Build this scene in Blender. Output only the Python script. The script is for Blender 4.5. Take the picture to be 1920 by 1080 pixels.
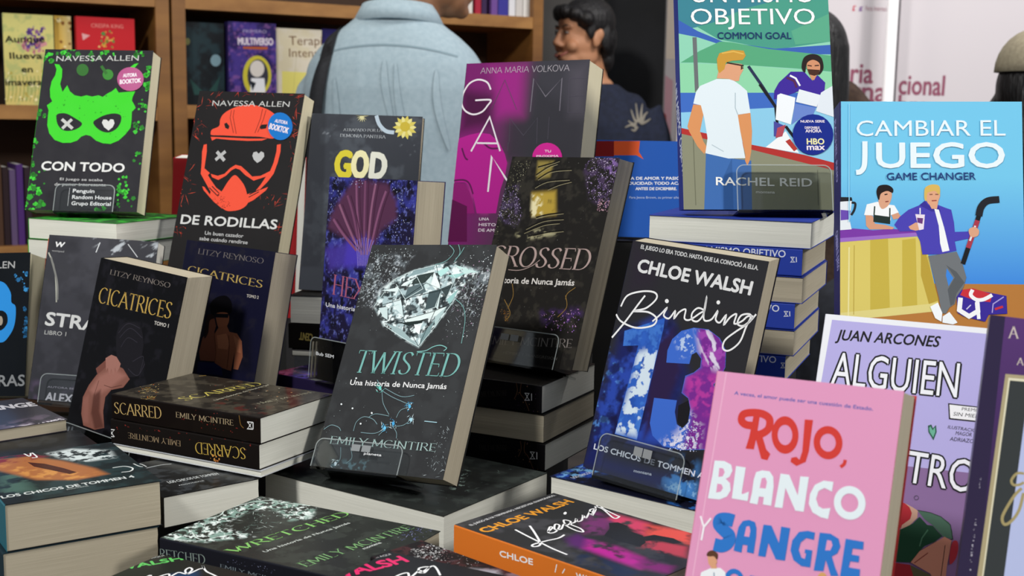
import bpy, bmesh, math, random
import numpy as np
from mathutils import Vector, Matrix
from mathutils.geometry import tessellate_polygon
C = bpy.context.scene.collection
for o in list(bpy.data.objects): bpy.data.objects.remove(o)
CAMZ = 1.3
R = math.radians
sc = bpy.context.scene
# ---------------------------------------------------------------- camera
cd = bpy.data.cameras.new('camera'); cam = bpy.data.objects.new('camera', cd); C.objects.link(cam)
cd.sensor_width = 36.0; cd.lens = 2300 / 1920 * 36.0; cd.clip_start = .05
pit, rol = R(8.0), R(0.9)
fw = Vector((0, math.cos(pit), -math.sin(pit))); up = Vector((0, math.sin(pit), math.cos(pit))); rt = Vector((1, 0, 0))
r2 = rt * math.cos(rol) + up * math.sin(rol); u2 = up * math.cos(rol) - rt * math.sin(rol)
cam.matrix_world = Matrix((( r2.x, u2.x, -fw.x, 0), (r2.y, u2.y, -fw.y, 0), (r2.z, u2.z, -fw.z, CAMZ), (0, 0, 0, 1)))
cd.dof.use_dof = True; cd.dof.focus_distance = 1.2; cd.dof.aperture_fstop = 11.0
sc.camera = cam
# ---------------------------------------------------------------- light
w = bpy.data.worlds.new('hall_light'); sc.world = w; w.use_nodes = True
w.node_tree.nodes['Background'].inputs[0].default_value = (.86, .93, 1.0, 1)
w.node_tree.nodes['Background'].inputs[1].default_value = 0.30
def area(name, loc, target, size, power, col=(1, 1, 1)):
    l = bpy.data.lights.new(name, 'AREA'); l.shape = 'DISK'; l.size = size; l.energy = power; l.color = col
    o = bpy.data.objects.new(name, l); C.objects.link(o); o.location = loc
    o.rotation_euler = (Vector(target) - Vector(loc)).to_track_quat('-Z', 'Y').to_euler(); return o
area('ceiling_or_fill_lamp', (-1.6, -.9, 3.35), (0, 1.2, 1.0), .45, 88, (1, .985, .95))
area('ceiling_or_fill_lamp', (2.6, -.3, 3.0), (.1, 1.2, 1.0), .5, 62, (1, .97, .92))  # added fill from the right, lifts the right-facing page edges
area('ceiling_or_fill_lamp', (-.8, 2.35, 3.3), (-.8, 3.4, 1.2), .7, 13, (1, .92, .78))  # unseen fill, set back to brighten bookcase and shirt but not the covers
area('ceiling_or_fill_lamp', (1.6, 2.4, 3.6), (1.5, 4.2, 1.3), .9, 62, (1, .97, .97))  # extra light added only to make the white banners bright
sc.view_settings.view_transform = 'Standard'; sc.view_settings.look = 'None'
sc.view_settings.exposure = 0.0; sc.view_settings.gamma = 1.0; sc.view_settings.use_curve_mapping = False
# ---------------------------------------------------------------- helpers
def lin(h):
    if not isinstance(h, str): return h
    v = [int(h[i:i + 2], 16) / 255 for i in (1, 3, 5)]
    return [c / 12.92 if c <= .04045 else ((c + .055) / 1.055) ** 2.4 for c in v]
def mat(name, col=None, rough=.5, spec=.5, **k):
    m = bpy.data.materials.new(name); m.use_nodes = True
    b = m.node_tree.nodes['Principled BSDF']
    if col: b.inputs['Base Color'].default_value = (*lin(col), 1)
    b.inputs['Roughness'].default_value = rough; b.inputs['Specular IOR Level'].default_value = spec
    for a, v in k.items(): b.inputs[a].default_value = v
    return m
def noise_mat(name, c0, c1, scale=(1, 1, 1), rough=.6, lo=.35, hi=.65, detail=4, bump=0, spec=.4, bscale=None):
    m = mat(name, None, rough, spec); nt = m.node_tree; N = nt.nodes; L = nt.links; b = N['Principled BSDF']
    tc = N.new('ShaderNodeTexCoord'); mp = N.new('ShaderNodeMapping'); mp.inputs['Scale'].default_value = scale
    L.new(tc.outputs['Object'], mp.inputs['Vector'])
    n = N.new('ShaderNodeTexNoise'); n.inputs['Scale'].default_value = 1; n.inputs['Detail'].default_value = detail
    L.new(mp.outputs[0], n.inputs['Vector'])
    r = N.new('ShaderNodeValToRGB'); r.color_ramp.elements[0].position = lo; r.color_ramp.elements[1].position = hi
    r.color_ramp.elements[0].color = (*lin(c0), 1); r.color_ramp.elements[1].color = (*lin(c1), 1)
    L.new(n.outputs['Fac'], r.inputs[0]); L.new(r.outputs[0], b.inputs['Base Color'])
    if bump:
        bp = N.new('ShaderNodeBump'); bp.inputs['Strength'].default_value = bump; bp.inputs['Distance'].default_value = .01
        src = n
        if bscale:
            m2 = N.new('ShaderNodeMapping'); m2.inputs['Scale'].default_value = bscale; L.new(tc.outputs['Object'], m2.inputs['Vector'])
            src = N.new('ShaderNodeTexNoise'); src.inputs['Scale'].default_value = 1; L.new(m2.outputs[0], src.inputs['Vector'])
        L.new(src.outputs['Fac'], bp.inputs['Height']); L.new(bp.outputs[0], b.inputs['Normal'])
    return m
def ink_mat(name, rough, spec=.5):
    m = mat(name, None, rough, .12); nt = m.node_tree; b = nt.nodes['Principled BSDF']
    a = nt.nodes.new('ShaderNodeAttribute'); a.attribute_name = 'ink'; nt.links.new(a.outputs['Color'], b.inputs['Base Color'])
    tc = nt.nodes.new('ShaderNodeTexCoord'); n = nt.nodes.new('ShaderNodeTexNoise'); n.inputs['Scale'].default_value = 35
    nt.links.new(tc.outputs['Object'], n.inputs['Vector'])
    mr = nt.nodes.new('ShaderNodeMapRange'); mr.inputs[3].default_value = rough * .85; mr.inputs[4].default_value = min(1, rough * 1.2)
    nt.links.new(n.outputs['Fac'], mr.inputs[0]); nt.links.new(mr.outputs[0], b.inputs['Roughness'])
    return m
INK = {}
def ink(g):
    if g not in INK: INK[g] = ink_mat('printed_cover_%d' % round(g * 100), g)
    return INK[g]
PAGES = noise_mat('page_edges', '#aaa08b', '#c2b8a2', (12, 12, 2600), .85, .25, .75, 2, .05, .2)
PAGES_W = noise_mat('white_page_edges', '#d6d6ca', '#efeee4', (12, 12, 2600), .85, .25, .75, 2, .05, .2)
PAGES_Y = noise_mat('cream_page_edges', '#dcd2ae', '#efe6c8', (12, 12, 2600), .85, .25, .75, 2, .05, .2)
def link(name, me, m=None, parent=None):
    o = bpy.data.objects.new(name, me); C.objects.link(o)
    if m is not None:
        for x in (m if isinstance(m, list) else [m]): me.materials.append(x)
    if parent is not None: o.parent = parent
    return o
def tag(o, label, cat, group=None, kind=None):
    if label: o['label'] = label
    if cat: o['category'] = cat
    if group: o['group'] = group
    if kind: o['kind'] = kind
    return o
def empty(name, M): 
    o = bpy.data.objects.new(name, None); C.objects.link(o); o.empty_display_size = .03; o.matrix_world = M; return o
class MB:
    """vertex/face collector with one ink colour per vertex"""
    def __init__(s): s.v = []; s.f = []; s.c = []; s.n = 0
    def add(s, vs, fs, col):
        s.v += [tuple(x) for x in vs]; s.f += [tuple(i + s.n for i in f) for f in fs]
        if isinstance(col, np.ndarray): s.c += [tuple(x) for x in col]
        else: s.c += [tuple(lin(col))] * len(vs)
        s.n += len(vs)
    def box(s, a, b, col='#ffffff'):
        (x0, y0, z0), (x1, y1, z1) = a, b
        s.add([(x0,y0,z0),(x1,y0,z0),(x1,y1,z0),(x0,y1,z0),(x0,y0,z1),(x1,y0,z1),(x1,y1,z1),(x0,y1,z1)],
              [(3,2,1,0),(4,5,6,7),(0,1,5,4),(1,2,6,5),(2,3,7,6),(3,0,4,7)], col)
    def mesh(s, name, smooth=False):
        me = bpy.data.meshes.new(name); me.from_pydata(s.v, [], s.f); me.update()
        a = me.attributes.new('ink', 'FLOAT_COLOR', 'POINT')
        c = np.ones((len(s.v), 4), np.float32); c[:, :3] = np.array(s.c, np.float32); a.data.foreach_set('color', c.ravel())
        if smooth: me.polygons.foreach_set('use_smooth', [True] * len(me.polygons))
        return me
# ---------------------------------------------------------------- drawing in mm on a plane
def catmull(P, n=8, closed=False):
    P = [np.array(p, float) for p in P]; out = []
    m = len(P); rng = range(m if closed else m - 1)
    for i in rng:
        if closed: a, b, c, d = P[(i - 1) % m], P[i], P[(i + 1) % m], P[(i + 2) % m]
        else: a, b, c, d = P[max(i - 1, 0)], P[i], P[i + 1], P[min(i + 2, m - 1)]
        for k in range(n):
            t = k / n
            out.append(.5 * ((2 * b) + (c - a) * t + (2 * a - 5 * b + 4 * c - d) * t * t + (3 * b - a - 3 * c + d) * t ** 3))
    if not closed: out.append(P[-1])
    return out
def ribbon(P, wf, closed=False):
    """quad strip along P; wf(i, dir) -> full width"""
    P = [np.array(p, float) for p in P]; n = len(P); vs = []; fs = []
    for i in range(n):
        a = P[(i - 1) % n] if (closed or i > 0) else P[i]; b = P[(i + 1) % n] if (closed or i < n - 1) else P[i]
        d = b - a; l = np.hypot(*d) or 1; d = d / l; nn = np.array([-d[1], d[0]]); h = wf(i, d) / 2
        if 0 < i < n - 1:
            d1 = P[i] - P[i - 1]; d2 = P[i + 1] - P[i]; q = np.dot(d1, d2) / ((np.hypot(*d1) * np.hypot(*d2)) or 1)
            h = h / max(.55, math.sqrt(max(0, (1 + q) / 2)))
        vs += [P[i] + nn * h, P[i] - nn * h]
    for i in range(n if closed else n - 1):
        j = (i + 1) % n; fs.append((2 * i, 2 * i + 1, 2 * j + 1, 2 * j))
    return vs, fs
def arc(cx, cy, rx, ry, a0, a1, n=18): return [(cx + rx * math.cos(R(a0 + (a1 - a0) * i / n)), cy + ry * math.sin(R(a0 + (a1 - a0) * i / n))) for i in range(n + 1)]
def cm(*p): return [tuple(x) for x in catmull(p, 6)]
GL = {  # capital letters as pen strokes, cap height 1: (advance, [strokes])
 'A': (.80, [[(.02,0),(.40,1)],[(.40,1),(.78,0)],[(.17,.36),(.63,.36)]]),
 'B': (.66, [[(.12,0),(.12,1)], [(.12,1)]+arc(.32,.76,.22,.24,90,-90,10)+[(.12,.52)], [(.12,.52)]+arc(.36,.26,.26,.26,90,-90,10)+[(.12,0)]]),
 'C': (.78, [arc(.44,.5,.38,.5,48,312,24)]),
 'D': (.80, [[(.12,0),(.12,1)], [(.12,1)]+arc(.32,.5,.42,.5,90,-90,18)+[(.12,0)]]),
 'E': (.60, [[(.12,0),(.12,1)],[(.12,1),(.56,1)],[(.12,.52),(.48,.52)],[(.12,0),(.58,0)]]),
 'G': (.84, [arc(.44,.5,.38,.5,48,330,26)+[(.78,.45)],[(.52,.45),(.80,.45)]]),
 'H': (.80, [[(.12,0),(.12,1)],[(.68,0),(.68,1)],[(.12,.52),(.68,.52)]]),
 'I': (.28, [[(.14,0),(.14,1)]]),
 'J': (.50, [[(.38,1),(.38,.2)]+arc(.22,.2,.16,.2,0,-150,8)]),
 'K': (.74, [[(.12,0),(.12,1)],[(.66,1),(.13,.45)],[(.28,.60),(.72,0)]]),
 'L': (.58, [[(.12,0),(.12,1)],[(.12,0),(.56,0)]]),
 'M': (.98, [[(.10,0),(.14,1)],[(.14,1),(.49,.12)],[(.49,.12),(.84,1)],[(.84,1),(.88,0)]]),
 'N': (.84, [[(.12,0),(.12,1)],[(.12,1),(.72,0)],[(.72,0),(.72,1)]]),
 'O': (.88, [arc(.44,.5,.38,.5,90,450,30)]),
 'P': (.64, [[(.12,0),(.12,1)],[(.12,1)]+arc(.34,.74,.24,.26,90,-90,10)+[(.12,.48)]]),
 'R': (.72, [[(.12,0),(.12,1)],[(.12,1)]+arc(.34,.75,.24,.25,90,-90,10)+[(.12,.5)],[(.34,.5),(.70,0)]]),
 'S': (.60, [cm((.50,.86),(.40,.97),(.26,.98),(.12,.88),(.12,.70),(.26,.56),(.42,.44),(.52,.28),(.46,.09),(.30,.01),(.14,.05),(.07,.18))]),
 'T': (.70, [[(.35,0),(.35,1)],[(.03,1),(.67,1)]]),
 'U': (.80, [[(.12,1),(.12,.3)]+arc(.40,.3,.28,.3,180,360,12)+[(.68,1)]]),
 'V': (.76, [[(.02,1),(.38,0)],[(.38,0),(.74,1)]]),
 'W': (1.10, [[(.02,1),(.30,0)],[(.30,0),(.55,.95)],[(.55,.95),(.80,0)],[(.80,0),(1.08,1)]]),
 'X': (.76, [[(.04,1),(.72,0)],[(.70,1),(.04,0)]]),
 'Y': (.72, [[(.02,1),(.36,.46),(.36,0)],[(.70,1),(.36,.46)]]),
 'Z': (.68, [[(.06,1),(.62,1)],[(.62,1),(.05,0)],[(.05,0),(.64,0)]]),
 ' ': (.34, []), ',': (.2, [[(.1,.1),(.05,-.12)]]), '.': (.2, [[(.1,0),(.1,.1)]]), '1': (.4, [[(.2,0),(.2,1)]]), '2': (.5, [[(.08,.8),(.25,1),(.42,.75),(.06,0),(.46,0)]]),
}
def stroke_text(t, style, bold):
    thick, thin = {'serif': (.105 + bold, .026 + bold * .6), 'thin': (.055 + bold, .055 + bold)}[style]
    vs, fs, x = [], [], 0.
    for ch in t:
        adv, S = GL.get(ch, GL['I'])
        for st in S:
            P = [(x + a, b) for a, b in st]
            def wf(i, d):
                a = abs(d[0] * math.sin(R(12)) - d[1] * math.cos(R(12)))
                return thin + (thick - thin) * a ** 1.6
            v, f = ribbon(P, wf); n = len(vs); vs += v; fs += [tuple(i + n for i in q) for q in f]
            if style == 'serif':
                for e, o in ((0, 1), (-1, -2)):
                    d = np.array(P[e]) - np.array(P[o]); d = d / (np.hypot(*d) or 1); p = P[e]
                    if abs(d[1]) > .75 and (p[1] < .03 or p[1] > .97): q = [(p[0] - .11, p[1] - .016), (p[0] + .11, p[1] - .016), (p[0] + .11, p[1] + .016), (p[0] - .11, p[1] + .016)]
                    elif abs(d[0]) > .9 and ch in 'ETLZF': s = 1 if p[1] < .3 else -1; q = [(p[0] - .02, p[1] - .01), (p[0] + .012, p[1] - .01), (p[0] + .02, p[1] + s * .14), (p[0], p[1] + s * .14)]
                    else: continue
                    n = len(vs); vs += [np.array(z) for z in q]; fs.append((n, n + 1, n + 2, n + 3))
        x += adv + .04
    return np.array([list(v) for v in vs]), fs
FONTC = {}
def font_text(t, bold, squeeze=False):
    key = (t, bold)
    if key in FONTC: return FONTC[key]
    cu = bpy.data.curves.new('lettering', 'FONT'); cu.body = t; cu.size = 1; cu.resolution_u = 3; cu.fill_mode = 'FRONT'
    ob = bpy.data.objects.new('lettering', cu); C.objects.link(ob)
    me = bpy.data.meshes.new_from_object(ob.evaluated_get(bpy.context.evaluated_depsgraph_get()))
    v = np.empty(len(me.vertices) * 3); me.vertices.foreach_get('co', v); v = v.reshape(-1, 3)[:, :2]
    f = [tuple(p.vertices) for p in me.polygons]
    bpy.data.objects.remove(ob); bpy.data.meshes.remove(me); bpy.data.curves.remove(cu)
    FONTC[key] = (v, f, .727); return FONTC[key]
def text_geo(t, a, e, h, font, bold, slant):
    """lettering from a along vector e (full length), cap height h"""
    if font in ('serif', 'thin') : v, f = stroke_text(t.upper(), font, bold); cap = 1.
    else: v, f, cap = font_text(t, bold)
    if len(v) == 0: return [], []
    x0, x1 = v[:, 0].min(), v[:, 0].max(); l = math.hypot(*e); d = np.array(e) / l; n = np.array([-d[1], d[0]])
    X = (v[:, 0] - x0) / (x1 - x0) * l; Y = v[:, 1] / cap * h
    X = X + slant * Y
    return [np.array(a) + d * x + n * y for x, y in zip(X, Y)], f
def inpoly(x, y, P):
    P = np.array(P); c = np.zeros(np.shape(x), bool); n = len(P)
    for i in range(n):
        (x0, y0), (x1, y1) = P[i], P[(i + 1) % n]
        if y0 == y1: continue
        c ^= ((y0 > y) != (y1 > y)) & (x < (x1 - x0) * (y - y0) / (y1 - y0) + x0)
    return c
def polydist(x, y, P):
    P = np.array(P, float); d = np.full(np.shape(x), 1e9)
    for i in range(len(P)):
        a, b = P[i], P[(i + 1) % len(P)]; e = b - a; L = (e @ e) or 1e-9
        t = np.clip(((x - a[0]) * e[0] + (y - a[1]) * e[1]) / L, 0, 1)
        d = np.minimum(d, np.hypot(x - a[0] - t * e[0], y - a[1] - t * e[1]))
    return np.where(inpoly(x, y, P), d, -d)
def hsh(i, j, s):
    v = np.sin(i * 127.1 + j * 311.7 + s * 74.7) * 43758.5453; return v - np.floor(v)
def vnoise(x, y, s):
    i, j = np.floor(x), np.floor(y); fx, fy = x - i, y - j; fx = fx * fx * (3 - 2 * fx); fy = fy * fy * (3 - 2 * fy)
    return (hsh(i, j, s) * (1 - fx) + hsh(i + 1, j, s) * fx) * (1 - fy) + (hsh(i, j + 1, s) * (1 - fx) + hsh(i + 1, j + 1, s) * fx) * fy
def fbm(x, y, s): return (vnoise(x, y, s) * .5 + vnoise(x * 2.03 + 5, y * 2.03, s + 1) * .28 + vnoise(x * 4.1, y * 4.1 + 7, s + 2) * .15 + vnoise(x * 8.3, y * 8.3, s + 3) * .07)
def sst(a, b, x): t = np.clip((x - a) / (b - a), 0, 1); return t * t * (3 - 2 * t)
def paint(ops, X, Y, board):
    col = np.empty(X.shape + (3,)); col[:] = lin(board)
    for o in ops:
        k = o[0]
        if k == 'fill': col[:] = lin(o[1]); continue
        if k == 'grad':
            a, b = np.array(o[3]), np.array(o[4]); e = b - a; t = np.clip(((X - a[0]) * e[0] + (Y - a[1]) * e[1]) / (e @ e), 0, 1)[..., None]
            col = np.array(lin(o[1])) * (1 - t) + np.array(lin(o[2])) * t; continue
        if k == 'spot': al = o[4] * sst(-o[3], o[3], polydist(X, Y, o[2])); c = o[1]
        if k == 'fbm':
            _, c, s, lo, hi, seed, al0, m, soft, st = o
            ca, sa = math.cos(st[1]), math.sin(st[1]); x = (X * ca + Y * sa) / (s * st[0]); y = (-X * sa + Y * ca) / s
            al = al0 * sst(lo, hi, fbm(x, y, seed))
            if m: al = al * sst(-soft, soft, polydist(X, Y, m))
        al = al[..., None]; col = col * (1 - al) + np.array(lin(c)) * al
    return col
def clip_poly(P, w, h):
    def cl(P, ins, cut):
        out = []
        for i in range(len(P)):
            a, b = P[i - 1], P[i]
            if ins(b):
                if not ins(a): out.append(cut(a, b))
                out.append(b)
            elif ins(a): out.append(cut(a, b))
        return out
    for ax, val, sg in ((0, 0, 1), (0, w, -1), (1, 0, 1), (1, h, -1)):
        if not P: return P
        P = cl(P, lambda p: (p[ax] - val) * sg >= 0, lambda a, b: tuple(np.array(a) + (np.array(b) - np.array(a)) * ((val - a[ax]) / ((b[ax] - a[ax]) or 1e-9))))
    return P
def layers(mb, lay, w, h, put):
    """draw layers; put(x_mm, y_mm, level) -> 3D point"""
    lv = 1
    def emit(vs, fs, col):
        nonlocal lv
        keep_v, keep_f = [], []
        for f in fs:
            P = [tuple(vs[i]) for i in f]
            if any(p[0] < 0 or p[0] > w or p[1] < 0 or p[1] > h for p in P): P = clip_poly(P, w, h)
            if len(P) >= 3: n = len(keep_v); keep_v += P; keep_f.append(tuple(range(n, n + len(P))))
        if keep_f: mb.add([put(x, y, lv) for x, y in keep_v], keep_f, col)
    def poly(P, col):
        P = [tuple(p) for p in P]; tr = tessellate_polygon([[Vector((x, y, 0)) for x, y in P]]); emit(P, orient(P, tr), col)
    def orient(P, tr):
        out = []
        for a, b, c in tr:
            s = (P[b][0] - P[a][0]) * (P[c][1] - P[a][1]) - (P[b][1] - P[a][1]) * (P[c][0] - P[a][0])
            if abs(s) > 1e-9: out.append((a, b, c) if s > 0 else (a, c, b))
        return out
    for o in lay:
        k = o[0]; lv += 1
        if k == 'P': poly(o[2], o[1])
        elif k == 'N':   # painted patch: small cells inside an outline, coloured by paint operations
            P = np.array(o[2]); q = o[4]; lo, hi = P.min(0), P.max(0); X, Y = np.meshgrid(np.arange(lo[0], hi[0], q), np.arange(lo[1], hi[1], q))
            col = paint(o[3], X, Y, o[1]); poly(o[2], o[1]); lv += 1; vs = []; fs = []; cs = []; ok = polydist(X + q / 2, Y + q / 2, P) > q * .75
            for i in range(X.shape[0] - 1):
                for j in range(X.shape[1] - 1):
                    x, y = X[i, j], Y[i, j]
                    if ok[i, j] and x >= 0 and y >= 0 and x + q <= w and y + q <= h:
                        n = len(vs); vs += [(x, y), (x + q, y), (x + q, y + q), (x, y + q)]; fs.append((n, n + 1, n + 2, n + 3)); cs += [col[i, j], col[i, j + 1], col[i + 1, j + 1], col[i + 1, j]]
            if vs: mb.add([put(x, y, lv) for x, y in vs], fs, np.array(cs))
        elif k == 'B': poly([tuple(p) for p in catmull(o[2], 6, True)], o[1])
        elif k == 'L': v, f = ribbon(o[3], lambda i, d: o[2]); emit(v, f, o[1])
        elif k == 'C': v, f = ribbon(catmull(o[3], 6), lambda i, d: o[2]); emit(v, f, o[1])
        elif k == 'E': poly([(o[2][0] + o[3][0] * math.cos(t) + o[4][0] * math.sin(t), o[2][1] + o[3][1] * math.cos(t) + o[4][1] * math.sin(t)) for t in np.linspace(0, 2 * math.pi, 25)[:-1]], o[1])
        elif k == 'R':   # ring: colour, centre, point on axis 1, point on axis 2, band share
            c = np.array(o[2]); e1 = np.array(o[3]) - c; e2 = np.array(o[4]) - c; v = []; f = []
            for t in np.linspace(0, 2 * math.pi, 41)[:-1]:
                q = e1 * math.cos(t) + e2 * math.sin(t); v += [c + q, c + q * (1 - o[5])]
            for i in range(40): j = (i + 1) % 40; f.append((2 * i, 2 * j, 2 * j + 1, 2 * i + 1))
            emit(v, f, o[1])
        elif k == 'T':
            fn = 'sans' if o[6] in ('sansc', 'serifl') else o[6]; v, f = text_geo(o[2], o[3], o[4], o[5], fn, o[7], o[8])
            if fn == 'sans' and o[7] > .012:   # heavier face: copies nudged around the outline, each a hair above the last
                for q in range(6):
                    d = np.array([math.cos(q * math.pi / 3), math.sin(q * math.pi / 3)]) * o[7] * o[5] / .727; emit([p + d for p in v], f, o[1]); lv += .3
            else: emit(v, f, o[1])
        elif k == 'D':
            _, cols, n, P, r0, r1, seed, kind = o; rg = random.Random(seed); A = np.array(P); lo, hi = A.min(0), A.max(0); k2 = 0; tries = 0
            while k2 < n and tries < n * 30:
                tries += 1; x, y = rg.uniform(lo[0], hi[0]), rg.uniform(lo[1], hi[1])
                if not inpoly(np.array(x), np.array(y), P): continue
                k2 += 1; r = r0 + (r1 - r0) * rg.random() ** 2; a = rg.uniform(0, 6.3); c = rg.choice(cols)
                if kind == 'scratch': pts = [(x + math.cos(a) * r, y + math.sin(a) * r), (x - math.sin(a) * .28, y + math.cos(a) * .28), (x - math.cos(a) * r, y - math.sin(a) * r), (x + math.sin(a) * .28, y - math.cos(a) * .28)]
                elif kind == 'leaf': m = rg.choice((7, 9, 11)); pts = [(x + math.cos(a + i * 6.283 / m) * r * (1 if i % 2 else rg.uniform(.55, .9)), y + math.sin(a + i * 6.283 / m) * r * (1 if i % 2 else .8)) for i in range(m)]
                else: m = 5; pts = [(x + math.cos(a + i * 6.283 / m) * r * rg.uniform(.6, 1.2), y + math.sin(a + i * 6.283 / m) * r * rg.uniform(.6, 1.2)) for i in range(m)]
                emit(pts, [tuple(range(len(pts)))], c)
# ---------------------------------------------------------------- one book
def frame(f):
    u, v = Vector(f['u']), Vector(f['v']); n = u.cross(v); O = Vector(f['O'])
    return Matrix(((u.x, v.x, n.x, O.x), (u.y, v.y, n.y, O.y), (u.z, v.z, n.z, O.z + CAMZ), (0, 0, 0, 1)))
def make_book(name, f, art, label, group, pages, cat='book'):
    w, h, t, sh = f['w'], f['h'], f['t'], f.get('sh', 0)
    M = frame(f); root = empty(name, M); tag(root, label, cat, group)
    SH = lambda x, y, z: (x, y + sh * (-z), z)
    mb = MB(); bc = art['board']; spc = art.get('spinecol', bc); B = .0006; r = .0012
    # outer skin: front edge -> spine -> back, rounded joints
    prof = [(w, 0), (r, 0), (r * .3, -r * .3), (0, -r), (0, -t + r), (r * .3, -t + r * .3), (r, -t), (w, -t)]
    inn = [(w, -B), (r, -B), (B, -r), (B, -r), (B, -t + r), (B, -t + r), (r, -t + B), (w, -t + B)]
    vs = [];fs = []
    for y in (0, h):
        for a in (prof, inn): vs += [SH(x, y, z) for x, z in a]
    n = len(prof)
    for i in range(n - 1):
        fs += [(i, i + 1, 2 * n + i + 1, 2 * n + i), (n + i + 1, n + i, 3 * n + i, 3 * n + i + 1), (i + 1, i, n + i, n + i + 1), (2 * n + i, 2 * n + i + 1, 3 * n + i + 1, 3 * n + i)]
    fs += [(0, 2 * n, 3 * n, n), (n - 1, 2 * n - 1, 4 * n - 1, 3 * n - 1)]
    col = np.array([lin(bc)] * len(vs))
    for k in range(4):
        for i in range(2, 6): col[k * n + i] = lin(spc)
    mb.add(vs, fs, col)
    W, H, T = w * 1000, h * 1000, t * 1000
    if art['base']:
        res = art['res']; nx, ny = max(2, int(W / res)), max(2, int(H / res))
        X, Y = np.meshgrid(np.linspace(1.0, W, nx + 1), np.linspace(0, H, ny + 1)); col = paint(art['base'], X, Y, bc)
        V3 = np.stack([X / 1000, Y / 1000, np.full(X.shape, .00002)], -1).reshape(-1, 3)
        q = np.arange(nx * ny); a = (q // nx) * (nx + 1) + q % nx
        mb.add(V3.tolist(), np.stack([a, a + 1, a + nx + 2, a + nx + 1], 1).tolist(), col.reshape(-1, 3))
    layers(mb, art['lay'], W, H, lambda x, y, l: (x / 1000, y / 1000, .00002 + l * .000012))
    if art['spine']: layers(mb, art['spine'], H, T, lambda s, q, l: SH(-.00002 - l * .000012, h - s / 1000, q / 1000 - t))
    link('cover', mb.mesh('cover'), ink(art['gloss']), root)
    pb = MB(); e = .0008; z0, z1 = -B * 1.02, -t + B * 1.02; N = 6   # page block with slightly uneven fore-edge
    rg = random.Random(name + label); vs = []; fs = []
    for i in range(N + 1):
        z = z0 + (z1 - z0) * i / N; d = rg.uniform(0, .0006)
        vs += [SH(B, e, z), SH(w - e - d, e, z), SH(w - e - d, h - e, z), SH(B, h - e, z)]
    for i in range(N):
        a = 4 * i; fs += [(a + 1, a, a + 4, a + 5), (a + 2, a + 1, a + 5, a + 6), (a + 3, a + 2, a + 6, a + 7), (a, a + 3, a + 7, a + 4)]
    fs += [(0, 1, 2, 3), (4 * N + 3, 4 * N + 2, 4 * N + 1, 4 * N)]
    pb.add(vs, fs, '#ffffff'); link('page_block', pb.mesh('page_block'), pages, root)
    if 'sticker' in art:
        c, P, txt = art['sticker']; sb = MB(); c0 = np.array(P[0]); e1 = np.array(P[1]) - c0; e2 = np.array(P[2]) - c0
        lays = [['E', c, P[0], list(e1), list(e2)]]
        for t_, (a, b, tp) in txt:
            d = [b[0] - a[0], b[1] - a[1]]; l = math.hypot(*d); hh = abs(-(tp[0] - a[0]) * d[1] + (tp[1] - a[1]) * d[0]) / l
            lays.append(['T', '#f0e4ec' if t_ != 'HBO' else '#efe9b0', t_, a, d, hh, 'sans', .03, 0])
        layers(sb, lays, W, H, lambda x, y, l: (x / 1000, y / 1000, .0011 + l * .000015))
        link('sticker', sb.mesh('sticker'), ink(.3), root)['label'] = 'round sticker with small white lettering'
    return root
ACR = bpy.data.materials.new('clear_acrylic'); ACR.use_nodes = True
_n = ACR.node_tree.nodes; _l = ACR.node_tree.links; _n.remove(_n['Principled BSDF'])
_t = _n.new('ShaderNodeBsdfTransparent'); _t.inputs[0].default_value = (.93, .95, .95, 1)
_g = _n.new('ShaderNodeBsdfGlossy'); _g.inputs['Roughness'].default_value = .06
_m = _n.new('ShaderNodeMixShader'); _f = _n.new('ShaderNodeFresnel'); _f.inputs[0].default_value = 1.45
_a = _n.new('ShaderNodeMath'); _a.operation = 'MULTIPLY_ADD'; _a.inputs[1].default_value = 1.0; _a.inputs[2].default_value = .015
_l.new(_f.outputs[0], _a.inputs[0]); _l.new(_a.outputs[0], _m.inputs[0]); _l.new(_t.outputs[0], _m.inputs[1]); _l.new(_g.outputs[0], _m.inputs[2]); _l.new(_m.outputs[0], _n['Material Output'].inputs[0])
EDGE = mat('polished_acrylic_edge', '#c8d2d2', .15, .6, **{'Alpha': .45})
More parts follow.
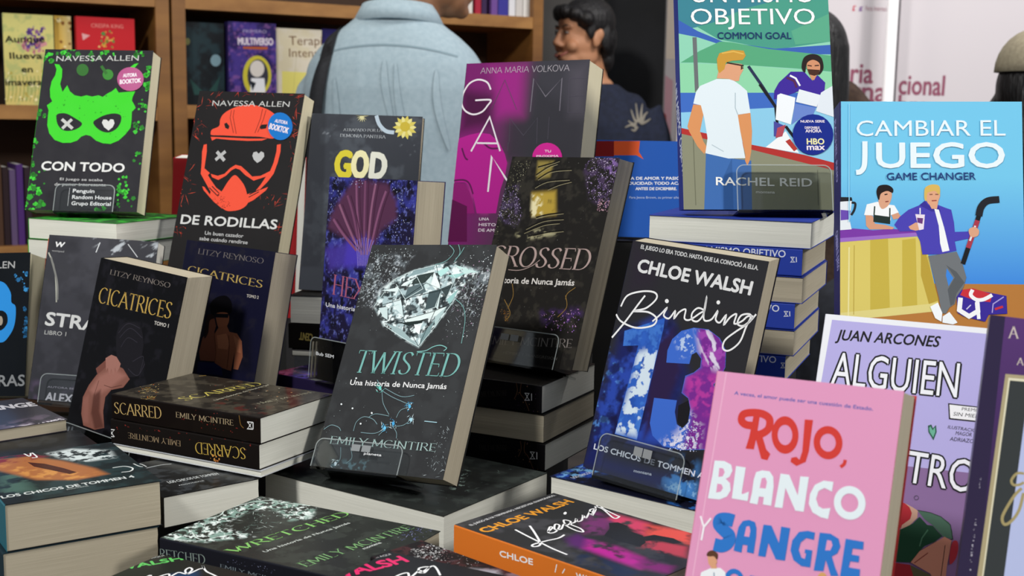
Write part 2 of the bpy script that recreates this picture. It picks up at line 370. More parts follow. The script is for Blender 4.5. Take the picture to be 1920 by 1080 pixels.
def make_stand(f, s, label):
    """acrylic easel: back rest, ledge, front lip with rounded corners and a bright polished rim"""
    M = frame(f); root = empty('acrylic_book_stand', M); tag(root, label, 'book stand', 'clear acrylic book stands')
    t, sh = f['t'], f.get('sh', 0); x0, x1, top, g = s['x0'] / 1000, s['x1'] / 1000, s['top'] / 1000, s['dep'] / 1000; th = .0025
    def slab(P, z0, z1, name, m):
        n = len(P); mb = MB(); mb.add([(x, y, z0) for x, y in P] + [(x, y, z1) for x, y in P], [tuple(range(n))[::-1], tuple(range(n, 2 * n))] + [(i, (i + 1) % n, n + (i + 1) % n, n + i) for i in range(n)], '#ffffff')
        return link(name, mb.mesh(name), m, root)
    r = .008; b = -.0035
    P = [(x0, b), (x1, b)] + arc(x1 - r, top - r, r, r, 0, 90, 6) + arc(x0 + r, top - r, r, r, 90, 180, 6)
    slab(P, g, g + th, 'front_lip', [ACR])
    mb = MB(); v, fc = ribbon(P[1:] + [P[0]], lambda i, d: .0011); mb.add([(a[0], a[1], g + th + .0001) for a in v], fc, '#ffffff'); link('lip_rim', mb.mesh('lip_rim'), EDGE, root)
    mb = MB(); mb.box((x0, b - .0025, -t - .004), (x1, b, g + th)); link('ledge', mb.mesh('ledge'), ACR, root)
    mb = MB(); hh = .13; k = sh
    mb.add([(x0, b + k * t, -t - .003), (x1, b + k * t, -t - .003), (x1, hh, -t - .003), (x0, hh, -t - .003), (x0, b + k * t, -t - .0055), (x1, b + k * t, -t - .0055), (x1, hh, -t - .0055), (x0, hh, -t - .0055)], [(0,1,2,3),(7,6,5,4),(0,4,5,1),(1,5,6,2),(2,6,7,3),(3,7,4,0)], '#ffffff')
    link('back_rest', mb.mesh('back_rest'), ACR, root)
    if s['prints']:
        W, H = x1 - x0, top; lays = []
        for p in s['prints']:
            if p[0] == 'T': lays.append(['T', '#e0e2e4', p[1], [(x0 + p[2] * W) * 1000, p[3] * H * 1000], [p[4] * W * 1000, 0], p[5] * H * 1000, 'sans', .02, 0])
            elif p[0] == 'Q':
                a, c, ww, hh = (x0 + p[1] * W) * 1000, p[2] * H * 1000, p[3] * W * 1000, p[4] * H * 1000; lays.append(['P', '#8e9294', [[a, c], [a + ww, c], [a + ww, c + hh], [a, c + hh]]])
            else: a = (x0 + p[1] * W) * 1000; lays.append(['L', '#c9ccd0', .5, [[a, p[2] * H * 1000], [a, p[3] * H * 1000 + 5]]])
        mb = MB(); layers(mb, lays, 400, 400, lambda x, y, l: (x / 1000, y / 1000, g + th + .0002 + l * .00002)); link('printed_mark', mb.mesh('printed_mark'), ink(.45), root)
    return root
ART = {}
ART['contodo'] = {'board': '#25242a', 'res': 1.2, 'gloss': 0.55, 'spinecol': '#3aa836', 'sticker': ['#a91f75',[[124.2,186],[142.6,186.3],[125.9,168.8]],[['AUTORA',[[113.8,188.3],[132.6,189.9],[112.7,193.5]]],['BOOKTOK',[[110.5,178.5],[139,181.4],[109.1,184.8]]]]]}
ART['contodo']['base'] = [
 ['fill','#26252b'],
]
ART['contodo']['lay'] = [
 ['D',['#2f9e2c','#3fc438','#2b7d2b','#46d33c'],9,[[-6.1,220.7],[10.7,221],[12.7,203.5],[-4,203.3]],1.5,5,1,'leaf'],
 ['D',['#2f9e2c','#3fc438','#2b7d2b','#46d33c'],9,[[71.6,243.2],[97.7,243.6],[100.6,216.4],[74.6,216.1]],1.5,5,2,'leaf'],
 ['D',['#2f9e2c','#3fc438','#2b7d2b','#46d33c'],9,[[59.5,235.3],[81.8,235.6],[84.3,212.3],[62.1,212]],1.5,5,3,'leaf'],
 ['D',['#2f9e2c','#3fc438','#2b7d2b','#46d33c'],9,[[122.5,238.1],[144.7,238.4],[147,215.2],[124.9,214.9]],1.5,5,4,'leaf'],
 ['D',['#2f9e2c','#3fc438','#2b7d2b','#46d33c'],9,[[27.9,233.8],[46.5,234.1],[48.7,214.7],[30.1,214.4]],1.5,5,5,'leaf'],
 ['D',['#2f9e2c','#3fc438','#2b7d2b','#46d33c'],9,[[14.7,234.6],[29.6,234.8],[31.4,219.3],[16.5,219.1]],1.5,5,6,'leaf'],
 ['D',['#2f9e2c','#3fc438','#2b7d2b','#46d33c'],9,[[-4.9,140.8],[9.9,141.1],[11.7,125.9],[-3.1,125.7]],1.5,5,7,'leaf'],
 ['D',['#2f9e2c','#3fc438','#2b7d2b','#46d33c'],9,[[141.7,204.5],[154.6,204.7],[155.9,191.3],[143,191.1]],1.5,5,8,'leaf'],
 ['D',['#2f9e2c','#3fc438','#2b7d2b','#46d33c'],9,[[134.4,158.4],[152.7,158.7],[154.6,139.8],[136.3,139.5]],1.5,5,9,'leaf'],
 ['D',['#2f9e2c','#3fc438','#2b7d2b','#46d33c'],9,[[135,125.3],[151.5,125.6],[153.2,108.6],[136.8,108.3]],1.5,5,10,'leaf'],
 ['D',['#2f9e2c','#3fc438','#2b7d2b','#46d33c'],9,[[-8.8,104.7],[9.6,105.1],[11.8,86.3],[-6.5,85.9]],1.5,5,11,'leaf'],
 ['D',['#2f9e2c','#3fc438','#2b7d2b','#46d33c'],9,[[132.4,88.6],[154.3,89],[156.5,66.6],[134.8,66.2]],1.5,5,12,'leaf'],
 ['D',['#2f9e2c','#3fc438','#2b7d2b','#46d33c'],9,[[-9.9,75.5],[6.6,75.8],[8.7,59],[-7.8,58.7]],1.5,5,13,'leaf'],
 ['D',['#2f9e2c','#3fc438','#2b7d2b','#46d33c'],9,[[2.6,56.1],[24.5,56.6],[27.2,34.3],[5.3,33.9]],1.5,5,14,'leaf'],
 ['D',['#2f9e2c','#3fc438','#2b7d2b','#46d33c'],9,[[-9.1,46.6],[9.2,46.9],[11.4,28.4],[-6.8,28]],1.5,5,15,'leaf'],
 ['D',['#2f9e2c','#3fc438','#2b7d2b','#46d33c'],9,[[116.6,49.1],[138.3,49.6],[140.6,27.5],[118.9,27]],1.5,5,16,'leaf'],
 ['D',['#2f9e2c','#3fc438','#2b7d2b','#46d33c'],9,[[144.9,181.5],[155.9,181.7],[157.1,170.2],[146.1,170.1]],1.5,5,31,'leaf'],
 ['D',['#2f9e2c','#3fc438','#2b7d2b','#46d33c'],8,[[-1.1,32.7],[15.1,33],[17.1,16.6],[0.9,16.3]],1.5,5,17,'leaf'],
 ['D',['#2f9e2c','#3fc438','#2b7d2b','#46d33c'],8,[[7.8,13.2],[24,13.5],[25.9,-2.8],[9.8,-3.2]],1.5,5,18,'leaf'],
 ['D',['#2f9e2c','#3fc438','#2b7d2b','#46d33c'],8,[[119.5,40.1],[138.8,40.5],[140.9,20.9],[121.6,20.5]],1.5,5,19,'leaf'],
 ['D',['#2f9e2c','#3fc438','#2b7d2b','#46d33c'],8,[[122.7,25.4],[145.2,25.9],[147.5,3.1],[125.1,2.6]],1.5,5,20,'leaf'],
 ['D',['#2f9e2c','#3fc438','#2b7d2b','#46d33c'],8,[[94.1,6.8],[107,7.1],[108.4,-5.9],[95.6,-6.2]],1.5,5,21,'leaf'],
 ['D',['#2f9e2c','#3fc438','#2b7d2b','#46d33c'],8,[[-6.5,11.2],[6.4,11.5],[8,-1.6],[-4.9,-1.9]],1.5,5,22,'leaf'],
 ['E','#35702f',[56.1,198.4],[8.399999999999999,0.09999999999999432],[1,-8.700000000000017]],
 ['E','#3d8a35',[92.1,192.2],[7.400000000000006,0.10000000000002274],[0.8000000000000114,-7.699999999999989]],
 ['L','#35702f',4,[[81.5,204.6],[90.1,193.1]]],
 ['P','#3fd62c',[[16.1,206.5],[22.7,205.6],[27.8,198.9],[28.6,187.4],[27.3,177.7],[31.9,166.3],[37.3,176],[42,167.4],[49.1,161.8],[58.6,160],[65.8,162.1],[73.4,160.3],[82.4,162.3],[88.2,160],[94.9,165.4],[100.2,168.4],[105.2,173.2],[109.6,166.6],[120.5,167.7],[132.4,168.9],[129.6,160.3],[129.2,155.5],[133.5,148.9],[135.4,145.1],[130.8,139.4],[131.6,128],[131.3,116.7],[125,107.2],[116.8,98.6],[106.3,93.7],[95.3,94.4],[85.7,98],[77.7,104.4],[71.1,105.8],[65,103.2],[60.1,97.5],[51.3,94.2],[40.3,93.9],[28.8,97.9],[20.4,107.1],[16.3,118.4],[15.6,131.7],[15.7,139.3],[12.4,146.9],[16.3,149.8],[19.1,152.7],[15.8,158.4],[13.9,169.8],[15,181.4],[19,190.1],[19.8,198.8]]],
 ['P','#3fd62c',[[120.6,202.3],[127.4,208.1],[132.9,209.2],[128,202.4]]],
 ['D',['#2fa823'],40,[[17.8,160.3],[130.3,162.2],[129.3,101.6],[96.4,101],[68.3,123.1],[37.8,99.9],[20.4,122.3]],0.4,1.6,40,'dot'],
 ['B','#232228',[[27.5,132.8],[33.6,135.8],[42,135],[52.8,129.5],[63.8,122.1],[59.9,115.4],[49.4,111.1],[38.2,112.2],[30.2,120.6]]],
 ['B','#232228',[[79.3,123.3],[87.6,131],[98.2,135.4],[109.1,136.7],[116.4,133.4],[116.8,124],[111.4,114.5],[101,109.6],[88.7,113.1]]],
 ['L','#c9c9c4',4.2,[[35.5,127.3],[51.8,114.3]]],
 ['L','#c9c9c4',4.2,[[49.3,127.5],[37.6,114.1]]],
 ['P','#dcdcd8',[[91.2,123.5],[92.6,127.7],[97.2,127.8],[100.2,125.2],[102.6,128.5],[106.7,128],[108.7,122.9],[106.6,117.2],[101.6,112.4],[95,117]]],
 ['T','#c9c9c6','NAVESSA ALLEN',[17.9,210.4],[114.6,2.5],8.11,'sans',0.012,0],
 ['T','#e6e6e4','CON TODO',[15.5,55.5],[113.2,-0.9],12.5,'sans',0.03,0],
 ['T','#bdbdbd','El juego se acaba',[42.7,41.7],[58.3,-0.3],3.7,'sans',0.02,0],
 ['T','#bdbdbd','de poner interesante',[36.3,34.1],[70,0.4],4.1,'sans',0.02,0],
]
ART['contodo']['spine'] = [
]
ART['rodillas'] = {'board': '#1d1b1c', 'res': 1.2, 'gloss': 0.55, 'spinecol': '#1d1b1c', 'sticker': ['#1c76c8',[[132.3,198.5],[150.5,198.7],[135.8,179.9]],[['AUTORA',[[123.1,203.8],[142,201.2],[122.7,208.5]]],['BOOKTOK',[[116,194.7],[144.8,189.2],[115.7,202.8]]]]]}
ART['rodillas']['base'] = [
 ['fill','#1f1d1e'],
]
ART['rodillas']['lay'] = [
 ['D',['#d8452f','#f05a40','#8e2f24','#a8382a'],16,[[-0.2,237.9],[45.8,242.9],[47.5,234.3],[2.8,212.8]],0.5,9,50,'scratch'],
 ['D',['#d8452f','#f05a40','#8e2f24','#a8382a'],22,[[-5.8,212.6],[17.7,213.3],[18.5,188.4],[7.3,159.3]],0.5,9,51,'scratch'],
 ['D',['#d8452f','#f05a40','#8e2f24','#a8382a'],10,[[-0.2,143.8],[14.6,144.4],[18.6,114.4],[1.7,113.5]],0.5,9,52,'scratch'],
 ['D',['#d8452f','#f05a40','#8e2f24','#a8382a'],12,[[-1.7,109.6],[19.4,110.7],[24.3,86.5],[1.6,83.4]],0.5,9,53,'scratch'],
 ['D',['#d8452f','#f05a40','#8e2f24','#a8382a'],22,[[141.3,243.4],[157.5,243.8],[162.3,184.3],[152.3,183.9]],0.5,9,54,'scratch'],
 ['D',['#d8452f','#f05a40','#8e2f24','#a8382a'],12,[[148.9,180.1],[159,180.5],[161.1,136.3],[155.1,136]],0.5,9,55,'scratch'],
 ['D',['#d8452f','#f05a40','#8e2f24','#a8382a'],18,[[118.4,104.7],[159.1,114.2],[159.2,92.3],[123.6,88.4]],0.5,9,56,'scratch'],
 ['D',['#d8452f','#f05a40','#8e2f24','#a8382a'],14,[[151.6,68.2],[163.2,70.7],[165.5,58.2],[149.9,56.3]],0.5,9,57,'scratch'],
 ['D',['#d8452f','#f05a40','#8e2f24','#a8382a'],10,[[2.8,57.2],[17.5,58.1],[15.4,47.7],[2.8,46.9]],0.5,9,58,'scratch'],
 ['D',['#d8452f','#f05a40','#8e2f24','#a8382a'],16,[[49.9,244],[153.4,243.7],[154.3,239.1],[51,238.2]],0.5,9,59,'scratch'],
 ['B','#f2553c',[[32.3,183.2],[29.6,185.9],[30.8,190.8],[40.4,195.9],[40.3,204.4],[43.5,212.2],[52.6,219.1],[66.4,224.3],[82.6,226.7],[97.6,224.3],[113.1,219.1],[124.9,211],[133.1,200],[133.1,188.8],[124.2,181.9],[103.4,183.6],[74.4,183.2],[49.2,183.4]]],
 ['P','#f2553c',[[30.6,180.8],[58.1,180.7],[87.4,180.5],[116.1,181.6],[108.4,178.5],[88,177.3],[60.8,177.6],[39.6,178.7],[33.8,175.6]]],
 ['L','#8a2c20',0.9,[[54.9,218.3],[54.9,207.8],[64.2,187.2]]],
 ['L','#8a2c20',0.9,[[59,218.8],[59.3,208.9],[68.5,186.4]]],
 ['L','#8a2c20',0.9,[[101.3,221.5],[100.7,208.3],[96.2,188.4]]],
 ['L','#8a2c20',0.9,[[106.8,219.8],[105.2,206.6],[100.2,189.5]]],
 ['P','#1f1d1e',[[47.7,199.3],[51,201],[56.1,196.4],[55.5,192],[50.3,193.7]]],
 ['P','#1f1d1e',[[101.8,197],[104.3,200],[112.4,200.8],[111.4,195.1],[103.5,193.7]]],
 ['P','#f2553c',[[22.3,169.5],[26.8,170.6],[28.9,160.2],[29.8,137.6],[39.5,131.4],[37,128.5],[43.7,121.3],[52.8,112.4],[62.2,107.3],[56.7,103.2],[59.3,95.9],[72.4,87.4],[66.6,85.2],[52.4,93.7],[34.8,107.7],[31.2,113.1],[34.9,112.4],[45.3,102.6],[45.6,106.4],[31.8,122.6],[25.7,129.8],[24.1,144.9],[21.7,159.9]]],
 ['P','#f2553c',[[131.8,173.8],[137.3,175],[138.6,164.8],[137.3,149.9],[134.1,135],[127.1,123.6],[117,112],[129.3,117.2],[127.1,112.5],[111.4,98.8],[104,94.7],[99.8,105.6],[111.3,109.9],[117.7,119.4],[123.7,130.8],[106.5,124.4],[92.8,131.2],[83.2,138.2],[76.6,139.7],[71,136.7],[64.2,128.9],[53.9,122.7],[43.8,126],[40.8,130.5],[51.7,128.3],[61.6,131.5],[68.4,139.4],[75.7,144.4],[84.3,142.9],[93.8,136.8],[103.4,129.8],[115.4,131.3],[128.3,138.4],[131.3,149.7],[132.6,164.6]]],
 ['B','#f2553c',[[77.4,130.4],[88.1,123.5],[96,114.6],[101.2,103.8],[104,94.7],[97.3,86.9],[85.7,83],[73.3,82.8],[61.4,90.5],[58.1,101.5],[62.9,109.2],[69.6,122.6]]],
 ['L','#1f1d1e',1.2,[[103.9,105.8],[116.9,112.9]]],
 ['L','#1f1d1e',1.2,[[103.6,102.1],[117.4,110.2]]],
 ['L','#1f1d1e',1.2,[[42.4,111.8],[57.1,101.4]]],
 ['L','#1f1d1e',1.2,[[46.2,113.9],[58.4,105.2]]],
 ['D',['#7a2a20'],60,[[54.7,103.1],[69.5,102.1],[80.6,87.8],[68.7,85.3],[49.9,95.4]],0.3,0.9,77,'dot'],
 ['L','#b9b9b9',4.6,[[44.2,160.9],[58.1,149.2]]],
 ['L','#b9b9b9',4.6,[[57.2,161.8],[44.3,149.5]]],
 ['P','#bdbdbd',[[98.4,157.5],[99.2,162.2],[103.5,163.4],[107.1,160.7],[110.2,164],[114.6,162.3],[116.2,157.4],[112.5,151.6],[107.4,148.2],[101.5,152.4]]],
 ['T','#c9c9c6','NAVESSA ALLEN',[24.2,223.5],[116,1.8],7.71,'sans',0.012,0],
 ['T','#d6d6d4','DE RODILLAS',[8.7,61.3],[143,1.5],12.7,'sans',0.026,0],
 ['T','#bdbdbd','Un buen cazador',[48.2,48.9],[57.5,-0.5],5,'sans',0.02,0],
 ['T','#bdbdbd','sabe cuándo rendirse',[41.6,41.3],[72,-0.9],5,'sans',0.02,0],
]
ART['rodillas']['spine'] = [
]
ART['god'] = {'board': '#3a3d44', 'res': 1.2, 'gloss': 0.2, 'spinecol': '#3a3d44'}
ART['god']['base'] = [
 ['fill','#3a3d44'],
 ['fbm','#5a6068',20,0.5,0.75,3,0.5,None,3,[1,0]],
 ['spot','#2b2d33',[[-3.5,230.7],[19.6,230.5],[30.2,30.9],[2.4,29.5]],3,0.6],
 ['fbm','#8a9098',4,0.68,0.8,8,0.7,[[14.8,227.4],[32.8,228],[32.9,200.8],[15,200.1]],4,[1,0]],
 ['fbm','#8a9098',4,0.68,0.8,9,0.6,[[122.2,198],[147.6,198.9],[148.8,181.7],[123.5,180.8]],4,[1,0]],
]
ART['god']['lay'] = [
 ['P','#e6dc8e',[[129.4,217.2],[137.8,218.1],[141.3,215.9],[138.1,213.5],[129.7,213.9]]],
 ['P','#d8c860',[[130,215.7],[138,213],[141.7,209],[136.3,208.8],[128.7,212.7]]],
 ['P','#e6dc8e',[[129.8,214.2],[136,208.4],[136.5,204.4],[132.5,205.4],[127.3,212.1]]],
 ['P','#d8c860',[[129,212.9],[132,205.1],[131.2,199.9],[127.6,204],[125.7,212.1]]],
 ['P','#e6dc8e',[[127.7,212.2],[127,203.9],[124.2,201.1],[122.4,204.8],[124.3,212.8]]],
 ['P','#d8c860',[[126.1,212],[121.9,205],[117.1,202.5],[118,207.8],[123.3,214]]],
 ['P','#e6dc8e',[[124.6,212.6],[117.6,208.2],[113.5,208.7],[115.3,212.2],[122.9,215.5]]],
 ['P','#d8c860',[[123.5,213.7],[115.1,212.8],[110,214.9],[114.8,217.4],[123.2,217]]],
 ['P','#e6dc8e',[[122.9,215.2],[114.9,217.9],[112.6,221.4],[116.6,222.1],[124.2,218.2]]],
 ['P','#d8c860',[[123.1,216.7],[116.9,222.6],[115.3,227.7],[120.3,225.5],[125.6,218.8]]],
 ['P','#e6dc8e',[[123.9,218],[120.8,225.8],[122.1,229.6],[125.3,227],[127.2,218.8]]],
 ['P','#d8c860',[[125.2,218.7],[125.9,227],[129,231.3],[130.5,226.1],[128.6,218.1]]],
 ['P','#e6dc8e',[[126.8,218.9],[131,225.9],[134.9,227.2],[134.9,223.1],[129.6,216.9]]],
 ['P','#d8c860',[[128.3,218.3],[135.3,222.7],[140.7,222.9],[137.6,218.7],[130,215.4]]],
 ['E','#c9b23c',[126.4,216.4],[6.599999999999994,0.19999999999998863],[0.3999999999999915,-6.300000000000011]],
 ['P','#d9d3a0',[[67.5,228.6],[77.6,229],[70.3,227.6]]],
 ['P','#d9d3a0',[[67.5,228.6],[77.1,225.6],[70.3,227.6]]],
 ['P','#d9d3a0',[[67.5,228.6],[75.4,222.7],[70.3,227.6]]],
 ['P','#d9d3a0',[[67.5,228.6],[72.7,220.7],[70.3,227.6]]],
 ['P','#d9d3a0',[[67.5,228.6],[69.3,220],[70.3,227.6]]],
 ['P','#d9d3a0',[[67.5,228.6],[65.9,220.5],[70.3,227.6]]],
 ['P','#d9d3a0',[[67.5,228.6],[62.8,222.3],[70.3,227.6]]],
 ['P','#d9d3a0',[[67.5,228.6],[60.7,225.1],[70.3,227.6]]],
 ['P','#d9d3a0',[[67.5,228.6],[59.7,228.4],[70.3,227.6]]],
 ['C','#b9c9d6',5,[[87.4,229.6],[92.2,218.2],[101.7,209.8],[112.6,208.3]]],
 ['T','#c3c8cd','ATRAPADO POR LA',[44.4,207.9],[52.5,0.8],3.5,'serif',0,0],
 ['T','#c3c8cd','DEMONIA PANTERA',[41,200.4],[61,-0.2],3.9,'serif',0,0],
 ['T','#d8c93c','G',[38,148.6],[19.9,-0.1],34.79,'sans',0.045,0],
 ['T','#ece6b4','O',[60.4,148.8],[20.2,0],35,'sans',0.045,0],
 ['T','#e2e2d4','D',[84.6,148.9],[19.7,-0.7],33.81,'sans',0.045,0],
]
ART['god']['spine'] = [
]
ART['hex'] = {'board': '#2b2450', 'res': 1, 'gloss': 0.55, 'spinecol': '#2b2450'}
ART['hex']['base'] = [
 ['fill','#1f1b3a'],
 ['fbm','#3c3f9a',14,0.45,0.7,5,1,None,3,[1,0]],
 ['fbm','#6d74c4',3.2,0.6,0.72,6,0.8,None,3,[1,0]],
 ['fbm','#14121f',10,0.55,0.75,7,1,None,3,[1,0]],
 ['spot','#5a3350',[[47.9,232],[105.9,228.8],[123.2,209.6],[125.3,190],[101.3,177.1],[88.1,154.5],[70.5,146.5],[41.9,161.6],[4.5,173.2],[7.2,187.3],[23,208.8]],5,1],
 ['spot','#4b3aa0',[[0.4,148.4],[77,169.9],[80.2,140.5],[12.1,124.1]],7,0.9],
 ['spot','#503fc0',[[41.9,161.6],[87.1,164.5],[82.5,133.9],[37.1,130.3]],6,0.8],
 ['fbm','#3b35a8',9,0.45,0.7,15,0.8,[[-6.2,40.6],[56.8,40],[56.3,4.1],[-5.8,-4.8]],5,[1,0]],
]
ART['hex']['lay'] = [
 ['C','#8a5578',3.5,[[50.7,230.4],[55.7,196.6],[69.2,146.4]]],
 ['C','#4a2740',1.5,[[56.6,230.6],[61.6,196.8],[75,146.8]]],
 ['C','#7c4a6c',3.5,[[66.7,230.9],[69,197.2],[73.2,146.7]]],
 ['C','#4a2740',1.5,[[72.5,231],[74.8,197.5],[79,147.1]]],
 ['C','#94607f',3.5,[[85.4,228.1],[80.8,197.8],[78.4,147.1]]],
 ['C','#4a2740',1.5,[[91.1,228.3],[86.6,198],[84.2,147.5]]],
 ['C','#8a5578',3.5,[[104.3,220.4],[94.2,195.1],[83.3,150.8]]],
 ['C','#4a2740',1.5,[[109.9,220.6],[99.8,195.3],[89,151.2]]],
 ['C','#7c4a6c',3.5,[[36.3,212.8],[49.8,189.4],[66.2,149.6]]],
 ['C','#4a2740',1.5,[[42.3,213],[55.7,189.7],[72,150]]],
 ['C','#94607f',3.5,[[22.4,201.9],[40.1,178.7],[63.4,151.1]]],
 ['C','#4a2740',1.5,[[28.4,202.1],[46,179],[69.2,151.5]]],
 ['C','#8a5578',3.5,[[13.2,184.1],[33,167.9],[59.4,150.8]]],
 ['C','#4a2740',1.5,[[19.3,184.4],[39,168.3],[65.2,151.2]]],
 ['C','#9c8ade',0.9,[[55.5,161.8],[60.9,149.2],[64,133.3]]],
 ['C','#9c8ade',0.9,[[59.6,163.1],[63.8,149.4],[66.3,133.5]]],
 ['C','#9c8ade',0.9,[[63.8,164.4],[66.7,149.6],[68.7,133.7]]],
 ['C','#9c8ade',0.9,[[67.9,165.7],[69.6,149.8],[71.1,133.8]]],
 ['C','#9c8ade',0.9,[[72,166.9],[72.5,150],[73.5,134]]],
 ['C','#9c8ade',0.9,[[76.4,166.2],[75.4,150.3],[75.9,134.2]]],
 ['C','#9c8ade',0.9,[[80.7,165.5],[78.3,150.5],[78.2,134.4]]],
 ['C','#9c8ade',0.9,[[84.9,164.7],[81.2,150.7],[80.6,134.6]]],
 ['C','#9c8ade',0.9,[[89.2,164],[84.1,150.9],[82.9,134.8]]],
 ['D',['#9aa2e8','#c9cff2','#5d64c0'],220,[[-2,232.2],[150.3,233.5],[152.7,165.5],[87.4,161.2],[134.2,200.3],[105.9,228.8],[27.4,219.3],[4.1,176.6]],0.3,0.9,21,'dot'],
 ['T','#b4647f','HEXED',[20.5,96.9],[98,-3.9],22.74,'serif',0,0],
 ['T','#d9d9e2','Una historia de Nunca Jamás',[10,81.3],[130.1,-0.6],4.9,'sans',0.03,0],
 ['T','#cfcfe6','EMILY MCINTIRE',[2.3,26.1],[155.2,2.9],9.3,'serif',0,0],
]
ART['hex']['spine'] = [
]
ART['twisted'] = {'board': '#2c2d2f', 'res': 0.8, 'gloss': 0.55, 'spinecol': '#2c2d2f'}
ART['twisted']['base'] = [
 ['fill','#303133'],
 ['fbm','#3a3c3e',16,0.4,0.7,2,0.7,None,3,[1,0]],
 ['fbm','#4d5a5e',5,0.3,0.7,4,0.7,[[24.5,173],[26.2,193.2],[43.4,205.2],[63.1,214.7],[88.8,221.6],[111.5,224.3],[142.4,213.9],[128.4,199.9],[121.7,185.2],[116.3,172.2],[105.6,152.7],[92,130.7],[71.8,138.6],[43,152.1]],3,[1,0]],
 ['fbm','#b4cace',7,0.46,0.56,11,0.95,[[24.5,173],[26.2,193.2],[43.4,205.2],[63.1,214.7],[88.8,221.6],[111.5,224.3],[142.4,213.9],[128.4,199.9],[121.7,185.2],[116.3,172.2],[105.6,152.7],[92,130.7],[71.8,138.6],[43,152.1]],2,[1,0]],
 ['fbm','#ecf8f8',4,0.52,0.6,12,1,[[24.5,173],[26.2,193.2],[43.4,205.2],[63.1,214.7],[88.8,221.6],[111.5,224.3],[142.4,213.9],[128.4,199.9],[121.7,185.2],[116.3,172.2],[105.6,152.7],[92,130.7],[71.8,138.6],[43,152.1]],2,[1,0]],
 ['fbm','#1f2a2e',6,0.6,0.68,13,0.9,[[24.5,173],[26.2,193.2],[43.4,205.2],[63.1,214.7],[88.8,221.6],[111.5,224.3],[142.4,213.9],[128.4,199.9],[121.7,185.2],[116.3,172.2],[105.6,152.7],[92,130.7],[71.8,138.6],[43,152.1]],2,[1,0]],
 ['fbm','#6c747a',6,0.5,0.62,21,0.7,[[1.3,192.7],[6,228.8],[57.7,234.1],[43.4,205.2],[28,193.2],[24.5,173],[10.8,174.4]],5,[1,0]],
 ['fbm','#c4ccd2',2.2,0.62,0.7,22,0.8,[[1.3,192.7],[6,228.8],[57.7,234.1],[43.4,205.2],[28,193.2],[24.5,173],[10.8,174.4]],5,[1,0]],
 ['fbm','#70797e',6,0.48,0.62,23,0.8,[[112.8,219.4],[153.9,216.5],[157.3,195.6],[135.6,185.5],[122.9,180.4],[142.6,213.1]],4,[1,0]],
 ['fbm','#d0d8dc',2.5,0.6,0.68,24,0.8,[[112.8,219.4],[153.9,216.5],[157.3,195.6],[135.6,185.5],[122.9,180.4],[142.6,213.1]],4,[1,0]],
 ['fbm','#5d7d88',3,0.5,0.65,41,0.8,[[20,6.7],[66.2,10.8],[68,-1],[19.3,-2.5]],4,[1,0]],
]
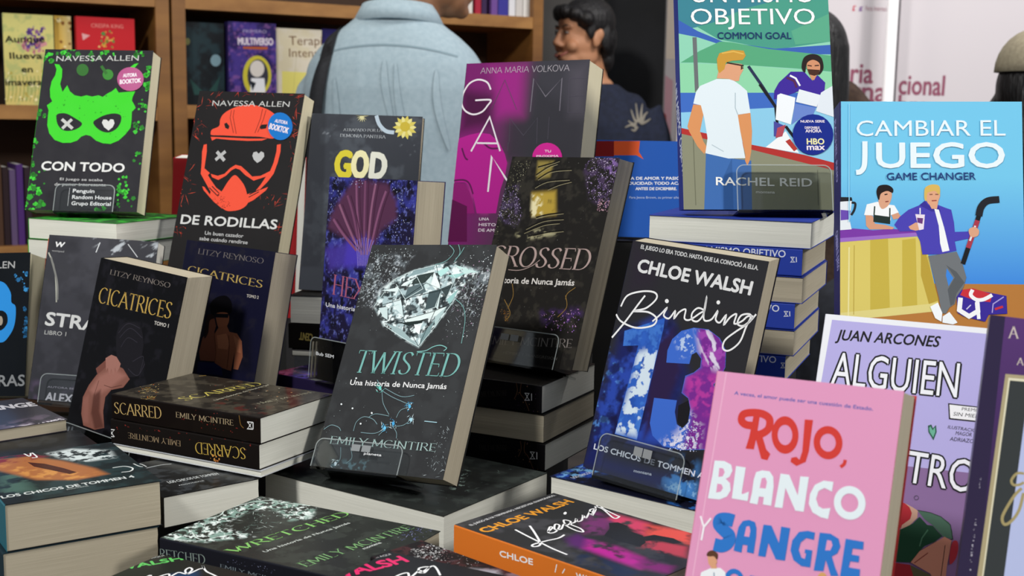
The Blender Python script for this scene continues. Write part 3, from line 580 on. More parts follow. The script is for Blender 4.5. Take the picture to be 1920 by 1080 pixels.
ART['twisted']['lay'] = [
 ['P','#8fa8ac',[[63.1,214.7],[88.8,221.6],[84.9,215.8],[57.8,207.1]]],
 ['P','#e9f5f4',[[54.2,200.4],[68.9,207.3],[58.8,197.1],[51.4,197]]],
 ['P','#dcebea',[[71.9,209.8],[84.9,215.8],[89.2,213.3],[79.6,208.2]]],
 ['P','#eef8f7',[[88.1,214.2],[101,196.2],[94.3,194.4],[87.6,199.3]]],
 ['P','#cfe4e4',[[79.4,195.8],[86.2,210.8],[87.6,199.3],[83.5,194.2]]],
 ['P','#b9e6e2',[[91,213.4],[103.8,219.3],[106.5,216],[97.9,207.7]]],
 ['P','#5a6c70',[[61.1,195.5],[78,200.8],[84.4,191],[59.3,182.2]]],
 ['P','#46565a',[[88,191],[101.5,194.6],[104.9,175.1],[88.4,169.8]]],
 ['P','#e2f0f0',[[28.5,191.5],[50,195.3],[49.6,190.3],[34.4,190.8]]],
 ['P','#cfe2e2',[[30.7,171.5],[41.4,173.5],[45.7,158.8],[39.2,161.9]]],
 ['P','#dceced',[[46,180.2],[55.7,182.1],[64.9,162.6],[53.4,170.5]]],
 ['P','#e4f2f0',[[65.8,159.4],[87.5,166.6],[113.7,175.4],[110.5,167.2],[75.8,156.5]]],
 ['P','#24302f',[[63.1,156.1],[89.3,160.1],[88.4,156.9],[73.1,153.2]]],
 ['P','#d6e8e8',[[99.6,175],[101,186.4],[102.3,191.3],[104,171.9]]],
 ['P','#9cc8c6',[[111.6,183.4],[122.7,195],[119.9,185.2],[116.8,177.1]]],
 ['P','#f2fafa',[[79.8,155],[88.8,155.3],[89.2,144.1],[83.9,147.1]]],
 ['P','#9fb6b8',[[44.8,155.5],[65,149.6],[89.6,132.9],[67.7,140]]],
 ['P','#7d979a',[[91.9,144.2],[103.5,160.6],[100.7,144.5],[92.5,132.3]]],
 ['P','#b4cccc',[[102.6,163.8],[113.7,175.4],[105.6,152.7]]],
 ['P','#a4d4d0',[[104.7,209.4],[128.6,213],[116.2,206.3]]],
 ['P','#c8e6e2',[[112.3,221],[140.6,213.9],[125.5,211.3]]],
 ['P','#33403f',[[68.4,208.9],[89.2,213.3],[79.9,200.8],[63.9,198.9]]],
 ['P','#3d4a4c',[[101.5,194.6],[115.7,201.3],[111.1,185]]],
 ['L','#1f2b2d',0.5,[[33.4,174.9],[57.5,182.1],[101.9,192.9],[128,201.5]]],
 ['L','#1f2b2d',0.5,[[43.7,204.4],[57.5,182.1],[65.8,159.4],[91.8,131.4]]],
 ['L','#1f2b2d',0.5,[[89,220.8],[101.5,194.6],[100.9,170.2],[91.8,131.4]]],
 ['L','#1f2b2d',0.5,[[57.5,182.1],[81.7,200.8],[101.5,194.6]]],
 ['L','#1f2b2d',0.5,[[43,155.4],[65.8,159.4],[100.9,170.2],[119.4,180.3]]],
 ['L','#d9ecec',0.6,[[24.5,173],[40.2,203.5],[63.1,214.7],[89,220.8]]],
 ['L','#d9ecec',0.6,[[42.7,152.9],[71.5,139.4],[91.9,131.1],[105.6,152.7],[121.9,184.4]]],
 ['L','#d9ecec',0.6,[[57,197.1],[68.9,207.3],[79.9,194.2],[61.2,182.2],[45.3,198.6]]],
 ['L','#d9ecec',0.6,[[89.2,213.3],[87.6,199.3],[101.5,194.6]]],
 ['L','#d9ecec',0.6,[[102.1,219.3],[116.2,206.3],[111.1,185]]],
 ['L','#d9ecec',0.6,[[40.5,170.1],[55.2,177.1],[64.9,162.6]]],
 ['L','#d9ecec',0.6,[[74,162.9],[81.7,168],[103.1,175.1]]],
 ['D',['#dfe8ea','#9aa4a8','#c4d2d6'],170,[[1.3,192.7],[2.8,239.2],[56.3,239.2],[47.6,210.3],[24.8,191.5],[26.1,161.5]],0.25,0.9,31,'dot'],
 ['D',['#dfe8ea','#9aa4a8','#a98fa6'],240,[[114.2,227.6],[151.7,239.3],[160.5,168.7],[144.7,136.8],[114.7,145],[122.9,180.4]],0.25,0.85,32,'dot'],
 ['D',['#8e989c','#b4bec2'],160,[[-4.7,243.3],[154.6,243.2],[154.9,2.5],[2.2,1.7]],0.15,0.45,33,'dot'],
 ['D',['#b4bec2','#7d878b'],60,[[134.8,52.4],[151.4,53.6],[155.6,0],[131.5,2]],0.3,3,34,'scratch'],
 ['D',['#b8c4c8','#78868a'],70,[[-9.6,228.7],[27,235.7],[20.5,193.1],[4.2,170.8]],0.4,4,35,'scratch'],
 ['D',['#b8c4c8','#8a8f9c'],60,[[120,191.7],[150.7,208.4],[150.4,168.4],[118.3,157.9]],0.4,5,36,'scratch'],
 ['C','#79aaa8',0.7,[[99.3,243.4],[106.7,235.9],[100.3,225.9],[87.2,220.8]]],
 ['C','#79aaa8',0.7,[[109.9,244.3],[114.2,234.3],[109.7,224.3]]],
 ['C','#79aaa8',0.7,[[122.1,183.6],[132.9,175.9],[139.1,161.7],[141.3,136.7]]],
 ['C','#79aaa8',0.7,[[117.9,240.9],[114.7,232.6],[110.6,227.6]]],
 ['C','#7fb9b4',1,[[122.8,128.1],[125.4,131.3],[117.7,133.8],[109.5,131.9],[101.8,127.4],[91.6,125.9]]],
 ['T','#78b4ae','TWISTED',[19.2,100.4],[125,1.8],23.59,'serif',0,0.1],
 ['T','#e6e6e6','Una historia de Nunca Jamás',[20.1,86.7],[116,2.3],5.72,'serifl',0.02,0],
 ['C','#7f9fa6',0.6,[[52.3,93.8],[60.6,84.1],[66.5,70.4],[77.1,58.8]]],
 ['C','#7f9fa6',0.6,[[58.9,84],[75.3,77.2],[92.8,72.1],[100.6,69.6]]],
 ['C','#7f9fa6',0.6,[[63.8,85.8],[81.9,79.2],[91.1,78.2],[101.1,80.4]]],
 ['C','#7f9fa6',0.6,[[39.5,39],[40.3,48.4],[47.6,54.4],[59,52.9],[65.9,48]]],
 ['C','#7f9fa6',0.6,[[53.2,54],[61,58.4],[77.5,57.3]]],
 ['C','#7f9fa6',0.6,[[2.5,37.8],[10.3,43],[20.2,41.4],[24.1,37.9]]],
 ['C','#7f9fa6',0.6,[[48.9,38.2],[66.8,38.9],[78.8,46.7]]],
 ['C','#7f9fa6',0.6,[[86.7,56.4],[89.8,64.3],[100.8,68.8]]],
 ['C','#7f9fa6',0.6,[[84.1,47.1],[97.5,49.6],[105.7,57.8]]],
 ['C','#7f9fa6',0.6,[[83.6,48.6],[91,41.5],[92.7,35.6]]],
 ['C','#7f9fa6',0.6,[[76.2,43.4],[71,36.9]]],
 ['C','#7f9fa6',0.6,[[29.3,21.3],[32.2,9.3],[26.9,2.7]]],
 ['C','#7f9fa6',0.6,[[41,22.3],[46,12],[40.7,5.5]]],
 ['D',['#6fd6c8','#dff4fb'],14,[[53.1,89.9],[61.2,89.6],[63.3,81.1],[55.4,80.9]],0.5,4,480,'scratch'],
 ['E','#6fd6c8',[58.4,85.5],[1.6000000000000014,0.09999999999999432],[0.6000000000000014,-2]],
 ['D',['#6cc4f0','#dff4fb'],14,[[71,49.1],[78.9,49],[80.9,40.7],[73.2,40.4]],0.5,4,512,'scratch'],
 ['E','#6cc4f0',[76.1,44.9],[1.6000000000000085,0.20000000000000284],[0.6000000000000085,-1.8999999999999986]],
 ['D',['#4aa8e0','#dff4fb'],14,[[79.8,54.4],[87.7,54.2],[89.7,46],[82,45.7]],0.5,4,570,'scratch'],
 ['E','#4aa8e0',[84.9,50.2],[1.5999999999999943,0.09999999999999432],[0.5999999999999943,-2]],
 ['D',['#58b8e8','#dff4fb'],14,[[94,73],[101.8,72.7],[103.8,64.5],[96.1,64.2]],0.5,4,680,'scratch'],
 ['E','#58b8e8',[99.1,68.7],[1.5,0.09999999999999432],[0.5,-1.9000000000000057]],
 ['D',['#a8d8e8','#dff4fb'],14,[[99.6,59.6],[107.3,59.4],[109.3,51.2],[101.6,51]],0.5,4,690,'scratch'],
 ['E','#a8d8e8',[104.6,55.4],[1.5,0.10000000000000142],[0.5,-1.8999999999999986]],
 ['D',['#dfeefa','#dff4fb'],14,[[22.8,8.5],[31,8.4],[33.2,0.3],[25.2,-0.2]],0.5,4,180,'scratch'],
 ['E','#dfeefa',[28.2,4.4],[1.6000000000000014,0.09999999999999964],[0.6000000000000014,-1.9000000000000004]],
 ['L','#a8d0dc',0.8,[[120.3,55.1],[134.9,54.9]]],
 ['T','#a3bdba','EMILY MCINTIRE',[14.2,23.9],[126.8,2.4],7.64,'serif',0,0],
 ['E','#e8eef0',[56.3,58.9],[1.1000000000000014,0],[0.30000000000000426,-1]],
 ['E','#e8eef0',[46.2,47],[1.0999999999999943,0.10000000000000142],[0.29999999999999716,-0.8999999999999986]],
 ['E','#e8eef0',[31.4,62.1],[1.1000000000000014,0.10000000000000142],[0.3000000000000007,-0.8999999999999986]],
 ['E','#e8eef0',[16.3,65.5],[1.0999999999999979,0.09999999999999432],[0.3000000000000007,-0.9000000000000057]],
 ['E','#e8eef0',[26.3,93.9],[1.0999999999999979,0.09999999999999432],[0.3000000000000007,-0.9000000000000057]],
]
ART['twisted']['spine'] = [
]
ART['crossed'] = {'board': '#1b1a18', 'res': 1, 'gloss': 0.55, 'spinecol': '#1b1a18'}
ART['crossed']['base'] = [
 ['fill','#1e1c1a'],
 ['fbm','#33302a',8,0.5,0.7,3,0.8,None,3,[1,0]],
 ['fbm','#9a8844',8,0.15,0.45,5,0.9,[[41.7,236.9],[65.4,237.2],[64.9,218],[45,215.1]],3,[1,0]],
 ['fbm','#b99c3e',9,0.05,0.4,6,0.95,[[44,198.2],[78.3,201.6],[86.3,173.5],[52.3,169.8]],4,[1,0]],
 ['fbm','#d6cfa4',6,0.45,0.6,7,0.8,[[34.8,147.4],[79.5,156.8],[92.8,150.4],[45.8,140.9]],4,[1,0]],
 ['fbm','#ece2b4',6,0.42,0.56,9,0.95,[[44.7,195.8],[59.4,196.3],[66.8,170.4],[49.3,169.6]],3,[1,0]],
 ['fbm','#4c3a5c',7,0.4,0.65,12,0.8,[[110.2,230.6],[118.2,242.5],[159.1,242.9],[160.7,185.7],[153.3,183.1],[128.6,193.7]],4,[1,0]],
 ['fbm','#8f6cb4',5,0.55,0.68,13,0.8,[[137.5,242.7],[159.4,241.7],[157.1,219.8],[145.7,221.9]],4,[1,0]],
 ['fbm','#4a3d5c',7,0.42,0.65,14,0.7,[[0.2,201.9],[20.2,207.3],[36.8,171.5],[32,156.9],[16.3,158.6],[-2.6,169.9]],4,[1,0]],
 ['fbm','#40285c',8,0.45,0.65,19,0.8,[[95.5,60.6],[153.9,70.6],[154.6,48.4],[106.1,43.5]],6,[1,0]],
]
ART['crossed']['lay'] = [
 ['C','#14120f',1.6,[[43.7,220],[58.6,229.9],[71.9,234.8]]],
 ['C','#a39a78',0.6,[[44.1,218.3],[59.1,228.2],[72.3,233.2]]],
 ['C','#14120f',1.6,[[48,215.2],[65.8,225.2],[93.9,228]]],
 ['C','#a39a78',0.6,[[48.5,213.5],[66.3,223.5],[94.4,226.4]]],
 ['C','#14120f',1.6,[[46.3,205.5],[63.4,213.1],[94.4,216.2]]],
 ['C','#a39a78',0.6,[[46.8,203.8],[63.9,211.5],[94.8,214.6]]],
 ['C','#14120f',1.6,[[66.1,203.6],[81.7,210],[97.8,213.9]]],
 ['C','#a39a78',0.6,[[66.6,202],[82.2,208.3],[98.3,212.3]]],
 ['C','#14120f',1.6,[[47.6,155.2],[71.1,165.8],[98.9,169.4]]],
 ['C','#a39a78',0.6,[[48,153.6],[71.5,164.2],[99.3,167.8]]],
 ['C','#14120f',1.6,[[46,150.4],[72.4,161.2],[94.5,164.5]]],
 ['C','#a39a78',0.6,[[46.5,148.8],[72.9,159.5],[95,162.9]]],
 ['C','#14120f',1.6,[[58.4,168.8],[74.8,173.1],[96.9,176.3]]],
 ['C','#a39a78',0.6,[[58.9,167.2],[75.3,171.4],[97.4,174.7]]],
 ['C','#14120f',1.6,[[53.2,146],[80.8,152.2],[102.7,155.6]]],
 ['C','#a39a78',0.6,[[53.7,144.4],[81.2,150.5],[103.2,154]]],
 ['C','#14120f',1.6,[[43.8,229.6],[63.1,234.7],[73.7,238.5]]],
 ['C','#a39a78',0.6,[[44.3,228],[63.6,233.1],[74.2,236.8]]],
 ['D',['#b9a4cf','#8e78ac','#d9c9e2','#6e5a8a'],330,[[110.2,230.6],[118.2,242.5],[159.1,242.9],[160.7,185.7],[153.3,183.1],[128.6,193.7]],0.35,1,51,'dot'],
 ['D',['#d0a8b4','#b98a9c'],60,[[142.2,194.2],[158.3,194.7],[157.2,178.7],[140.5,180.4]],0.4,1.1,52,'dot'],
 ['D',['#a893c4','#8a7aa8','#c8bcd8'],200,[[0.2,201.9],[20.2,207.3],[36.8,171.5],[32,156.9],[16.3,158.6],[-2.6,169.9]],0.3,0.9,53,'dot'],
 ['D',['#8c8a6c','#6a6850','#a8a48c'],200,[[5.4,236.5],[32.8,236.8],[24.6,202.5],[5.4,143.5],[-1.4,145.6]],0.25,0.8,54,'dot'],
 ['D',['#6a6a60','#8c8c84'],90,[[1.2,237.9],[156.7,239.6],[152.2,-0.4],[5.8,3.5]],0.15,0.5,55,'dot'],
 ['T','#b39c97','CROSSED',[3.1,108.3],[145.5,3.9],23.6,'serif',0.01,0.1],
 ['C','#b39c97',0.8,[[35.5,104.6],[53.3,105.4],[69.2,111.7],[78.6,119.3]]],
 ['T','#e2ddd8','Una historia de Nunca Jamás',[-2.2,87],[136.7,6.5],7.16,'serifl',0.02,0],
 ['C','#8a6c38',0.9,[[46.2,88.9],[51.8,75.2],[48.6,60.9]]],
 ['C','#8a6c38',0.9,[[40,69.5],[53.5,54.4],[49,44.6]]],
 ['C','#8a6c38',0.9,[[126.2,81.6],[131.3,68.5],[122.1,56.4]]],
 ['C','#8a6c38',0.9,[[137.3,91.5],[128.3,84],[127.5,77.2]]],
 ['D',['#a06a2c','#c08a40'],26,[[36.9,59.9],[48.6,60.9],[53.3,45.1],[41.7,43.9]],0.3,2,56,'scratch'],
 ['D',['#7a58a8','#b07cc0','#d0a4c8'],90,[[96.1,58.4],[153.9,70.6],[151.1,41.4],[113.5,37.5]],0.3,1.2,57,'dot'],
 ['T','#8c8480','EMILY MCINTIRE',[29.1,15.7],[121.2,9.1],9.27,'serif',0,0],
 ['T','#77726e','HOMBRE Y TRANSGRESION',[57.2,7.3],[76.9,1.7],3.41,'sans',0,0],
]
ART['crossed']['spine'] = [
]
ART['game'] = {'board': '#2b2a30', 'res': 1.4, 'gloss': 0.55, 'spinecol': '#2b2a30', 'sticker': ['#d42a96',[[130.8,147.6],[151.4,147.8],[128.7,165.8]],[['TU',[[126.4,154.3],[135,154],[126,157.2]]],['PROXIMA',[[115.8,148],[146.3,148.6],[115.5,150.5]]]]]}
ART['game']['base'] = [
 ['fill','#3f3d46'],
 ['grad','#7a1f6a','#3c3b43',[25.3,223],[108.9,218.1]],
 ['spot','#333239',[[102.2,240.3],[174.2,195.5],[177.7,145.3],[71.2,144.3],[69.2,198.1],[102.2,203.4]],12,0.8],
 ['spot','#a8248c',[[38,262.5],[87.1,262.9],[90.1,199.8],[52.1,198.3]],14,0.8],
 ['spot','#45123c',[[-2.6,234.9],[42.3,226.5],[46.7,188.9],[3.8,181.5]],10,0.9],
 ['spot','#5d5863',[[147.4,257.5],[172.7,264.1],[175.8,199.1],[155.8,199.3]],14,0.55],
 ['spot','#7c1464',[[1,113.2],[18.6,113.6],[34,76.5],[-3.3,75.3]],7,0.9],
 ['fbm','#d23aa6',26,0.45,0.75,4,0.6,[[0.6,171.1],[63.5,173.9],[73.7,140.6],[53.4,77.1],[38.4,76.6],[16.5,113.5],[-0.3,115.1]],6,[1,0]],
]
ART['game']['lay'] = [
 ['P','#b5208e',[[0.6,171.1],[15.6,175.8],[30.6,178.6],[46,176.7],[60.1,166.5],[70.3,151.7],[74.8,140.6],[73.6,123.9],[69.1,107.2],[66.2,77.5],[38.4,76.6],[33.3,91.4],[25.7,110],[16.2,115.4],[-0.3,115.1],[-3.9,116.9]]],
 ['P','#8f1a70',[[-0.2,114.2],[14.3,113.5],[24.2,104.3],[31.4,89.5],[35.1,76.5],[21,76.1],[0.7,79.2]]],
 ['P','#5c0f48',[[-1,93.5],[23,85.1],[28.3,40.4],[-1.5,39.1]]],
 ['C','#5f1650',2.2,[[-1.7,117],[13.7,118.2],[23,113.7],[30.1,100.7]]],
 ['C','#5f1650',2.2,[[6.6,158.8],[12.4,147.4],[17.2,143.7]]],
 ['C','#5f1650',2.2,[[36.4,166.4],[48.1,159],[60.9,159]]],
 ['C','#ece4ea',2.2,[[40.4,233.2],[33.8,242.7],[20.3,246.3],[7.7,241.4],[0.3,229.2],[-1,217.7],[5.1,207.2],[17.9,201.9],[30.7,205],[38.4,213.4],[41.3,220],[19.1,219.9]]],
 ['L','#ece4ea',2.4,[[20.7,154.7],[43,198.3],[63.1,155.3]]],
 ['L','#ece4ea',2.2,[[27.8,165.3],[58.5,165]]],
 ['L','#ece4ea',2.4,[[51.5,104],[51.9,148.7],[73.2,123.5],[97.9,95],[101.4,137.2]]],
 ['L','#77727d',1.1,[[100.4,204.3],[100.5,245.9],[119.6,223],[139.8,245.3],[141,205.2]]],
 ['L','#504c58',0.7,[[75,166.5],[72.6,196.2],[94,174.9],[111.3,196.9],[113.9,164.8]]],
 ['L','#504c58',0.7,[[149.8,244.7],[173.8,245.1]]],
 ['L','#504c58',0.7,[[149.8,244.7],[152.4,202.9],[173.4,202.7]]],
 ['L','#504c58',0.7,[[152.2,222.9],[172.1,223.5]]],
 ['L','#504c58',0.7,[[127.6,197.7],[128.6,170.3]]],
 ['L','#504c58',0.7,[[74.1,155.4],[73.9,166.5]]],
 ['L','#504c58',0.7,[[44.5,207.7],[59.5,245],[80.8,207.3]]],
 ['T','#d0c8d0','ANNA MARIA VOLKOVA',[22.7,253.8],[126.1,0.4],7.6,'thin',0,0],
 ['T','#e2d2de','UNA',[43,67.8],[14.3,0.5],3.7,'sans',0.02,0],
 ['T','#e2d2de','HISTORIA',[43.3,60.9],[38.3,0.9],3.7,'sans',0.02,0],
 ['T','#e2d2de','DE AMOR',[43.5,53.9],[34.7,0.9],3.8,'sans',0.02,0],
]
ART['game']['spine'] = [
]
ART['mismo'] = {'board': '#2f3a8c', 'res': 1.6, 'gloss': 0.55, 'spinecol': '#2f3a8c', 'sticker': ['#1e2f8c',[[138.6,80.3],[160.2,80.4],[137.6,58.3]],[['NUEVA SERIE',[[126.1,93.2],[151.5,93.4],[126.3,95.9]]],['DISPONIBLE',[[130.3,86.5],[145.7,86.6],[130.4,89]]],['AHORA',[[130.8,82.5],[147.7,82.6],[130.9,86.1]]],['HBO',[[131.8,69.7],[150,69.8],[132,76.2]]],['max',[[131.5,63.7],[150.2,63.8],[131.8,70.4]]]]]}
ART['mismo']['base'] = [
 ['fill','#3b7d96'],
]
ART['mismo']['lay'] = [
 ['P','#8fd0b4',[[-2.1,192.5],[20.5,197.3],[79.9,181.8],[164.7,187.2],[162.8,123.2],[-3.2,122.1]]],
 ['P','#4a9a86',[[12.5,227.2],[164.3,228.7],[162.7,182.5],[101.7,172.9],[42.3,183.8],[16.2,199.6]]],
 ['P','#3d8292',[[-3,227],[108.3,228.1],[72.3,218.5],[36.2,202.1],[-2.1,192.5]]],
 ['P','#3c62b4',[[-2.4,206.3],[20.4,192.7],[46.6,181.5],[101.8,174],[165.4,179.1],[164.9,168.3],[114.8,167.9],[57.4,173.6],[20.2,185.9],[-1.8,190.2]]],
 ['P','#57a67c',[[1.2,158],[22.1,171.1],[43.9,181.5],[56.4,180.6],[95.6,173.6],[163.7,166.7],[162.9,149.2],[123.5,152.5],[69.9,155.8],[21.7,158.2]]],
 ['P','#8ed2a8',[[-1.5,157.1],[69.9,155.8],[125.2,150.7],[164.7,148.2],[163.6,125.2],[-0.6,124.1]]],
 ['P','#5aa888',[[120.3,193.7],[164.8,214.8],[164,182.6],[124.2,178.8]]],
 ['P','#3f6bc0',[[-0.6,125],[164.5,126.2],[163.8,109.7],[103.9,109.7],[-0.3,103.2]]],
 ['P','#8cc9e6',[[-0.3,103.6],[103.9,109.7],[163.8,109.7],[160.9,47.9],[73.9,69.2],[-0.2,86]]],
 ['P','#6b6f72',[[14.5,185.8],[18.9,185.9],[19.5,130.7],[15.4,125.2]]],
 ['P','#8a8b74',[[0,81.5],[31.6,76.2],[73.8,65.6],[161.6,42.5],[159.6,-0.5],[-0.5,-0.9]]],
 ['L','#6f705c',1,[[12.2,77.9],[12.8,4.5]]],
 ['L','#6f705c',1,[[142,42.4],[141.2,4.8]]],
 ['P','#b23230',[[-0.2,86.9],[28.2,80.7],[73.9,69.2],[128.5,58.6],[161.9,49.7],[161.5,41.6],[73.7,63.8],[28,74.4],[0,80.6]]],
 ['P','#3f6cae',[[25,59.9],[48.6,54.7],[72.4,52.1],[71.4,-0.7],[21.4,-0.8]]],
 ['P','#365f9c',[[42.7,34.9],[52.2,54.7],[52.1,-0.7],[41.5,-0.8]]],
 ['P','#d9935f',[[13.2,112.4],[22.1,111.5],[23.6,101.5],[19.5,83.4],[22.7,72.5],[26.9,65.4],[23.2,59],[16.3,67.1],[8,83.3],[6.4,88.7]]],
 ['P','#dfeaf0',[[20.9,132.5],[39,140.3],[55,140.1],[63.7,133.7],[70.6,127.4],[73.4,103.6],[60,101.7],[62,83.6],[66.3,54.7],[48.6,54.3],[24.4,59.9],[27.2,76.2],[24.3,97.9],[21.2,111.5],[13.3,113.3],[16.3,125.2]]],
 ['L','#aebfc8',1,[[58.1,125.4],[57.5,109],[60,101.7]]],
 ['L','#b9c8d0',1,[[31.4,69],[43.6,61.8]]],
 ['P','#d9935f',[[59.9,101.4],[73.4,103.6],[74.4,83.7],[72.8,62],[70.6,52],[68.1,46.6],[65.9,52],[66.4,58.3],[62,83.6]]],
 ['P','#dba07c',[[41,149.2],[52.1,158.4],[66.3,156.7],[67.5,150.3],[63.7,143.8],[62.5,138.3],[58.5,137.9],[51.5,140.4],[39,140.9]]],
 ['P','#c8963c',[[40.2,151],[39.7,162],[42.6,168.5],[56.1,172.3],[68.6,171.5],[70.6,166],[67.4,161.3],[55.7,160.3],[49.4,158.4],[47.4,151],[41.8,146.4]]],
 ['L','#e0b456',1.4,[[45.2,168.5],[57.8,170.5],[68.5,167.8]]],
 ['L','#3a2c28',1.6,[[50.3,158.1],[68,154.9]]],
 ['L','#3a2c28',1.4,[[65.9,154.9],[65.8,151.2],[67.6,153]]],
 ['L','#2a3352',3.2,[[73,154.5],[86.9,133],[100.3,110.2]]],
 ['L','#1d1d24',3,[[84.3,134.8],[100.3,110.2],[101.4,91.1]]],
 ['P','#f0f2f4',[[88,66.5],[110,83.9],[123.2,60.4],[102.1,63.9]]],
 ['P','#b23a34',[[109.2,73],[114.1,75.7],[121.7,64.9],[118,62.2]]],
 ['P','#3f2a98',[[104.9,136.8],[118,148.8],[132.3,148.9],[140.9,138.9],[146.5,145.3],[154.3,137.1],[152.9,126.1],[145.5,122.4],[126.1,127.7],[111.5,122.1],[98.9,118.4],[99.6,127.6]]],
 ['P','#eef2f6',[[102.6,123],[106.3,124.9],[121.8,120.4],[119.9,109.4],[115.6,91.2],[99.8,96.5]]],
 ['P','#e4eaf0',[[126.1,129.6],[149.2,123.3],[144.1,110.5],[122,115.8]]],
 ['P','#dfe6ee',[[149.3,126.1],[165,135.4],[164.2,98.7],[143,105.9]]],
 ['P','#6a86cc',[[121,114],[143.2,109.5],[139.2,100.4],[126.6,98.5],[116.5,91.2]]],
 ['P','#4a4a9c',[[97.9,94.7],[110.2,89.3],[102.7,78.4],[97.3,78.4]]],
 ['P','#b24a5a',[[101.2,87.4],[110.3,91.1],[106.2,78.4],[99,76.6]]],
 ['L','#f0f0f4',2,[[116.9,144.6],[123,141.5],[127.2,133.3]]],
 ['L','#5a2a50',2.4,[[113.2,142.3],[121.1,138.7],[123.5,131.4]]],
 ['B','#2a2020',[[129.8,153.5],[133,164.6],[142.2,168.4],[151,164.8],[153.2,153.7],[149.3,146.3],[146.6,147.2],[148,157.4],[136.4,159.1],[133.2,148]]],
 ['B','#d0906c',[[135.4,157.3],[141.9,161.9],[148.9,158.3],[148.9,150],[143.8,144.8],[137.6,146.2]]],
 ['P','#d0906c',[[137.6,147.1],[146.6,147.2],[142.7,139.8],[140,139.8]]],
 ['P','#4a2c22',[[135.7,151.7],[148.9,150.9],[147.5,145.9],[142.9,144.4],[137.6,145.8]]],
 ['L','#3a2420',1.2,[[136.2,155.8],[140.7,155.1]]],
 ['L','#3a2420',1.2,[[143.8,155.5],[148.4,155.9]]],
 ['L','#1d1d24',3,[[110.2,89.3],[120.3,74.8],[127,65.8]]],
 ['T','#f2f2f2','UN MISMO',[14.7,224.4],[131.6,1.4],19.39,'sans',0.012,0],
 ['T','#f2f2f2','OBJETIVO',[13.3,200],[133,1.3],18.39,'sans',0.012,0],
 ['T','#1f3a66','COMMON GOAL',[41.2,184.2],[78.8,0.7],7.6,'sans',0.014,0],
 ['T','#f2f2ee','RACHEL REID',[34.6,25.8],[100.7,-1.2],9.01,'sans',0.016,0],
 ['T','#e2e2d8','montena',[76.1,17.3],[19.6,-0.4],3.1,'sans',0.02,0],
]
ART['mismo']['spine'] = [
 ['T','#cfd6ee','UN MISMO OBJETIVO',[113.4,-7.2],[111.8,37.3],14.32,'sans',0.02,0],
]
ART['cambiar'] = {'board': '#2e2c66', 'res': 2, 'gloss': 0.55, 'spinecol': '#2e2c66'}
ART['cambiar']['base'] = [
 ['fill','#6cc4ea'],
 ['grad','#74c6ea','#3f86dc',[101.5,176.3],[100.5,77.7]],
]
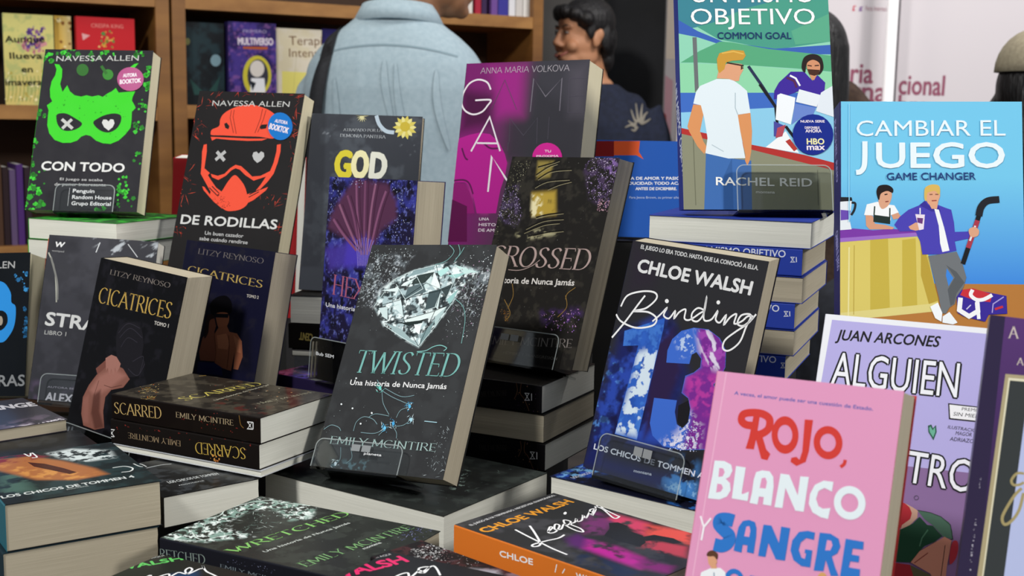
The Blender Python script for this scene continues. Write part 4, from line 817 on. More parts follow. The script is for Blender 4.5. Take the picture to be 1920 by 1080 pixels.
ART['cambiar']['lay'] = [
 ['P','#b5793c',[[-2.4,79.3],[161.1,80.2],[163.3,35],[-2.5,31.8]]],
 ['P','#d6c468',[[0.1,116.1],[67.2,121.6],[76.3,105.9],[85.1,61.8],[85,55.5],[0,47.7]]],
 ['P','#c4ae48',[[26.3,118],[41.8,119.7],[43,57.9],[26.1,54.4]]],
 ['P','#c4ae48',[[54.1,118.3],[65.7,120],[66.7,58.3],[53.7,54.9]]],
 ['P','#b89c3c',[[70.2,112.1],[74.8,105.8],[85.1,64.9],[76.7,61.6],[70,86.8]]],
 ['P','#dccf84',[[0,52.4],[83.6,62.5],[85,55.5],[39.1,49.9],[2.2,46.1]]],
 ['L','#e6dc9c',1.2,[[7.9,111.3],[7.1,49.4]]],
 ['L','#b59c40',0.6,[[12.4,113],[11.7,51]]],
 ['P','#7a3aa4',[[0.1,126.5],[11.6,128.2],[28.7,126.8],[47.2,128.1],[67.3,126.4],[68,122.4],[0.1,115.7]]],
 ['P','#9b6cc4',[[0.1,119.3],[67.2,125.1],[68,122],[0.1,115.7]]],
 ['P','#e2e8ee',[[0.2,154.6],[10.5,153.9],[8.5,135.4],[10.1,127.4],[0.1,126.5]]],
 ['P','#6a4cae',[[0.5,144.9],[9.2,144.2],[8.2,136.2],[0.5,135.3]]],
 ['P','#23262c',[[0.2,156.5],[10.2,156.3],[10.9,153.1],[0.2,152.2]]],
 ['C','#23262c',2,[[10.1,151.5],[13.3,150.7],[12.5,145],[9.8,140.2]]],
 ['P','#d49a7c',[[22.2,141.1],[28.7,139.6],[30.3,132.7],[39.5,131.7],[47.2,129.4],[45.7,127.8],[25.6,127.5],[22.8,130.7]]],
 ['P','#d49a7c',[[44.2,142.1],[50.7,143],[53.8,138.2],[46.5,136.6]]],
 ['P','#f0f2f4',[[23.4,150],[32.7,152.5],[41.2,150.1],[47.4,149.4],[51.2,143],[44.2,140.5],[44.2,135.7],[29.5,135.6],[29.5,140.1],[21,140.3]]],
 ['P','#22302c',[[29.4,140.7],[43.9,138.9],[43.6,132.5],[29,134.3]]],
 ['L','#2c3c38',1.2,[[30.3,148.4],[29.7,140.4]]],
 ['L','#2c3c38',1.2,[[43.5,146.9],[43.4,138.6]]],
 ['B','#d8a284',[[33.8,161.3],[39.7,163.8],[45.1,160.6],[44.3,153.4],[41.2,148.2],[36.5,146.1],[33.8,151.7]]],
 ['B','#241c1c',[[31.9,162.1],[34.3,166.9],[41.3,167.8],[46.2,164.6],[45.9,160.6],[41.2,162.2],[35.8,159.7],[34.2,154.1],[32.7,156.5]]],
 ['L','#2a2020',1,[[38.9,158.9],[41.5,159.4]]],
 ['L','#8a4038',1,[[39.6,152.5],[42.4,152.9]]],
 ['P','#4a42b0',[[47.3,131.8],[51.9,139],[59.7,145.5],[69,149.6],[73.6,153.6],[84.4,150.5],[92,147.4],[96.6,145.9],[98.8,134.7],[99.5,126],[111.7,126.6],[112.8,120.6],[99.4,117.6],[100.8,109.3],[87.3,106],[71.4,105.5],[69.5,116.9],[65.7,126.4],[51.9,125.9]]],
 ['P','#3a3296',[[69,149.6],[73.6,153.6],[76.7,149.7],[82.8,147.3],[85.9,148.9],[87.4,144.2],[79.7,144.1]]],
 ['P','#f0f2f4',[[82,146.5],[85.9,145.8],[90.3,129.9],[94.7,109.3],[88.6,107.9],[86.8,115.5],[85.7,131.4]]],
 ['P','#dba283',[[59.6,130.3],[65.8,134.1],[72.2,133.2],[71.9,128.1],[65.7,126.7],[61.1,127.9]]],
 ['P','#e8dce8',[[65.5,141.6],[73.8,141.2],[72.6,128.1],[68.8,127.2],[67.3,133.6]]],
 ['P','#6b3a7c',[[67,138.4],[72.3,138],[71.6,132.8],[67.3,134.1]]],
 ['L','#eeeeee',1,[[69.7,147.2],[69.7,141.6]]],
 ['B','#dfa583',[[74.4,160],[79.9,164.1],[86.8,160.9],[85.9,154.5],[82.1,149.7],[77.4,150.5],[74.9,155.2]]],
 ['P','#dfa583',[[75.2,155.2],[85.9,155.3],[84.3,146.5],[79.7,146.5]]],
 ['B','#d8b45e',[[73.4,160.8],[74.5,165.7],[79.9,168.4],[86.1,167.4],[87.2,161.8],[86,159.3],[82.9,162.5],[78.3,161.7],[76,160.1],[75.2,153.6],[73.6,155.2]]],
 ['L','#8a5a48',1,[[78,159.3],[80.6,159.5]]],
 ['L','#8a5a48',1,[[82.9,159.5],[85.7,159.5]]],
 ['L','#a04c40',1,[[79.8,153.7],[84.1,154]]],
 ['P','#6f7377',[[76.3,104.3],[87.3,106],[100.8,108.5],[106,96.7],[108.9,85.7],[106.5,77],[100.4,68.3],[98.8,62],[94.2,58.8],[91.1,53.2],[87.3,53.9],[85.1,68],[80.7,86.9]]],
 ['P','#585c60',[[91.5,96.5],[99,85.6],[92.8,74.5],[95,60.3],[98,62],[100.4,71.4],[107.3,81],[100.6,90.4]]],
 ['P','#3f86dc',[[92.2,93.4],[97.8,84.8],[93.6,77.6],[91.4,87.1]]],
 ['P','#f0f4f8',[[77.7,59.3],[84.3,63],[88,53.9],[87.2,46.1],[81.9,49.1]]],
 ['P','#eef2f6',[[88.3,50.8],[94.1,54.8],[100.9,45.6],[97.1,43.9],[88,45.3]]],
 ['C','#23242a',6,[[120.2,140.5],[122.3,148.5],[128,154.1],[138,155.5]]],
 ['L','#1c1d22',4,[[120.2,140.5],[106,97.5]]],
 ['L','#a83a4c',4.2,[[119.1,136.5],[110.7,111.8]]],
 ['L','#e4e0e4',1.6,[[117.1,131.7],[112.3,118.2]]],
 ['B','#dba283',[[111.7,128.5],[116.3,130.5],[120.1,127.8],[119.3,123],[114.7,121.4],[112,123.7]]],
 ['P','#3b2c96',[[100.4,68.3],[105,74.7],[115.6,74.8],[142.8,69.8],[143.3,54.1],[127.5,53.1],[124.4,46.8],[106.2,51.1],[101,54.2]]],
 ['P','#c8323c',[[105.8,74.7],[114.1,76.1],[130.7,71.1],[129.1,64.1],[115.5,65.4],[103.4,69.9]]],
 ['C','#f2f2f4',3.2,[[114.1,74.8],[112.5,70.1],[117,66.2],[123.1,66.3],[130.7,70.4]]],
 ['L','#f2f2f4',4,[[103.7,67.6],[102.5,56.6],[110.8,51.2],[118.4,56],[117.8,63.9]]],
 ['L','#f2f2f4',3,[[117.8,65.4],[119.1,49]]],
 ['L','#a89cd8',1,[[130.5,54.7],[131.4,62.5],[140.5,68.9]]],
 ['L','#c8323c',2,[[132.8,57.9],[139.7,60.3]]],
 ['L','#cfc8e8',1,[[108.6,57.4],[112.4,61.4]]],
 ['T','#e8f3f8','CAMBIAR EL',[14.6,211.9],[129.6,0.9],15,'sans',0.006,0],
 ['T','#e8f3f8','UEGO',[32.3,183.4],[110.6,0.7],23.6,'sans',0.018,0],
 ['C','#e8f3f8',4.6,[[21.9,207.2],[21.8,192.4],[21,183.9],[17.8,179.5],[14.1,178.8]]],
 ['T','#28437c','GAME CHANGER',[40.9,172.2],[77,0.9],6.7,'sans',0.014,0],
 ['L','#8fd2ee',0.8,[[8.4,241.7],[7.8,134]]],
]
ART['cambiar']['spine'] = [
 ['T','#9c98d4','RACHEL REID',[12.4,4.4],[59.4,10.7],8.49,'sans',0.02,0],
 ['T','#9c98d4','CAMBIAR EL JUEGO',[117.9,9.7],[35.4,9.1],12.19,'sans',0.02,0],
]
ART['binding'] = {'board': '#16182c', 'res': 0.8, 'gloss': 0.55, 'spinecol': '#16182c'}
ART['binding']['base'] = [
 ['fill','#28282c'],
 ['spot','#2a2230',[[1.5,218.7],[35.7,193.5],[32.5,179.2],[7.3,169.2]],12,0.8],
 ['spot','#18205e',[[-0.3,1.3],[9.7,132.7],[60.6,151.8],[88.6,107.4],[83.6,37.6],[120.5,0.7]],9,1],
 ['fbm','#2c4cb4',15,0.45,0.68,3,0.85,[[-0.4,17.6],[4.2,126.6],[52.2,154.8],[73.9,139.2],[86,38.1]],8,[1,0]],
 ['fbm','#5a96e4',6,0.58,0.7,4,0.8,[[0.1,33.7],[1.6,114.1],[18.9,97.5],[18.1,37.8]],7,[1,0]],
 ['fbm','#10113a',12,0.5,0.7,8,0.8,[[-0.4,17.6],[4.2,126.6],[52.2,154.8],[73.9,139.2],[86,38.1]],8,[1,0]],
 ['spot','#2a1c46',[[50.2,127.1],[63.6,145.1],[81.2,109.8],[73.7,69.8],[58.6,41.3],[52.1,84.5]],5,1],
 ['spot','#1c1c24',[[18.4,34],[70.8,36.2],[117.8,40.9],[120,17.4],[76.7,13],[21.9,12.8]],8,0.85],
 ['fbm','#4a90dc',9,0.4,0.6,21,0.9,[[85.3,8.6],[98.3,31.3],[117,29.4],[124.4,-0.6],[95.4,-1.8]],9,[1,0]],
 ['fbm','#9ac8ee',4,0.58,0.68,22,0.9,[[89.6,6.4],[118.3,16.9],[122.8,-1.1],[97.6,-2.9]],6,[1,0]],
]
ART['binding']['lay'] = [
 ['N','#2f62c4',[[13.1,133.2],[52.8,152.6],[53.8,143.4],[51.7,37.4],[27,37.5],[31.4,122.6],[15.1,119]],[['fill','#2f62c4'],['fbm','#2450ac',12,0.45,0.7,10,0.8,None,3,[1,0]],['fbm','#4a86dc',7,0.5,0.65,13,0.6,None,3,[1,0]],['fbm','#d8e8f4',9,0.5,0.57,11,1,[[31.5,115.7],[52.6,126.6],[55.9,104.8],[49.6,41.1],[26.9,39.8],[32.8,88.4]],5,[1,0]]],0.6],
 ['N','#3d68cc',[[64.4,112.6],[62.8,123.6],[65.1,134.7],[72.7,143.8],[84.5,148.8],[99.3,149.9],[112.3,144.2],[120.9,134.5],[123.8,120],[120.8,109.1],[116.1,102.5],[124.8,96.8],[132,86.2],[135,72],[132.5,56.6],[122.8,45.3],[98.8,39.2],[79.5,38.1],[66.6,45.1],[61.1,55.4],[59.8,78.8],[83.5,81.5],[83.9,71],[88.7,60.6],[95.1,58.3],[99.3,64.9],[98.4,77.1],[94.1,85.6],[86.4,88.8],[86.4,104.7],[94.3,109.5],[99.3,115.2],[98.5,122.7],[92.4,127.6],[88.4,124.6],[87.9,115.9]],[['fill','#3d6cd0'],['spot','#7a2a94',[[87.8,153.2],[121.1,155.2],[150.6,49.7],[99.2,37.5],[101.1,64.4],[99.6,79.2],[86.2,89.7],[88.8,105.5],[99.3,115.2]],4,1],['fbm','#c03ca4',9,0.42,0.6,15,0.9,[[86.7,105.1],[124.7,114.6],[123.4,76.9],[98.4,75.2]],6,[1,0]],['fbm','#a84ab4',6,0.5,0.62,25,0.9,[[88.7,149.5],[119.7,143.7],[124.7,114.6],[99.3,115.2]],4,[1,0]],['fbm','#e4dcf0',5,0.5,0.57,14,0.95,[[86.8,148.2],[99.2,150.4],[122,132.8],[123.5,115.3],[107.4,116.8],[95.7,129.8]],5,[3,-0.9]],['fbm','#c4d8f4',4,0.54,0.6,16,0.9,[[68.5,134.3],[85,147],[91.6,129],[78.5,120.8]],4,[1,0]],['fbm','#e8e4f4',3,0.5,0.55,18,1,[[91.1,52.4],[99.2,72.1],[112.2,63.7],[114.4,40.1],[90.1,34.2],[77.5,39.4]],7,[1,0]]],0.6],
 ['P','#17161c',[[86,77.2],[95.2,84],[98.4,75.2],[98.5,64.7],[94.3,59.1],[88.6,62.5]]],
 ['D',['#d8dcf4','#8aa4e8'],150,[[91.4,59],[108,66],[114,41.6],[85.8,36.5]],0.3,0.9,61,'dot'],
 ['T','#c9c9c9','EL JUEGO LO ERA TODO. HASTA QUE LA CONOCIÓ A ELLA.',[10.9,212.3],[123.6,-2.7],3.99,'sans',0.035,0],
 ['T','#e2e2e2','CHLOE WALSH',[12.3,190.5],[119.8,-3.7],12.47,'sans',0.035,0],
 ['C','#f4f4f4',1.7,[[3.4,155],[8,166.3],[22.7,172.7],[36.1,173.8],[39.7,168.5],[31,158.1],[18.4,153.1],[34.1,154.7],[44.3,150.5],[41.6,143.2],[24.6,138.2],[7.5,141.2],[0.1,147]]],
 ['C','#f4f4f4',1.8,[[27,169.4],[21.4,159.5],[12,142],[1.2,124.5]]],
 ['C','#f4f4f4',1.6,[[40.7,147],[47.7,155],[52.7,161.8],[51.1,154.6],[57.2,152.7],[62,160.4],[62.5,153.7],[66.4,160.2],[72.2,163.6],[73.1,155.5],[78.7,155.1],[87.6,162.8],[91.2,165.7],[84.4,167],[79.7,161.4],[81.2,155.5],[87.2,155.4],[91.3,163.4],[90.6,178.6],[91.3,163.4],[93.7,157.1],[100.2,159.2],[104.5,167.5],[104.3,159.9],[109,157.8],[113.5,165.3],[113.5,156.7],[117.9,164.1],[123.3,167.9],[123.2,159.4],[129.7,162.4],[134.6,167.9],[139.7,167.8],[132.6,159.1],[126.2,159.9],[128.4,167.8],[137.3,169.3],[135,157.7],[132.1,144.1],[123.9,135.1],[117.5,135.8],[117.8,143.3],[126,152.3],[136.1,161.6],[142,171]]],
 ['E','#f4f4f4',[51.1,168],[2,0.30000000000001137],[0.5,-1.9000000000000057]],
 ['E','#f4f4f4',[103.3,175.3],[1.7999999999999972,0.29999999999998295],[0.4000000000000057,-1.8000000000000114]],
 ['T','#d9dcea','LOS CHICOS DE TOMMEN AS',[8.2,18.8],[122,1.1],5.41,'sans',0.03,0],
 ['T','#c4cadc','montena',[55.7,8.6],[18.9,1.4],2.7,'sans',0.03,0],
]
ART['binding']['spine'] = [
]
ART['rojo'] = {'board': '#c23a3c', 'res': 4, 'gloss': 0.55, 'spinecol': '#e39ac0'}
ART['rojo']['base'] = [
 ['fill','#e39ac0'],
]
ART['rojo']['lay'] = [
 ['L','#eeb4d0',0.8,[[7.5,199.6],[6,61]]],
 ['T','#5a62b0','A veces, el amor puede ser una cuestión de Estado.',[15.6,185.3],[95,0.2],2.5,'sans',0.02,0],
 ['C','#d43b33',5.2,[[31.5,165.9],[27,166.1],[23.6,168.5],[24.4,172.8],[30.8,174.7],[38.2,174.5],[43.1,171.6],[43.3,165.3],[38.8,161.2],[33.9,160.2]]],
 ['P','#d43b33',[[31.7,173.7],[36.1,174.2],[36,158.8],[35.4,150.3],[29.5,150.1],[30.8,158.1]]],
 ['P','#d43b33',[[33.6,162],[38.6,162.6],[44,151.5],[47.3,148.9],[45.8,144.5],[41.4,144.9],[36.9,154.7]]],
 ['R','#d43b33',[55.3,162.7],[64.6,162.8],[56.5,150.4],0.46],
 ['P','#d43b33',[[67.1,174.5],[72.7,174.8],[72.9,154.1],[71.8,147.1],[66,143.6],[61.7,145.7],[61.8,148.4],[65.1,149.6],[67.5,147.9],[68.5,153.5]]],
 ['R','#d43b33',[84.6,161.5],[94.2,161.4],[85.2,150.8],0.46],
 ['C','#d43b33',2.2,[[97.3,152.1],[97,149.4],[94.9,147.1]]],
 ['P','#e6f0f4',[[8.9,139.2],[16,139.8],[21.2,138],[22.7,134.1],[21.2,129.8],[18.8,128.2],[22.3,125.8],[23.5,121.1],[21.6,116.7],[16.7,113.9],[8.3,113.4],[8.4,117.9],[8.9,128.8]]],
 ['P','#e39ac0',[[13.1,134.8],[15.9,134.8],[17.4,132.5],[16.4,129.5],[13.4,128.6]]],
 ['P','#e39ac0',[[13.4,124.1],[16.4,124.1],[17.9,121.9],[16.7,119.2],[13.5,118.1]]],
 ['P','#e6f0f4',[[24.7,137.7],[31.7,137.7],[31.5,120.3],[32.4,120],[36.4,122.3],[36.5,116],[25.2,116]]],
 ['P','#e6f0f4',[[39.4,135.7],[43.4,137.5],[48.6,137.5],[51.6,134.3],[52.8,128],[53,115.6],[47.3,115.5],[47.2,120.3],[43.8,120.2],[43.6,114.9],[38,115],[38.6,121.8],[38.5,130.7]]],
 ['P','#e39ac0',[[43.8,132.3],[46.3,133.1],[47.8,130.5],[47.6,126],[43.4,125.8]]],
 ['P','#e6f0f4',[[56.2,137.2],[62.1,137.3],[69.8,125],[69.6,137.4],[75.4,137.8],[75.2,115.2],[69.6,115.1],[60.9,128.5],[60.8,115.3],[55.4,115]]],
 ['P','#e6f0f4',[[91.8,137.1],[91.7,130.8],[86.6,132.4],[83,129.9],[82.1,124.6],[84.4,120.3],[87.3,119.2],[92.2,120.4],[91.6,113.3],[86.9,113.6],[81,115.8],[77.8,120.8],[77.7,127.1],[80,133.4],[85.2,136.9]]],
 ['R','#e6f0f4',[103.9,125.6],[114,126.4],[105,115.1],0.45],
 ['L','#f6eef4',1.4,[[5,100.9],[8.6,94.1],[8.3,85.2]]],
 ['L','#f6eef4',1.4,[[12.7,100.7],[8.6,94.1]]],
 ['C','#2d76c8',8.5,[[28.9,101.6],[24,102],[19.3,100.8],[19,97.5],[23.5,94.2],[27.4,91.6],[27.3,87.2],[23.4,84.1],[17.7,84.2]]],
 ['P','#2d76c8',[[35.2,102.6],[39.3,104.1],[43.7,103.3],[45.4,99.5],[46,94.1],[46,83.1],[41.1,83.2],[40.9,87.6],[37.6,87.4],[37.6,82.2],[31.9,82.6],[32.3,90.9],[32.9,98.2]]],
 ['P','#e39ac0',[[38.3,99.5],[40.3,100.1],[41.4,97.3],[41.2,93.2],[37.8,93]]],
 ['P','#2d76c8',[[49.7,102.7],[55.2,103],[61.8,92.9],[61.8,103.5],[67.9,103.5],[67.5,82.5],[61.3,82.2],[54.8,91.6],[54.2,82.4],[49.1,82.3]]],
 ['P','#2d76c8',[[84.5,103.5],[84.4,98.8],[79.3,99.1],[76.2,95.8],[75.5,91],[78,86.4],[80.3,86],[80.6,89.6],[79.5,89.6],[79.6,92.1],[84.4,92.1],[84.5,81.4],[78.7,81.1],[73,83.9],[70.1,89.6],[70.4,96],[74,102.1],[79.5,103.8]]],
 ['P','#2d76c8',[[87.5,104],[94.6,104.5],[100.1,102.3],[101.9,97.7],[100.6,93.2],[97.4,90.7],[100.3,84.4],[103.3,79.6],[98.3,78.6],[93.8,87.8],[93.3,80.7],[87,79.9],[87.4,91.2]]],
 ['P','#e39ac0',[[93,100.3],[95.6,100.2],[96.8,97.5],[95.7,94.2],[92.6,93.7]]],
 ['P','#2d76c8',[[104.5,103.1],[116,103.2],[116.3,98.3],[109.7,97.9],[109.6,94.1],[114.5,94.2],[114.7,90.1],[109.3,89.8],[108.9,86],[116,86.2],[116.5,79.9],[104.1,79.4]]],
 ['R','#2d76c8',[35.4,64.2],[42.1,64.7],[36.1,57.2],0.45],
 ['P','#2d76c8',[[45.7,69],[55.8,69.3],[54.9,64.1],[46.6,63.3]]],
 ['P','#f0f2f4',[[11.7,64.5],[18.9,69.1],[24.9,69.8],[28.7,67.7],[30.9,54.6],[10.5,50.6]]],
 ['P','#dca27c',[[14.4,75.6],[20.3,76.6],[21.9,72.9],[20.1,69.3],[17.9,69.3],[15.9,71]]],
 ['B','#5a3a28',[[13.7,76.2],[14.6,78.8],[17.9,80.1],[21.4,78.4],[21.4,74.8],[19,76.4],[16,75.8]]],
 ['P','#dca27c',[[18.2,70.6],[21.6,71.2],[22.4,69],[18.1,68.2]]],
 ['L','#8a9cb0',0.8,[[20.7,66.2],[22.3,59.3]]],
 ['E','#d8a468',[93,77.2],[2.700000000000003,0.5999999999999943],[0.29999999999999716,-2.6000000000000085]],
]
ART['rojo']['spine'] = [
]
ART['alguien'] = {'board': '#e8eaf4', 'res': 4, 'gloss': 0.55, 'spinecol': '#e8eaf4'}
ART['alguien']['base'] = [
 ['fill','#eef0f6'],
]
ART['alguien']['lay'] = [
 ['P','#b7b0e6',[[6.4,218.6],[133.8,218.6],[132.6,28.2],[-1.9,2.3],[4.8,169]]],
 ['P','#8a6c9c',[[77.8,107.4],[128,109.4],[128.8,11.9],[82.9,2.6]]],
 ['T','#17161c','JUAN ARCONES',[11.9,202.2],[80.8,2.3],9.08,'sans',0.02,0.2],
 ['T','#17161c','ALGUIEN',[12.4,164.5],[98.8,1.5],28.85,'sansc',0.036,0],
 ['T','#f2f4fa','ALGUIEN',[12.4,164.5],[98.8,1.5],28.85,'sansc',0,0],
 ['P','#17161c',[[105.4,160.8],[140,161],[140.4,149],[107.5,148.3]]],
 ['P','#f4f4f8',[[106.5,159.9],[139.4,160.1],[139.5,150.1],[108.3,149.4]]],
 ['T','#17161c','PREMIO',[116.1,156.5],[14.1,0.4],2.6,'sans',0.01,0],
 ['T','#17161c','SIN MIEDO',[110.2,151.7],[23.3,0.4],3,'sans',0.01,0.15],
 ['T','#2a2838','ILUSTRACIONES',[107.4,141.2],[27.4,-0.3],2.6,'sans',0,0.15],
 ['T','#2a2838','MAGOR',[113.6,137],[11.9,0.2],3,'sans',0,0.15],
 ['T','#2a2838','ADRIAZOLA',[110,132],[22,0.4],3.1,'sans',0,0.15],
 ['P','#2d5a4c',[[95,142.6],[92.5,141.2],[93.5,136.2],[98,130.4],[99.6,137.1],[98.5,142.6],[96.5,139.7]]],
 ['P','#6cb49a',[[94.4,141.1],[93.7,139.3],[94.6,136.4],[97.6,132.7],[98.6,137.3],[97.8,140.9],[96.5,138.1]]],
 ['T','#17161c','NOSOTROS',[7.6,97],[136.1,-3.1],26.1,'sansc',0.036,0],
 ['T','#f2f4fa','NOSOTROS',[7.6,97],[136.1,-3.1],26.1,'sansc',0,0],
 ['B','#b02a34',[[73.3,77.8],[82.2,78.8],[88.6,74.7],[90.1,69.5],[86.1,62.4],[79.2,60.2]]],
 ['P','#c8a08c',[[82.7,78.8],[88.8,76.6],[93.1,74.6],[93.3,69.1],[87.9,61.8],[82.1,58.4],[82.6,61.7],[88.2,67.3],[88.9,72],[86.6,76.2]]],
 ['P','#4c6e5c',[[93.1,74.6],[102.3,74.7],[110.5,72.9],[117,69.5],[119.8,63.6],[121,57.5],[114,58.1],[105.2,65.6],[98.6,69.1]]],
 ['P','#1f4632',[[90.3,64],[94.9,70.3],[101.3,65],[105.3,65.2],[113.1,58.4],[108.4,53.5],[101.1,48.6],[97.3,43.4],[92.2,34.7],[80.8,33],[79.6,56.6]]],
 ['L','#16241c',0.5,[[92.6,74.9],[102.3,74.7],[110.5,72.9],[118,67.9],[121,57.5],[109.3,53.7],[98.1,44.4],[92.6,34.8]]],
 ['L','#4c7a60',0.9,[[102.2,61.5],[98.6,54.5],[97.6,48]]],
 ['P','#c88a74',[[92.6,34.8],[98.1,44.4],[109.3,53.7],[114.8,58.3],[120.2,56.5],[119.1,36.6],[119.4,18.8],[115.2,18],[107.8,29.1]]],
 ['L','#3a2420',0.5,[[116,52.2],[115.7,28.8]]],
 ['L','#7a2c28',0.6,[[95.3,34.8],[104.3,44.2]]],
 ['B','#b03440',[[121.2,55.8],[124.5,56.4],[125.7,50.3],[124.4,42.9],[121,38.7],[120,47.5]]],
 ['P','#a02a34',[[79.1,32.3],[92.4,32.9],[97.5,27.1],[99.9,15],[80,11.1]]],
 ['P','#5c5a40',[[92.4,32.9],[107.9,28.2],[111,17.2],[99.9,15]]],
 ['R','#4a4258',[90.7,84.3],[92.5,84.6],[90.9,82.5],0.25],
]
ART['alguien']['spine'] = [
]
ART['purple'] = {'board': '#2d2640', 'res': 3, 'gloss': 0.3, 'spinecol': '#2d2640'}
ART['purple']['base'] = [
 ['fill','#4c3566'],
 ['grad','#5a3a74','#332a48',[9.4,205.2],[10,66.9]],
]
ART['purple']['lay'] = [
 ['P','#332b47',[[-0.6,206.9],[9.1,207.5],[12.3,34.1],[-1.5,31.4]]],
 ['P','#b0a380',[[13.6,169.5],[44.4,171.2],[57.4,43.1],[12,34.1],[12.7,90.7]]],
 ['P','#e2dcc0',[[15.7,167.3],[44.7,168.7],[57.4,43.1],[14.8,34.6]]],
 ['P','#3b3f40',[[16.8,165.7],[44.9,167.1],[57.4,43.1],[15.7,34.8]]],
 ['P','#b9c2e8',[[28.5,148.6],[46.8,149.8],[57.4,43.1],[27.8,37.2]]],
 ['C','#a89a6c',1.6,[[32.1,107.3],[27.9,106.6],[25.2,101.9],[26.6,99.1],[30.1,99.7],[32.7,101.7]]],
 ['C','#a89a6c',1.8,[[31.8,97.7],[28.1,92.4],[23.6,81.7],[22.5,76.1],[24.6,73],[28.5,76.4],[31.9,83.9],[33.2,94.9]]],
 ['D',['#cfcbd8'],30,[[6.2,76.2],[7.3,76.4],[7.5,38.8],[6.4,38.5]],0.15,0.5,71,'dot'],
 ['D',['#b0acbc'],10,[[5.8,100.9],[6.9,101],[7.2,92.6],[6.1,92.4]],0.15,0.4,72,'dot'],
 ['T','#d6c8c0','A',[12.4,193.1],[6.5,0.6],7.68,'serif',0.03,0],
 ['T','#d6c8c0','A',[19.4,176.3],[4.6,0.3],4.74,'serif',0.03,0],
]
ART['purple']['spine'] = [
]
ART['cic1'] = {'board': '#0e0d10', 'res': 1, 'gloss': 0.3, 'spinecol': '#0e0d10'}
ART['cic1']['base'] = [
 ['fill','#0e0d10'],
 ['fbm','#26242c',12,0.5,0.75,9,0.4,None,3,[1,0]],
]
ART['cic1']['lay'] = [
 ['T','#8a8078','LITZY REYNOSO',[22.1,205.9],[105.2,0.7],5.7,'serif',0,0],
 ['T','#c2a052','CICATRICES',[11,170.8],[127.2,2.6],18.04,'serif',0.02,0],
 ['T','#c9c4bc','TOMO 1',[114.2,162.7],[23.9,0.7],4.21,'sans',0.03,0],
 ['B','#1d1b20',[[56.4,147.9],[72.1,158.4],[92.3,156.6],[103.2,140],[105.7,124.1],[112.7,117.3],[104.4,102.1],[84.8,98.1],[68.9,108.7],[58.2,128.8]]],
 ['C','#34313a',0.8,[[58.1,142.6],[70.8,156],[92.2,154.3]]],
 ['C','#34313a',0.8,[[61.8,137.8],[76.4,151.5],[99.3,144.7]]],
 ['C','#34313a',0.8,[[91.7,115.9],[107.7,124.5],[107.4,105.4]]],
 ['C','#34313a',0.8,[[86.3,106.6],[104.4,102.1],[112.7,117.3]]],
 ['C','#34313a',0.8,[[67.1,127.7],[75.7,140.3],[93.1,138.1]]],
 ['N','#855448',[[34.6,88],[45.5,101.3],[60.9,107.1],[78.4,105.1],[93.1,95.7],[85,84.4],[66,77.7],[58.4,67.8],[59.8,51.5],[67.2,33.8],[51.8,28.1],[30.7,28.4],[22.8,40.6],[19.7,59.6],[25.7,74.9]],[['fill','#8a5a4e'],['spot','#a87266',[[40.8,89.2],[62.5,101.9],[84.8,98.1],[65.1,80.3],[40.2,64],[29.5,70.1]],4,0.9],['spot','#5c362e',[[37.3,66.2],[47.8,73.9],[53.4,50.1],[67.2,33.8],[51.8,28.1],[40,44.4]],3,0.9],['spot','#9a665a',[[20.5,57],[29.1,64.4],[38.1,32.8],[29.1,30.8]],3,0.8]],0.8],
 ['P','#7c4c42',[[32.1,95.9],[45.5,108.3],[56,108.9],[46.4,98.7],[37.1,89.9]]],
 ['P','#a87468',[[45.1,110.7],[53.7,116.3],[63.2,115.9],[72.8,109.5],[72.2,104.9],[68.8,98.2],[64.4,103.9],[65,94.1],[58.5,101.1],[57.8,92.6],[52.1,101],[50.5,96.7]]],
 ['L','#5a342c',0.6,[[41.6,83.8],[38.6,66.4],[41.2,44.7]]],
 ['L','#5a342c',0.6,[[52.2,80.4],[65.1,80.3],[82.2,86.6]]],
]
ART['cic1']['spine'] = [
]
ART['cic2'] = {'board': '#16162c', 'res': 1, 'gloss': 0.3, 'spinecol': '#16162c'}
ART['cic2']['base'] = [
 ['fill','#16162c'],
 ['spot','#121220',[[46.7,146.4],[100.6,153.1],[131.6,117.7],[140.6,77.1],[52.4,69.3]],8,1],
 ['fbm','#26242c',12,0.5,0.75,9,0.4,None,3,[1,0]],
]
